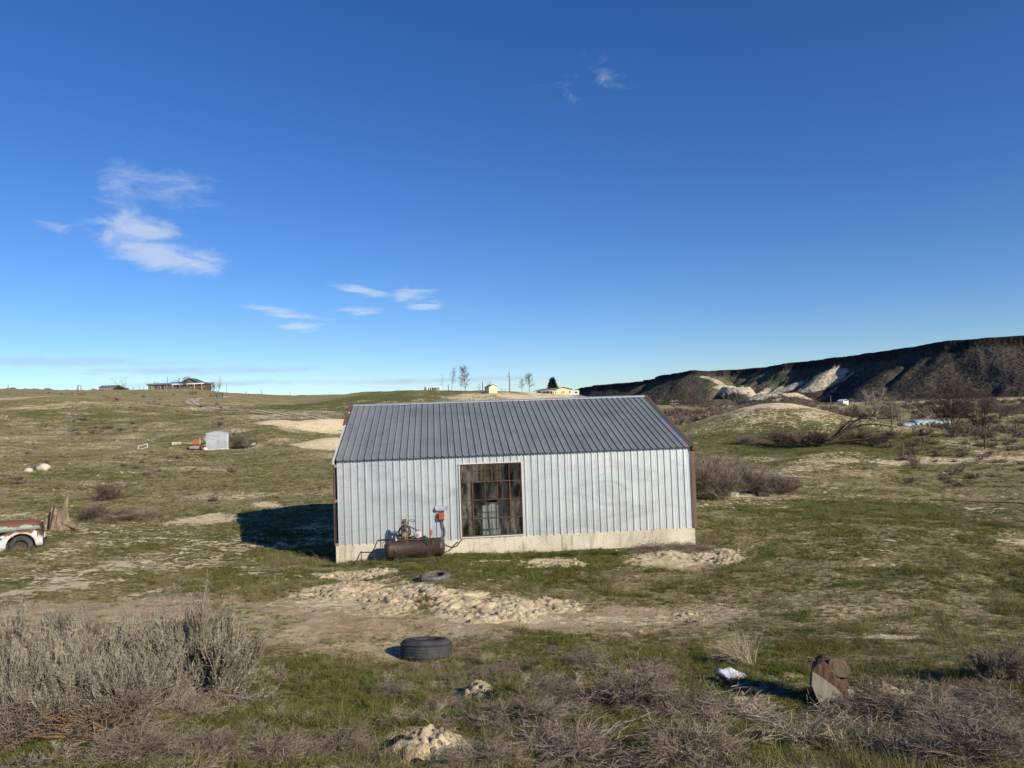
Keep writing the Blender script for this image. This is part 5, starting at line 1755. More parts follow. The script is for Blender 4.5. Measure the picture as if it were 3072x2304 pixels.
def wood_piece(a, b, r0, r1, seed, root, cut, rings=True, name='stem'):
    vs, fs, n, k = bark_tube(a, b, r0, r1, seed)
    mb = MB().add(vs, fs)
    mb.add(vs[:n], [tuple(reversed(range(n)))])
    st = mb.build(name, M['bark'], root)
    ax = (Vector(b) - Vector(a)).normalized()
    e = vs[(k - 1) * n:]
    c = sum((Vector(p) for p in e), Vector()) / n
    fc = MB()
    inset = [tuple(c + (Vector(p) - c) * 0.93 + ax * 0.006) for p in e]
    fc.add([tuple(p) for p in e] + inset, [tuple(n + i for i in range(n))] + [(i, (i + 1) % n, n + (i + 1) % n, n + i) for i in range(n)])
    face = fc.build('cut_face', cut, st)
    if rings:
        for q in (0.3, 0.6):
            MB().add([tuple(c + (Vector(p) - c) * q * 1.03 + ax * 0.008) for p in e] + [tuple(c + (Vector(p) - c) * q * 0.97 + ax * 0.008) for p in e], [(i, (i + 1) % n, n + (i + 1) % n, n + i) for i in range(n)]).build('ring_groove', M['bark'], st)
    return st


# the near part: a slab split off the trunk, its grey sawn side towards the camera
slab = [(-0.21, 0.34), (-0.15, 0.41), (-0.06, 0.42), (0.02, 0.34), (0.12, 0.22), (0.19, 0.10), (0.17, -0.02), (0.08, -0.10), (-0.05, -0.10), (-0.16, 0.03), (-0.22, 0.17)]
tr_ = MB().prism(slab, -0.18, 0.20, lambda a, c, d: (a + (d + 0.18) * 0.45, d, c + (d + 0.18) * 0.12)).build('trunk', M['bark'], log, bevel=0.035)
fc = MB()
face = [(-0.205, 0.325), (-0.10, 0.265), (0.03, 0.18), (0.135, 0.085), (0.115, 0.0), (0.06, -0.09), (-0.05, -0.09), (-0.15, 0.035), (-0.208, 0.17)]
fc.prism(face, -0.205, -0.181, lambda a, c, d: (a, d, c))
fc.build('cut_face', M['sawn'], tr_, bevel=0.006)
wood_piece((0.14, 0.30, 0.20), (0.09, -0.14, 0.385), 0.135, 0.108, 5, log, M['sawn_old'], True, 'fork_stem')
wood_piece((0.16, 0.14, 0.08), (0.22, -0.12, 0.10), 0.085, 0.060, 8, log, M['sawn'], False, 'fork_stub')
for k_, (x, y, z, q_) in enumerate([(-0.03, 0.0, 0.40, 0.09), (0.02, 0.06, 0.46, 0.08), (0.22, 0.06, 0.40, 0.08), (0.21, -0.02, 0.27, 0.07), (-0.12, 0.05, 0.40, 0.07)]):
    v_, f_ = chunk_data(60 + k_)
    mesh_np('bark_flake', v_ * (q_, q_ * 0.9, q_ * 0.7) + np.array([x, y, z]), f_, M['bark'], log)

v, f = clod_data(9, 3, 0.6)
v = v * (1.0, 0.55, 0.32)
v[:, 2] += 0.5 * (fbm(v[:, 0] * 3, v[:, 1] * 3, 0.6, 3, 4) - 0.5)
o = mesh_np('plastic_bag', v, f, M['plastic_bag'])
p = hit(2200, 2040); o.location = (p.x, p.y, p.z + 0.05); o.scale = (0.19, 0.19, 0.26); o.rotation_euler = (0.1, 0.12, -0.35)
tag(o, 'crumpled whitish plastic bag in the grass left of the log', 'plastic bag')
p = hit(2394, 1769)
o = MB().add(*[[(a * 0.07, b * 0.03, 0.03 + 0.02 * math.sin(a * 4)) for a in (-1, -0.3, 0.4, 1) for b in (-1, 1)], [(0, 2, 3, 1), (2, 4, 5, 3), (4, 6, 7, 5)]]).build('green_scrap', simple('green_plastic', (0.05, 0.45, 0.12)), None, loc=p)
sm = o.modifiers.new('thick', 'SOLIDIFY'); sm.thickness = 0.012
tag(o, 'bright green scrap of plastic on the dirt right of the heaps', 'scrap')

# weeds against the footing and beside the tank
WEED = straw_clump(40, 26, 0.9, (0.55, 0.0), 'dead_twig')
WEED2 = straw_clump(41, 18, 1.0, (-0.5, 0.0), 'pale_twig')
for u, vv, sc, k, rz, lab in [(9.9, -0.45, 1.0, 0, 0.1, 'dry leaning stalks before the right end of the footing'), (10.7, -0.5, 1.15, 0, 0.2, 'tallest dry stalks leaning at the right corner of the footing'), (12.5, -0.3, 0.8, 0, -0.2, 'dry stalks just beyond the right corner of the workshop'),
                             (5.2, -0.45, 0.85, 1, 0.0, 'thin dry stalks in front of the window sill'), (6.0, -0.5, 0.8, 0, 0.5, 'dry stalks under the right side of the window'), (3.7, -0.6, 0.8, 1, 0.4, 'pale stalks between the tank and the window'),
                             (3.1, -1.15, 0.65, 0, 2.8, 'dry stalks growing up the right half of the tank'), (2.3, -1.2, 0.4, 1, 0.0, 'short dry stalks before the middle of the tank'), (-0.5, -0.2, 0.7, 1, 0.3, 'grey stalks at the left corner of the footing'), (-1.2, -0.4, 0.6, 0, 3.1, 'grey grass arching in the shade by the left corner'),
                             (7.6, -0.4, 0.55, 0, 1.0, 'brown weeds against the middle of the footing')]:
    q = barn_pt(u, vv, 0)
    thing('dry_stalks', WEED if k == 0 else WEED2, (q[0], q[1], gz(q[0], q[1])), sc, rz, lab, 'weeds', 'dry stalks along the footing')
TURF = [tuft_data('turf', 50 + k, 420, 0.22, 1.0, 0.007, 0.9) for k in range(2)]
for me in TURF:
    me.materials.clear()
GRN = material('turf_green', m_twig((0.055, 0.068, 0.020), (0.105, 0.108, 0.038)))
for me in TURF: me.materials.append(GRN)
HLAB = ['green grass hummock before the footing, just right of the window', 'tallest green grass hummock before the right half of the footing', 'green grass hummock right of the tallest one by the footing', 'low green hummock below the right side of the window', 'green grass at the footing, left of the tank',
        'green grass at the outer left corner of the footing', 'green grass in front of the left end of the tank', 'green grass in front of the middle of the tank', 'green grass in front of the right end of the tank']
g = np.random.default_rng(61)
for k, (u, vv, sx, sz) in enumerate([(7.4, -0.9, 2.6, 1.0), (8.4, -0.8, 2.6, 1.3), (9.0, -1.0, 2.4, 0.9), (6.4, -0.8, 2.2, 0.8), (0.6, -0.5, 2.0, 0.8), (-0.3, -0.6, 1.8, 0.7), (1.2, -1.2, 2.0, 0.8), (2.6, -1.4, 2.2, 0.8), (3.6, -1.2, 2.2, 0.7)]):
    q = barn_pt(u, vv, 0)
    o = thing('turf_hummock', TURF[k % 2], (q[0], q[1], gz(q[0], q[1]) - 0.01), 1.0, k * 1.3, HLAB[k], 'grass clump', 'green hummocks along the footing', (sx * 1.4, sx, sz))
THI = THIC[0]
q = barn_pt(10.6, -0.9, 0)
thing('dry_bush', TANG[1], (q[0], q[1], gz(q[0], q[1])), 1.3, 0.5, 'grey collapsed weeds before the right end of the footing', 'bush', None, (1.6, 1, 0.5))
q = barn_pt(11.8, -1.0, 0)
thing('dry_bush', TANG[0], (q[0], q[1], gz(q[0], q[1])), 1.1, 2.5, 'flattened grey weeds at the right corner of the footing', 'bush', None, (1.6, 1, 0.5))

# ------------------------------------------------------------------ old truck at the left edge
tp = world_point(68, 1642, 26.0)
truck = empty('old_truck', (tp[0], tp[1], gz(tp[0], tp[1]) - 0.21), R_(30))
tag(truck, 'derelict rusty white and teal pickup truck sunk in the weeds', 'truck')


def loft(sections, name, mt, parent, smooth=True, closed=False, solid=0.015):
    n = len(sections[0])
    vs = [p for s in sections for p in s]
    fs = []
    for i in range(len(sections) - 1):
        for k in range(n - (0 if closed else 1)):
            k2 = (k + 1) % n
            fs.append((i * n + k, (i + 1) * n + k, (i + 1) * n + k2, i * n + k2))
    o = MB().add(vs, fs).build(name, mt, parent, smooth)
    if solid:
        s = o.modifiers.new('thick', 'SOLIDIFY'); s.thickness = solid; s.offset = -1
    return o


def fender_side(sy):
    secs = []
    for k in range(41):
        x = -0.72 + k * 1.36 / 40
        top = float(np.interp(x, [-0.72, -0.6, -0.4, -0.1, 0.25, 0.45, 0.57, 0.64], [0.66, 0.76, 0.84, 0.895, 0.90, 0.87, 0.80, 0.66]))
        bot = 0.36 + math.sqrt(max(0.43 ** 2 - x * x, 0)) if abs(x) < 0.43 else (0.24 if x < 0 else 0.34)
        bot = min(max(bot, 0.24 if x < 0 else 0.34), top - 0.02)
        inn = float(np.interp(x, [-0.72, 0.35, 0.64], [0.52, 0.56, 0.66]))
        out = 0.86 - 0.05 * max(0, (x - 0.3) / 0.34) ** 2 - 0.02 * max(0, (-0.4 - x) / 0.3)
        mid = bot + (top - bot) * 0.62
        secs.append([(x, sy * out, bot), (x, sy * (out + 0.012), (bot + mid) / 2), (x, sy * out, mid), (x, sy * (out - 0.05), top - 0.035), (x, sy * (out - 0.14), top), (x, sy * (inn + 0.05), top + 0.005), (x, sy * inn, top - 0.01)])
    fe = loft(secs, 'fender', M['truck_white'], truck, solid=0.012)
    fe['label'] = 'white front fender with rust along its crown'
    hp = Matrix.Translation((0.60, sy * 0.72, 0.74)) @ Matrix.Rotation(R_(82), 4, 'Y')
    h = MB().lathe([(0.085, -0.06), (0.10, 0.0), (0.085, 0.02)], 16, hp).build('headlight', M['rust_iron'], fe, True)
    MB().lathe([(0.0, 0.03), (0.05, 0.024), (0.083, 0.012)], 16, hp).build('lens', M['glass_dark'], h, True)
    # wheel and tyre
    w = empty('wheel', (0.0, sy * 0.74, 0.36), 0, truck)
    ax = Matrix.Rotation(R_(90 * sy), 4, 'X')
    MB().lathe([(0.20, -0.09), (0.23, -0.11), (0.31, -0.105), (0.355, -0.07), (0.362, 0.0), (0.355, 0.07), (0.31, 0.105), (0.23, 0.11), (0.20, 0.09)], 28, ax).build('tyre', M['rubber'], w, True)
    MB().lathe([(0.21, -0.09), (0.215, 0.07), (0.19, 0.065), (0.17, 0.02), (0.12, 0.015), (0.09, 0.045), (0.0, 0.05)], 24, ax).build('rim', M['rust_iron'], w, True)


for sy in (-1, 1): fender_side(sy)
secs = []
for k in range(15):
    x = -0.78 + k * 1.36 / 14
    t = max(0, (x - 0.25) / 0.33)
    top = 1.20 - 0.03 * (x + 0.78) - 0.20 * min(1, t) ** 2.5
    wd = 0.60 - 0.08 * (x + 0.78) / 1.36 - 0.12 * min(1, t) ** 2
    secs.append([(x, wd * math.cos(a) if abs(math.cos(a)) < 0.999 else wd * math.copysign(1, math.cos(a)), 0.86 + (top - 0.86) * min(1.0, math.sin(a) ** 0.55 if math.sin(a) > 0 else 0)) for a in np.linspace(math.pi, 0, 17)])
hd = loft(secs, 'bonnet', M['truck_teal'], truck, solid=0.012)
hd['label'] = 'teal bonnet, rusted brown along the top'
MB().add([(0.585, -0.44, 0.45), (0.585, 0.44, 0.45), (0.605, 0.40, 1.02), (0.605, -0.40, 1.02), (0.50, -0.44, 0.45), (0.50, 0.44, 0.45), (0.50, 0.40, 1.0), (0.50, -0.40, 1.0)],
         [(0, 1, 2, 3), (4, 7, 6, 5), (0, 3, 7, 4), (1, 5, 6, 2), (3, 2, 6, 7), (0, 4, 5, 1)]).build('grille_shell', M['dark_iron'], truck, bevel=0.02)
for k in range(5):
    MB().box(0.606, 0.625, -0.42, 0.42, 0.50 + k * 0.09, 0.53 + k * 0.09).build('grille_bar', M['rust_iron'], truck)
MB().box(0.64, 0.72, -0.35, 0.35, 0.36, 0.46).box(0.55, 0.64, -0.30, -0.24, 0.38, 0.44).box(0.55, 0.64, 0.24, 0.30, 0.38, 0.44).build('frame_horn', M['dark_iron'], truck)
MB().box(-3.6, 0.52, -0.35, -0.27, 0.42, 0.54).box(-3.6, 0.52, 0.27, 0.35, 0.42, 0.54).build('chassis', M['dark_iron'], truck)
# cab, out of the picture but for its cowl
cabp = [(-0.72, 0.36), (-0.72, 1.14), (-0.98, 1.20), (-1.22, 1.66), (-1.36, 1.74), (-1.95, 1.74), (-2.06, 1.66), (-2.12, 1.1), (-2.12, 0.36)]
cab = MB()
for y0, y1 in ((-0.80, -0.74), (0.74, 0.80)):
    cab.prism([(-0.74, 0.36), (-0.74, 1.14), (-2.10, 1.12), (-2.10, 0.36)], y0, y1, lambda a, c, d: (a, d, c))
    cab.prism([(-0.98, 1.14), (-1.22, 1.64), (-1.28, 1.64), (-1.04, 1.14)], y0, y1, lambda a, c, d: (a, d * 0.96, c))
    cab.prism([(-1.98, 1.12), (-1.92, 1.64), (-2.03, 1.64), (-2.10, 1.12)], y0, y1, lambda a, c, d: (a, d * 0.96, c))
cab.box(-2.12, -2.05, -0.74, 0.74, 0.36, 1.15)
cab.box(-0.80, -0.72, -0.74, 0.74, 0.5, 1.14)
cab.build('cab', M['truck_rust'], truck, bevel=0.012)['label'] = 'rust-brown cab with traces of teal paint'
loft([[(x, y * (1 if 0 < i < 6 else 0.99), 1.64 + 0.11 * (1 - (y / 0.8) ** 2) - (0.06 if i in (0, 6) else 0)) for y in np.linspace(-0.78, 0.78, 11)] for i, x in enumerate(np.linspace(-2.06, -1.2, 7))], 'cab_roof', M['truck_rust'], truck, solid=0.02)
MB().add([(-1.0, -0.70, 1.16), (-1.0, 0.70, 1.16), (-1.23, 0.68, 1.63), (-1.23, -0.68, 1.63)], [(0, 1, 2, 3)]).build('windscreen', M['glass_dark'], truck)
bed = MB()
for y0, y1 in ((-0.86, -0.81), (0.81, 0.86)):
    bed.box(-4.1, -2.22, y0, y1, 0.55, 1.10)
bed.box(-4.1, -2.22, -0.81, 0.81, 0.55, 0.60).box(-2.27, -2.22, -0.81, 0.81, 0.60, 1.10).box(-4.1, -4.05, -0.81, 0.81, 0.60, 1.10)
bed.build('load_bed', M['truck_rust'], truck, bevel=0.01)
for sy in (-1, 1):
    w = empty('wheel', (-3.05, sy * 0.72, 0.36), 0, truck)
    ax = Matrix.Rotation(R_(90 * sy), 4, 'X')
    MB().lathe([(0.20, -0.09), (0.23, -0.11), (0.31, -0.105), (0.355, -0.07), (0.362, 0.0), (0.355, 0.07), (0.31, 0.105), (0.23, 0.11), (0.20, 0.09)], 24, ax).build('tyre', M['rubber'], w, True)
    MB().lathe([(0.21, -0.09), (0.215, 0.07), (0.19, 0.065), (0.17, 0.02), (0.12, 0.015), (0.0, 0.05)], 20, ax).build('rim', M['rust_iron'], w, True)
for px, py, sc, lab in [(95, 1652, 0.5, 'dead weeds grown up round the front wheel of the truck'), (25, 1655, 0.6, 'grey dead weeds in front of the truck cowl')]:
    thing('dead_brush', TANG[1], hit(px, py), sc, px, lab, 'brush')

# ------------------------------------------------------------------ weathered stump with an iron bar
sp = hit(170, 1588)
stump = empty('stump', sp)
tag(stump, 'weathered split tree stump with a tall splinter behind the truck', 'stump')
vs, fs = [], []
n, k = 26, 14
for i in range(k):
    t = i / (k - 1)
    for j in range(n):
        a = 2 * math.pi * j / n
        hgt = 0.66 + 0.46 * max(0, math.cos(a - 0.2)) ** 0.5 * (1 + 0.12 * math.sin(a * 9)) + 0.30 * max(0, math.cos(a - 3.0)) ** 2 + 0.05 * math.sin(a * 7)
        flare = 0.34 + 0.42 * (1 - t) ** 2.4 * (1 + 0.45 * math.cos(a * 3 + 0.6) + 0.2 * math.cos(a * 5)) * (0.55 if math.sin(a) > 0 else 0.7)
        flare *= 1 + 0.10 * math.sin(a * 11 + t * 3) + 0.06 * math.sin(a * 23)
        vs.append((math.cos(a) * flare + 0.16 * t * t, math.sin(a) * flare * 0.75, hgt * t ** 0.9 - 0.05))
for i in range(k - 1):
    for j in range(n):
        fs.append((i * n + j, i * n + (j + 1) % n, (i + 1) * n + (j + 1) % n, (i + 1) * n + j))
b_ = MB().add(vs, fs)
ctr = len(b_.v); b_.add([(0.1, 0, 0.35)], [])
b_.f += [((k - 1) * n + j, (k - 1) * n + (j + 1) % n, ctr) for j in range(n)]; b_.m += [0] * n
b_.build('bole', M['stump'], stump)
for j, (x0, y0, x1, y1, r) in enumerate([(0.45, -0.1, 1.0, -0.25, 0.13), (-0.4, -0.15, -0.95, -0.2, 0.15), (-0.3, 0.0, -0.75, 0.15, 0.16)]):
    MB().tube([(x0 * 0.5, y0, 0.35), (x0, y0, 0.22), ((x0 + x1) / 2, (y0 + y1) / 2, 0.14), (x1, y1, 0.04 + 0.05 * j)], [r * 1.2, r * 1.1, r * 0.9, r * 0.6], 9).build('root', M['stump'], stump)
MB().tube([(0.36, 0, 0.9), (0.45, 0, 1.2), (0.52, 0, 1.42)], [0.13, 0.08, 0.015], 7).build('splinter', M['stump'], stump)
for j in range(5):
    MB().tube([(-0.75 - 0.04 * j, -0.15, 0.1), (-0.72 + 0.09 * j - 0.2, -0.2, 0.45 + 0.04 * (j % 3)), (-0.70 + 0.12 * j - 0.2, -0.18, 0.58 + 0.07 * (j % 2))], [0.07, 0.05, 0.02], 6).build('broken_spur', M['stump'], stump)
ib = MB().bar((0, 0, 0), (0.20, 0.02, 1.0), 0.06, 0.05).build('iron_bar', M['rust_iron'], None, loc=(lambda q: (q.x, q.y, gz(q.x, q.y) - 0.02))(sp - Vector((sp.x, sp.y, 0)).normalized() * 0.62 - Vector((0.22, 0.14, 0))))
tag(ib, 'rusty iron bar leaning against the split stump', 'iron bar')

# ------------------------------------------------------------------ brush and dead trees of the middle distance
for px, py, sc, k, rz, s3, lab in [(280, 1560, 1.2, 2, 0.2, (1.7, 1, 0.55), 'low mauve brush right of the stump'), (400, 1560, 1.1, 0, 1.0, (1.9, 1, 0.45), 'low mauve brush further right of the stump'), (330, 1500, 1.2, 2, 2.0, (1.3, 1, 0.8), 'spindly dark brush behind the stump')]:
    thing('low_brush', THIC[k], hit(px, py), sc, rz, lab, 'brush', None, s3)
for i, (px, py, sc, s3, lab) in enumerate([(2110, 1490, 2.3, (1, 1, 0.85), 'tall grey thicket hard against the right end of the workshop'), (2165, 1500, 1.4, (1.2, 1, 0.9), 'grey thicket second from the workshop corner'), (2215, 1478, 1.6, (1.2, 1, 0.9), 'grey thicket in the middle of the row by the workshop'),
                                           (2270, 1482, 1.45, (1.2, 1, 0.85), 'grey thicket fourth from the workshop corner'), (2325, 1482, 1.25, (1.2, 1, 0.8), 'grey thicket second from the right end of the row'), (2365, 1478, 1.0, (1.3, 1, 0.8), 'low grey thicket at the right end of the row'),
                                           (2140, 1450, 2.0, (1.3, 1, 0.8), 'grey thicket behind the one at the workshop corner')]):
    thing('thicket', THIC[i % 2], hit(px, py), sc, i * 2.2, lab, 'thicket', 'grey thickets beside the workshop', s3)
bare_tree('sapling', hit(2072, 1330), 3.2, 'thin bare sapling showing past the right roof edge', M['brown_twig'], 501, None, stems=2, spread=0.2, n1=10, n2=40, n3=120, trunk_r=0.012)
for i, (px, d, sc, s3, k, lab) in enumerate([(2330, 63, 1.87, (1.3, 1, 0.8), 2, 'dark brush at the left foot of the sandy hill'), (2390, 61, 1.72, (1.4, 1, 0.8), 0, 'brown brush before the sandy hill, left of the fallen tree'), (2450, 60, 1.87, (1.4, 1, 0.75), 2, 'brush under the butt of the fallen tree'),
                                              (2560, 61, 1.79, (1.3, 1, 0.8), 2, 'dark brush under the crown of the fallen tree'), (2620, 60, 1.40, (1.4, 1, 0.7), 0, 'brush at the tip of the fallen tree'), (2235, 66, 1.25, (1.4, 1, 0.7), 0, 'pale brush at the left foot of the hill slope')]):
    thing('hill_brush', THIC[k], on_ground(px, d), sc, i * 1.3, lab, 'brush', 'brush along the foot of the sandy hill', s3)
# fallen dead tree
fp = on_ground(2490, 59)
ft = empty('fallen_tree', (fp.x, fp.y, fp.z + 0.5), 0)
tag(ft, 'dark dead tree fallen over before the sandy hill', 'tree')
g = np.random.default_rng(66)
main = [np.array([(-0.6, 0, -0.2), (0.4, 0, 0.25), (1.6, 0.1, 0.85), (2.8, 0.2, 1.15), (4.0, 0.2, 1.1), (5.2, 0.1, 0.8)]), np.array([(0.2, 0, 0.15), (0.9, -0.2, 0.7), (1.6, -0.3, 1.3), (2.2, -0.3, 1.6), (2.9, -0.4, 1.75), (3.4, -0.4, 1.8)]),
        np.array([(0.1, 0, 0.1), (0.6, 0.3, 0.5), (1.0, 0.4, 0.85), (1.4, 0.5, 1.15), (1.7, 0.5, 1.35), (2.0, 0.5, 1.5)]), np.array([(-0.6, 0, -0.3), (0.9, -0.5, -0.1), (2.2, -0.8, 0.0), (3.5, -0.9, 0.2), (4.6, -0.8, 0.1), (5.4, -0.7, -0.1)])]
mn = np.array(main)
v, f = prisms(mn, 0.13, 0.03)
mesh_np('trunk', v, f, M['dark_twig'], ft)
p, t, _ = along(mn, 70, 0.3, 1, g)
b1 = strands(p, unit(t + g.normal(0, 0.6, (70, 3))), g.uniform(0.5, 1.5, 70), 6, 0.2, 0.18, g)
p, t, _ = along(b1, 300, 0.2, 1, g)
b2 = strands(p, unit(t + g.normal(0, 0.6, (300, 3))), g.uniform(0.2, 0.6, 300), 4, 0.1, 0.18, g)
cv = join([(*prisms(b1, 0.03, 0.012), 0), (*ribbons(b2, 0.02, 0.012, g), 0)])
mesh_np('crown', cv[0], np.concatenate(cv[1]), M['dark_twig'], ft)
bare_tree('dead_sapling', on_ground(2515, 62), 1.7, 'thin dead sapling standing at the butt of the fallen tree', M['dark_twig'], 505, None, stems=1, n1=10, n2=30, n3=60, trunk_r=0.012)

# big leafless bushes and trees on the right
bare_tree('bare_tree', on_ground(2850, 84), 5.6, 'tall dark many-stemmed leafless tree at the right', M['dark_twig'], 511, 'leafless trees on the right', stems=11, spread=0.32, n1=16, n2=95, n3=380, trunk_r=0.011, lo=0.2, slim=0.3)
bare_tree('bare_tree', on_ground(2940, 76), 4.7, 'dark leafless bushy tree just right of the tallest one', M['dark_twig'], 512, 'leafless trees on the right', stems=11, spread=0.42, n1=16, n2=90, n3=340, trunk_r=0.010, lo=0.12, slim=0.3)
bare_tree('bare_tree', on_ground(3045, 72), 3.4, 'smaller leafless tree at the right edge of the picture', M['brown_twig'], 513, 'leafless trees on the right', stems=7, spread=0.4, n1=12, n2=60, n3=200, trunk_r=0.008, lo=0.12, slim=0.3)
bare_tree('bare_tree', on_ground(2625, 118), 5.6, 'pale leafless tree right of the sandy hill, left of a pair', M['pale_twig'], 514, 'pale trees beyond the sandy hill', stems=6, spread=0.45, n1=14, n2=70, n3=220, trunk_r=0.010, lo=0.25, slim=0.35)
bare_tree('bare_tree', on_ground(2695, 116), 5.4, 'brown leafless tree right of the sandy hill, right of a pair', M['mauve_twig'], 515, 'pale trees beyond the sandy hill', stems=4, spread=0.35, n1=14, n2=70, n3=220, trunk_r=0.012, lo=0.25, slim=0.35)
# brush out on the flat: reads as one mass
g = np.random.default_rng(71)
XS, YS, SS_ = [], [], []
for px0, px1, d0, d1, n, s0, s1 in [(2740, 3080, 66, 110, 70, 0.5, 1.3), (2640, 3100, 52, 68, 36, 0.4, 0.8), (1990, 2330, 120, 230, 130, 1.2, 2.8), (2450, 3100, 120, 210, 130, 1.0, 2.2), (2000, 3100, 230, 420, 160, 1.2, 2.6), (2700, 3100, 40, 60, 30, 0.3, 0.6),
                                    (200, 420, 98, 130, 18, 0.5, 1.0), (60, 700, 110, 250, 40, 0.5, 1.1), (690, 760, 78, 90, 6, 0.8, 1.4), (-200, 300, 330, 420, 60, 1.0, 2.0), (0, 700, 40, 75, 30, 0.3, 0.6)]:
    px = g.uniform(px0, px1, n); d = g.uniform(d0, d1, n)
    x = (px - 1536) / FPX * d
    XS.append(x); YS.append(d); SS_.append(g.uniform(s0, s1, n))
X, Y, S_ = map(np.concatenate, (XS, YS, SS_))
n = len(X)
k = (_bump(X, Y, HILL[0], HILL[1], 14, 16, 0, 1) < 0.25)
X, Y, S_ = X[k], Y[k], S_[k]; n = len(X)
LOW = [thicket_proto(321, [M['mauve_twig']], 16, 120, 420, 0.03), thicket_proto(322, [M['brown_twig']], 16, 120, 420, 0.03), thicket_proto(323, [M['dead_twig']], 16, 120, 420, 0.03)]
scatter('valley_brush', LOW, np.stack([X, Y, ground(X, Y) - 0.05], 1), np.stack([np.zeros(n), np.zeros(n), g.uniform(0, 6.28, n)], 1), np.stack([S_ * 1.25, S_ * 1.25, S_ * 0.75], 1), g.integers(0, 3, n), np.ones(n), 'grey and brown leafless brush over the flat ground behind', 'brush')

# ------------------------------------------------------------------ little tin shed with its junk
s0 = on_ground(651, 82)
shed = empty('tin_shed', (s0.x, s0.y, s0.z), R_(19))
tag(shed, 'small grey tin garden shed with double doors on the pasture', 'shed')
MB().box(-1.17, 1.17, -0.9, 0.9, 0.0, 0.10).build('skid', M['pale_board'], shed)
body = MB()
for y0, y1 in ((-0.88, -0.86), (0.86, 0.88)):
    body.prism([(-1.14, 0.1), (1.14, 0.1), (1.14, 1.86), (0.0, 2.06), (-1.14, 1.86)], y0, y1, lambda a, c, d: (a, d, c))
body.box(-1.16, -1.14, -0.88, 0.88, 0.1, 1.86).box(1.14, 1.16, -0.88, 0.88, 0.1, 1.86)
body.build('wall', M['oldgalv'], shed)
for s in (-1, 1):
    MB().add([(0, -0.93, 2.09), (0, 0.93, 2.09), (s * 1.22, 0.93, 1.88), (s * 1.22, -0.93, 1.88), (0, -0.93, 2.06), (0, 0.93, 2.06), (s * 1.22, 0.93, 1.85), (s * 1.22, -0.93, 1.85)],
             [(0, 1, 2, 3), (4, 7, 6, 5), (3, 2, 6, 7), (0, 3, 7, 4), (1, 5, 6, 2)]).build('roof', M['oldgalv'], shed)
d1 = MB().box(-1.04, -0.005, -0.91, -0.89, 0.14, 1.78).build('door', M['oldgalv'], shed)
d2 = MB().box(0.005, 1.0, -0.915, -0.895, 0.14, 1.76).build('door', M['oldgalv'], shed)
MB().box(0.02, 0.06, -0.95, -0.916, 0.88, 1.0).build('handle', M['dark_iron'], d2)
MB().box(1.03, 1.07, -0.93, -0.89, 0.1, 1.8).box(0.05, 1.03, -0.928, -0.892, 0.06, 0.12).build('loose_trim', M['white'], shed)
tp_ = on_ground(592, 80.5)
tr = empty('rusty_engine_trailer', tp_, R_(20))
tag(tr, 'red rusty engine box on a small trailer left of the tin shed', 'trailer')
MB().box(-0.55, 0.15, -0.35, 0.35, 0.62, 1.12).build('engine_box', M['red_rust'], tr, bevel=0.03)
MB().box(-0.85, 0.6, -0.4, 0.4, 0.50, 0.58).build('bed', M['dark_iron'], tr)
MB().box(-0.85, 0.15, -0.42, -0.40, 0.18, 0.46).build('side_board', M['grey_wood'], tr)
MB().box(0.18, 0.24, -0.2, -0.14, 0.58, 1.25).build('lever', M['pale_board'], tr)
MB().bar((0.6, 0, 0.5), (1.5, 0.3, 0.95), 0.07, 0.05).build('drawbar', M['grey_wood'], tr)
for s in (-1, 1):
    ax = Matrix.Translation((0.55, s * 0.5, 0.27)) @ Matrix.Rotation(R_(90 * s), 4, 'X')
    w = MB().lathe([(0.16, -0.06), (0.25, -0.06), (0.27, 0), (0.25, 0.06), (0.16, 0.06)], 18, ax).build('wheel', M['red_rust'], tr, True)
    MB().lathe([(0.17, -0.05), (0.16, 0.03), (0.05, 0.045), (0.0, 0.05)], 14, ax).build('rim', M['rust_iron'], w, True)


def lump(name, px, d, sx, sy, sz, mt, label, cat, seed, dz=0.0):
    v, f = clod_data(seed, 2, 0.25)
    o = mesh_np(name, v, f, mt)
    p = on_ground(px, d)
    o.location = (p.x, p.y, p.z + sz * 0.5 + dz); o.scale = (sx, sy, sz)
    return tag(o, label, cat)


lump('white_sack', 613, 80.3, 0.35, 0.25, 0.35, M['white'], 'lumpy white sack between the trailer and the tin shed', 'sack', 31)
lump('straw_bale', 614, 86, 0.35, 0.4, 0.6, M['hay'], 'yellowish stack of hay behind the left side of the tin shed', 'hay', 33, 0.3)
o = MB().box(-0.45, 0.45, -0.2, 0.2, 0, 0.32).build('cement_block', M['concrete'], None, loc=on_ground(527, 84), bevel=0.02)
tag(o, 'grey concrete block lying left of the trailer', 'block')
ws = empty('old_window_sash', on_ground(427, 78) + Vector((0, 0, 0.25)), rot=(R_(60), R_(-14), R_(6)))
tag(ws, 'white empty window sash propped on the pasture left of the tin shed', 'window sash')
for q in ((-0.5, 0.5, -0.25, -0.2), (-0.5, 0.5, 0.2, 0.25), (-0.5, -0.45, -0.2, 0.2), (0.45, 0.5, -0.2, 0.2)):
    MB().box(*q, 0, 0.06).build('sash_rail', M['white'], ws)
pl = MB().tube([(0, 0, 0.15), (1.1, 0.2, 0.4)], 0.2, 12).build('pipe', M['conduit'], None, True, loc=on_ground(734, 83))
tag(pl, 'grey pipe lying on the slope right of the tin shed', 'pipe')
thing('low_brush', THIC[2], on_ground(712, 82.5), 2.0, 0.3, 'dark leafless bush right of the tin shed', 'bush', None, (1.2, 1, 0.7))
pd = MB().tube([(0, 0, 0), (1.5, 0.4, 1.0)], 0.03, 6).build('fallen_pole', M['grey_wood'], None, loc=on_ground(652, 90) + Vector((0, 0, 1.2)))
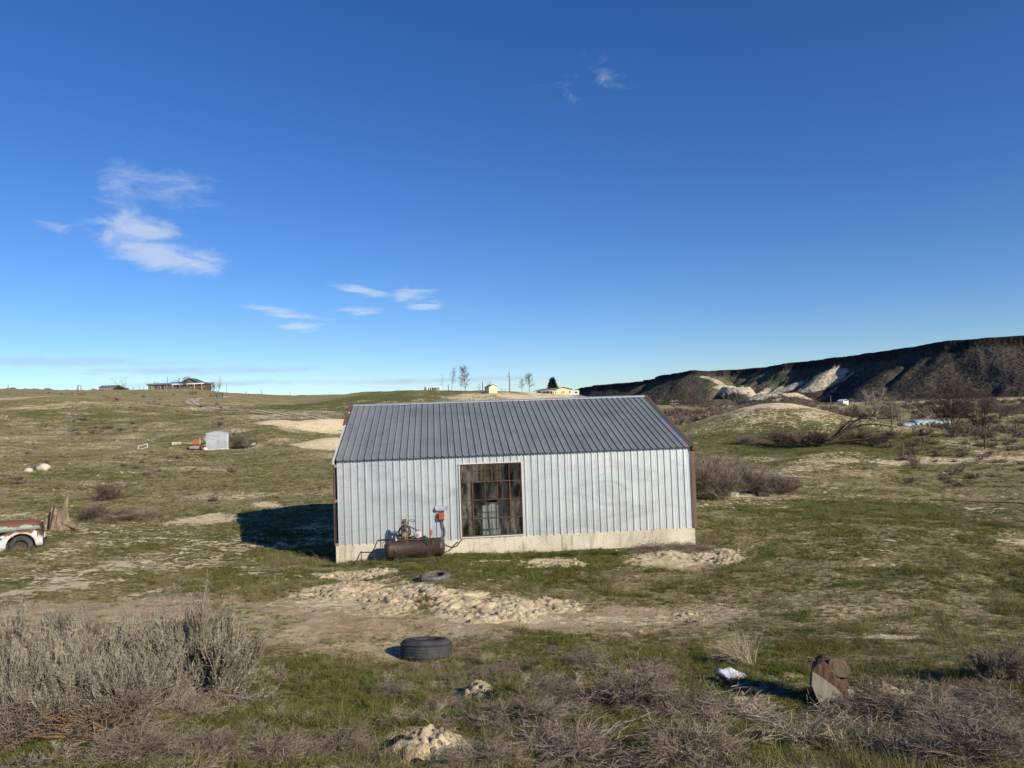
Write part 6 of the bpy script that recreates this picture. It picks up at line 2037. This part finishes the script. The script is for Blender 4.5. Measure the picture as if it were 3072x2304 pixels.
tag(pd, 'thin grey pole sticking up behind the tin shed roof', 'pole')
for px, py, h, lab, mt in [(2708, 1368, 0.9, 'short dark fence post below the fallen tree tip', 'old_wood'), (2955, 1345, 1.1, 'rusty leaning post in the weeds at the right', 'rust_iron')]:
    p = hit(px, py)
    o = MB().bar((0, 0, -0.1), (0.08, 0, h), 0.12, 0.12).build('fence_post', M[mt], None, loc=p)
    tag(o, lab, 'post')

# ------------------------------------------------------------------ poles
def pole(px, d, h, label, arms=0, r=0.13, lean=0.0):
    p = on_ground(px, d)
    root = empty('utility_pole', p)
    tag(root, label, 'utility pole')
    MB().tube([(0, 0, -0.5), (lean, 0, h)], [r, r * 0.75], 8).build('shaft', M['old_wood'], root, True)
    for k in range(arms):
        c = MB().box(-1.3 + lean, 1.3 + lean, -0.08, 0.04, h - 0.35 - k * 0.9, h - 0.20 - k * 0.9).build('crossarm', M['grey_wood'], root)
        for x in (-1.15, -0.5, 0.5, 1.15):
            MB().lathe([(0.05, 0), (0.06, 0.06), (0.03, 0.14), (0.0, 0.15)], 8, Matrix.Translation((x + lean, -0.02, h - 0.20 - k * 0.9))).build('insulator', M['white'], c, True)
    return root


pole(2022, 235, 4.3, 'double crossarm power pole right of the workshop roof', 2, 0.12)
pole(2492, 190, 4.2, 'plain dark pole standing behind the sandy hill', 0, 0.15)
pole(2672, 100, 3.6, 'short slim pole before the pair of leafless trees', 0, 0.10)
tx = pole(1530, 262, 7.2, 'tall power pole on the ridge between cream shed and house', 0, 0.17)
MB().lathe([(0, 0), (0.2, 0), (0.2, 0.7), (0, 0.72)], 10, Matrix.Translation((-0.32, 0, 5.4))).build('transformer', M['steel'], tx, True)
pole(503, 395, 8.6, 'power pole rising behind the low hilltop house', 0, 0.16)
pole(1449, 255, 3.4, 'short thick pole left of the cream shed', 0, 0.17)
pole(1346, 262, 2.3, 'stub of a pole left of the ridge poplars', 0, 0.14)
pole(680, 300, 4.5, 'thin pale post standing right of the hilltop trees', 0, 0.07)

# ------------------------------------------------------------------ houses on the skyline
def windows(rects, parent, y, fm, pm, sub=True):
    for x0, x1, z0, z1 in rects:
        w = MB().box(x0, x1, y - 0.05, y, z0, z1).build('window', fm, parent)
        MB().box(x0 + 0.12, x1 - 0.12, y - 0.07, y - 0.051, z0 + 0.12, z1 - 0.12).build('pane', pm, w)


def gable_roof(name, x0, x1, y0, y1, z, h, mt, parent, along_x=True, over=0.4, th=0.15):
    mb = MB()
    if along_x:
        ym = (y0 + y1) / 2
        for s, ye in ((-1, y0 - over), (1, y1 + over)):
            zz = z - over * h / ((y1 - y0) / 2)
            mb.prism([(ye, zz), (ym, z + h), (ym, z + h + th), (ye, zz + th)], x0 - over, x1 + over, lambda a, c, d: (d, a, c))
    else:
        xm = (x0 + x1) / 2
        for s, xe in ((-1, x0 - over), (1, x1 + over)):
            zz = z - over * h / ((x1 - x0) / 2)
            mb.prism([(xe, zz), (xm, z + h), (xm, z + h + th), (xe, zz + th)], y0 - over, y1 + over, lambda a, c, d: (a, d, c))
    return mb.build(name, mt, parent)


# long low house on the left hill
hp = world_point(530, 1168, 400)
K = 400 / FPX
house = empty('hilltop_house', (hp[0], hp[1], gz(hp[0], hp[1]) - 0.6), 0)
hz = hp[2] + 0.3 - (gz(hp[0], hp[1]) - 0.6)
tag(house, 'long low brown house with a green gable roof on the left hilltop', 'house')
def X_(px): return (px - 530) * K
MB().box(X_(445), X_(517), 0, 8, -1.5, hz + 2.4).build('wall', M['log_wall'], house)
MB().box(X_(517), X_(614), 1.5, 9, -1.5, hz + 2.4).build('wall', M['log_wall'], house)
rf = MB().box(X_(441), X_(516), -0.8, 8.8, hz + 2.4, hz + 3.3).build('flat_roof', M['grey_roof'], house, bevel=0.1)
MB().box(X_(600), X_(617), 0.5, 9.5, hz + 2.42, hz + 3.1).build('flat_roof', M['grey_roof'], house)
MB().box(X_(512), X_(536), 0.5, 9.5, hz + 2.9, hz + 3.9).build('blue_roof', M['blue_roof'], house)
MB().box(X_(512), X_(612), -0.3, 0.2, hz + 2.2, hz + 2.8).build('porch_fascia', M['white'], house)
gr = gable_roof('gable_roof', X_(537), X_(599), 0.4, 9.0, hz + 2.85, 2.6, M['green_roof'], house, False, 0.3, 0.35)
gr['label'] = 'green gable roof with pale edges'
MB().prism([(X_(539), hz + 2.85), (X_(597), hz + 2.85), (X_(568), hz + 5.3)], 0.9, 1.2, lambda a, c, d: (a, d, c)).build('gable_wall', M['green_roof'], house)
windows([(X_(449), X_(455), hz + 0.2, hz + 1.9), (X_(457), X_(462), hz + 0.2, hz + 2.0), (X_(474), X_(481), hz - 0.2, hz + 2.2), (X_(494), X_(501), hz + 0.1, hz + 2.1)], house, -0.01, M['white'], M['glass_dark'])
windows([(X_(531), X_(540), hz + 0.3, hz + 1.9), (X_(567), X_(577), hz + 0.4, hz + 1.9)], house, 1.49, M['white'], M['glass_dark'])
for px in (519, 540, 562, 584, 606):
    MB().box(X_(px) - 0.1, X_(px) + 0.1, -0.25, -0.05, -1.2, hz + 2.2).build('porch_post', M['white'], house)
for z in (0.35, 0.95):
    MB().box(X_(505), X_(622), -1.0, -0.9, hz + z, hz + z + 0.18).build('rail', M['grey_wood'], house)
for px, d, h, sd, mt, lab, kw in [(370, 380, 9.0, 521, 'pale_twig', 'pale bare tree left of the hilltop house', dict(stems=3, spread=0.25, n1=8, n2=30, n3=60)), (475, 420, 7.5, 522, 'mauve_twig', 'faint bare tree behind the brown wing of the hilltop house', dict(stems=2, spread=0.2, n1=10, n2=60, n3=120)),
                              (561, 392, 9.6, 523, 'brown_twig', 'dense bare tree in front of the green gable', dict(stems=4, spread=0.3, n1=14, n2=90, n3=260)), (640, 345, 5.0, 524, 'dark_twig', 'low dark bare bush right of the hilltop house', dict(stems=5, spread=0.4, n1=10, n2=60, n3=160)),
                              (657, 360, 8.4, 525, 'pale_twig', 'pale bare tree right of the hilltop house', dict(stems=3, spread=0.35, n1=8, n2=30, n3=60))]:
    bare_tree('hilltop_tree', on_ground(px, d), h, lab, M[mt], sd, 'bare trees round the hilltop house', trunk_r=0.019, **kw)
bp = world_point(322, 1176, 370); K2 = 370 / FPX
rb = empty('red_barn', (bp[0], bp[1], bp[2] - 0.1))
tag(rb, 'low red barn with grey roof left of the hilltop house', 'barn')
MB().box(-24 * K2, 24 * K2, 0, 6, 0, 2.6).build('wall', M['red_barn'], rb)
gable_roof('roof', -24 * K2, 24 * K2, 0, 6, 2.6, 0.9, M['grey_roof'], rb)
windows([(-20 * K2 + q * 1.4, -20 * K2 + q * 1.4 + 0.8, 1.3, 2.2) for q in range(5)], rb, -0.01, M['white'], M['glass_dark'])
bq = world_point(238, 1174, 372)
gb = empty('grain_bin', (bq[0], bq[1], bq[2] + 0.3))
tag(gb, 'small steel grain bin on the far left skyline', 'grain bin')
bb = MB().lathe([(1.0, 0), (1.0, 2.3)], 20)
for k in range(6):
    bb.lathe([(1.0, 0.3 + k * 0.36), (1.03, 0.33 + k * 0.36), (1.0, 0.36 + k * 0.36)], 20)
bb.build('bin_wall', M['steel'], gb, True)
MB().lathe([(1.08, 2.28), (0.25, 2.95), (0.2, 3.1), (0, 3.12)], 20).build('bin_roof', M['steel'], gb, True)
def leafy(name, loc, h, w, mt, label, seed, n=2600):
    g = np.random.default_rng(seed)
    r = empty(name, loc)
    tag(r, label, 'tree')
    MB().tube([(0, 0, -0.2), (0, 0, h * 0.8)], [0.05 * h, 0.01 * h], 7).build('trunk', M['bark'], r)
    t = 1 - np.sqrt(1 - g.uniform(0, 1, n) * 0.995)
    a = g.uniform(0, 6.283, n)
    lay = np.floor(t * 11) / 11
    rad = w * (1 - 0.92 * t) * (0.65 + 0.35 * np.sin(a * 5 + lay * 40)) * np.sqrt(g.uniform(0.25, 1, n))
    p = np.stack([np.cos(a) * rad, np.sin(a) * rad, 0.06 * h + t * h * 0.94 - 0.10 * rad + g.normal(0, 0.02 * h, n)], 1)
    d = unit(np.stack([np.cos(a), np.sin(a), g.normal(-0.15, 0.3, n)], 1) + g.normal(0, 0.35, (n, 3)))
    s = strands(p, d, g.uniform(0.05, 0.11, n) * h, 3, 0.15, 0.1, g)
    v, f = ribbons(s, 0.034 * h, 0.008 * h, g)
    mesh_np('crown', v, f, M[mt], r)
    return r
sb_ = world_point(362, 1172, 362)
bu = empty('evergreen_hedge', (sb_[0], sb_[1], sb_[2] - 0.6))
tag(bu, 'dark rounded evergreen shrub beside the red barn', 'shrub')
g = np.random.default_rng(19)
n = 2600
q = unit(g.normal(0, 1, (n, 3))) * g.uniform(0.6, 1, (n, 1)) * (1 + 0.15 * np.sin(g.uniform(0, 6, (n, 1)) * 5))
q = q * [3.9, 1.6, 2.2]; q[:, 2] = np.abs(q[:, 2])
s = strands(q, unit(q + g.normal(0, 0.8, (n, 3))), g.uniform(0.3, 0.7, n), 3, 0.1, 0.1, g)
v, f = ribbons(s, 0.22, 0.08, g)
mesh_np('foliage', v, f, M['juniper'], bu)
for px, w, h, d, lab in [(650, 36, 1.3, 262, 'dark metal field gate across the lane on the left hill'), (580, 17, 1.0, 262, 'dark rail gate fragment left of the field gate')]:
    p = on_ground(px, d); hw = w / 2 * d / FPX
    gt = empty('field_gate', p)
    tag(gt, lab, 'gate')
    for z in (0.25, 0.62, h):
        MB().box(-hw, hw, -0.05, 0.05, z, z + 0.14).build('gate_rail', M['dark_iron'], gt)
    for x in (-hw, 0, hw):
        MB().box(x - 0.08, x + 0.08, -0.08, 0.08, -0.2, h + 0.2).build('gate_post', M['dark_iron'], gt)
for px, d, lab in [(25, 300, 'thin grey fence post at the far left edge of the skyline'), (738, 330, 'thin fence post first right of the hilltop trees'), (785, 350, 'thin fence post second right of the hilltop trees'), (870, 385, 'thin fence post in the dip of the skyline'),
                   (385, 345, 'thin fence post just right of the evergreen shrub'), (400, 345, 'thin fence post second right of the evergreen shrub'), (418, 345, 'thin fence post third right of the evergreen shrub'), (432, 345, 'thin fence post next to the brown wing of the house')]:
    p = on_ground(px, d)
    tag(MB().box(-0.09, 0.09, -0.09, 0.09, -0.3, 1.7).build('fence_post', M['grey_wood'], None, loc=p), lab, 'post', 'fence posts along the left skyline')
for px0, px1, d in [(372, 440, 345)]:
    a = on_ground(px0, d); b = on_ground(px1, d)
    for z in (0.8, 1.35):
        o = MB().bar((0, 0, z), (b.x - a.x, 0, z + b.z - a.z), 0.12, 0.06).build('fence_rail', M['pale_board'], None, loc=a)
        tag(o, ('upper' if z > 1 else 'lower') + ' pale fence rail between the red barn and the hilltop house', 'fence')

# the ridge in the middle: trailer, trees, cream shed, spruce, cream house
wp = on_ground(1300, 330); K3 = 330 / FPX
wt_ = empty('white_trailer', (wp.x, wp.y, world_point(1300, 1174, 330)[2] - 0.2))
tag(wt_, 'long white trailer with dark windows on the middle ridge', 'trailer')
MB().box(-26 * K3, 26 * K3, 0, 2.6, 0.3, 2.5).build('body', M['white'], wt_, bevel=0.08)
MB().box(-26.2 * K3, -20 * K3, -0.03, 2.5, 0.4, 2.3).build('end_panel', M['grey_roof'], wt_)
windows([(-14 * K3, -11 * K3, 0.6, 1.9), (-9 * K3, -6 * K3, 0.6, 1.9), (-4 * K3, 1 * K3, 0.6, 1.9), (2 * K3, 6 * K3, 0.6, 1.9), (7 * K3, 11 * K3, 0.6, 1.9), (13 * K3, 15 * K3, 0.6, 1.9), (17 * K3, 19 * K3, 0.6, 1.9)], wt_, -0.01, M['glass_dark'], M['glass_dark'])
for px, d, h, sd, mt, lab, kw in [(1328, 258, 7.0, 531, 'mauve_twig', 'thinnest bare poplar, left of three on the ridge', dict(n1=26, n2=60, n3=160, slim=0.12, trunk_r=0.008)),
                                  (1356, 258, 8.4, 532, 'brown_twig', 'narrow bare poplar, middle of three on the ridge', dict(n1=40, n2=160, n3=500, slim=0.2, trunk_r=0.009)),
                                  (1397, 260, 9.4, 533, 'brown_twig', 'widest and tallest bare poplar of three on the ridge', dict(n1=60, n2=420, n3=1700, slim=0.32, trunk_r=0.011, lo=0.06)),
                                  (1383, 256, 4.8, 534, 'brown_twig', 'small bare sapling left of the tallest ridge poplar', dict(n1=24, n2=100, n3=300, slim=0.25, trunk_r=0.009)),
                                  (1440, 254, 3.4, 535, 'mauve_twig', 'small bare bush left of the cream shed', dict(stems=3, spread=0.3, n1=8, n2=40, n3=80, trunk_r=0.010)),
                                  (1470, 262, 3.8, 536, 'mauve_twig', 'small bare bush behind the cream shed', dict(stems=3, spread=0.3, n1=8, n2=40, n3=80, trunk_r=0.012)),
                                  (1510, 256, 2.2, 537, 'mauve_twig', 'low bare bush right of the cream shed', dict(stems=4, spread=0.5, n1=8, n2=40, n3=80, trunk_r=0.012)),
                                  (1566, 275, 5.2, 538, 'mauve_twig', 'smaller bare tree left of the spruce', dict(stems=2, spread=0.2, n1=24, n2=140, n3=500, slim=0.35, trunk_r=0.012)),
                                  (1589, 278, 7.4, 539, 'brown_twig', 'larger bare tree left of the spruce', dict(n1=36, n2=300, n3=1100, slim=0.42, trunk_r=0.016))]:
    bare_tree('ridge_tree', on_ground(px, d), h, lab, M[mt], sd, 'bare trees on the middle ridge', **kw)
cp = world_point(1480, 1180, 235); K4 = 235 / FPX
cs = empty('cream_shed', (cp[0], cp[1], cp[2] - 0.2), R_(30))
tag(cs, 'little cream shed with a grey gable roof on the ridge', 'shed')
MB().prism([(-1.5, 0), (1.5, 0), (1.5, 2.2), (0, 2.95), (-1.5, 2.2)], 0, 3.0, lambda a, c, d: (a, d, c)).build('wall', M['cream'], cs)
gable_roof('roof', -1.5, 1.5, 0, 3.0, 2.22, 0.78, M['grey_roof'], cs, False, 0.15, 0.1)
MB().box(-0.45, 0.45, -0.04, -0.005, 0.05, 1.9).build('door', M['cream'], cs)
leafy('spruce_tree', on_ground(1659, 330) - Vector((0, 0, 0.3)), 9.4, 4.0, 'spruce', 'dark pointed spruce behind the cream house', 41, 5200)
yp = world_point(1670, 1184, 310); K5 = 310 / FPX
yh = empty('cream_house', (yp[0], yp[1], yp[2] - 0.3))
tag(yh, 'low cream house with grey roof and open porch on the ridge', 'house')
def Y_(px): return (px - 1670) * K5
MB().prism([(Y_(1661), 0), (Y_(1715), 0), (Y_(1715), 2.3), (Y_(1690), 3.2), (Y_(1661), 2.3)], 0, 9, lambda a, c, d: (a, d, c)).build('wall', M['cream'], yh)
MB().box(Y_(1612), Y_(1660), 4, 9, 0, 2.3).build('wall', M['cream'], yh)
MB().box(Y_(1716), Y_(1739), 2, 8, 0, 1.9).build('annexe', M['white'], yh)
mb = MB()
mb.prism([(Y_(1657), 2.3), (Y_(1690), 3.35), (Y_(1690), 3.5), (Y_(1657), 2.45)], -0.4, 9.4, lambda a, c, d: (a, d, c))
mb.prism([(Y_(1719), 2.3), (Y_(1690), 3.35), (Y_(1690), 3.5), (Y_(1719), 2.45)], -0.4, 9.4, lambda a, c, d: (a, d, c))
mb.build('roof', M['grey_roof'], yh)
MB().add([(Y_(1598), -0.3, 2.1), (Y_(1672), -0.3, 2.35), (Y_(1690), 6, 3.45), (Y_(1630), 6, 3.2), (Y_(1598), -0.3, 1.95), (Y_(1672), -0.3, 2.2), (Y_(1690), 6, 3.3), (Y_(1630), 6, 3.05)], [(0, 1, 2, 3), (4, 7, 6, 5), (0, 4, 5, 1), (1, 5, 6, 2), (2, 6, 7, 3), (3, 7, 4, 0)]).build('porch_roof', M['grey_roof'], yh)
MB().box(Y_(1622), Y_(1661), -0.3, -0.1, 1.95, 2.2).build('porch_beam', M['white'], yh)
for px in (1625, 1650, 1658):
    MB().box(Y_(px) - 0.09, Y_(px) + 0.09, -0.3, -0.12, 0, 1.95).build('porch_post', M['white'], yh)
windows([(Y_(1665), Y_(1669), 0.7, 1.7), (Y_(1684), Y_(1688), 0.6, 1.7), (Y_(1690), Y_(1694), 0.6, 1.9), (Y_(1707), Y_(1712), 0.7, 1.8)], yh, -0.01, M['white'], M['glass_dark'])
windows([(Y_(1725), Y_(1735), 0.6, 1.5)], yh, 1.99, M['white'], M['glass_dark'])

# white shed out on the flat, hay under blue-white tarps
fp_ = world_point(2538, 1214, 330)
fs_ = empty('white_outbuilding', (fp_[0], fp_[1], fp_[2] - 0.2), R_(20))
tag(fs_, 'small white building out on the flat before the mesa', 'building')
MB().box(-1.5, 1.5, 0, 3.5, 0, 1.9).build('wall', M['white'], fs_)
gable_roof('roof', -1.5, 1.5, 0, 3.5, 1.9, 0.7, M['white'], fs_, False, 0.15, 0.1)
for i, (px, w, h, lab) in enumerate([(2716, 40, 0.9, 'grey tarped haystack at the left of the tarp row'), (2765, 62, 1.15, 'long haystack under a pale blue tarp right of the pole'), (2818, 40, 1.0, 'tarped haystack half hidden behind the dark trees')]):
    d = 97; p = on_ground(px, d); hw = w / 2 * d / FPX
    r = empty('tarped_haystack', p)
    tag(r, lab, 'haystack')
    MB().box(-hw, hw, -0.9, 0.9, -0.2, h * 0.75).build('hay', M['hay'], r, bevel=0.08)
    vs, fs = [], []
    nx_, ny_ = 19, 9
    for a in range(nx_):
        for b in range(ny_):
            u = -1.06 + 2.12 * a / (nx_ - 1); v_ = -1.1 + 2.2 * b / (ny_ - 1)
            z = h * 0.78 + 0.18 * (1 - v_ * v_) + 0.07 * math.sin(a * 2.1 + b) - (0.28 + 0.2 * math.sin(a * 1.3) if b in (0, ny_ - 1) or a in (0, nx_ - 1) else 0)
            vs.append((u * hw, v_ * 0.95, z))
    for a in range(nx_ - 1):
        for b in range(ny_ - 1):
            fs.append((a * ny_ + b, (a + 1) * ny_ + b, (a + 1) * ny_ + b + 1, a * ny_ + b + 1))
    t_ = MB().add(vs, fs).build('tarp', M['tarp'], r, True)
    q = t_.modifiers.new('thick', 'SOLIDIFY'); q.thickness = 0.02

# small things lying about
o = MB().box(-0.2, 0.2, -0.15, 0.15, 0, 0.2).build('cement_block', M['concrete'], None, loc=hit(2202, 1490), bevel=0.015)
tag(o, 'small pale block in the grass at the foot of the thickets', 'block')
o = MB().box(-0.28, 0.28, -0.2, 0.2, 0, 0.22).build('dark_crate', M['dark_iron'], None, loc=hit(2288, 1490), bevel=0.02)
tag(o, 'small dark crate in the grass before the right thickets', 'crate')
pts = [hit(px, py) + Vector((0, 0, 0.05)) for px, py in ((2790, 1502), (2850, 1504), (2910, 1507), (2980, 1509), (3040, 1511), (3110, 1514))]
o = MB().tube([p - pts[0] - Vector((0, 0, 0.03 * (i % 2))) for i, p in enumerate(pts)], 0.022, 8).build('black_pipe', M['cable'], None, True, loc=pts[0])
tag(o, 'black pipe lying along the grass at the right edge', 'pipe')
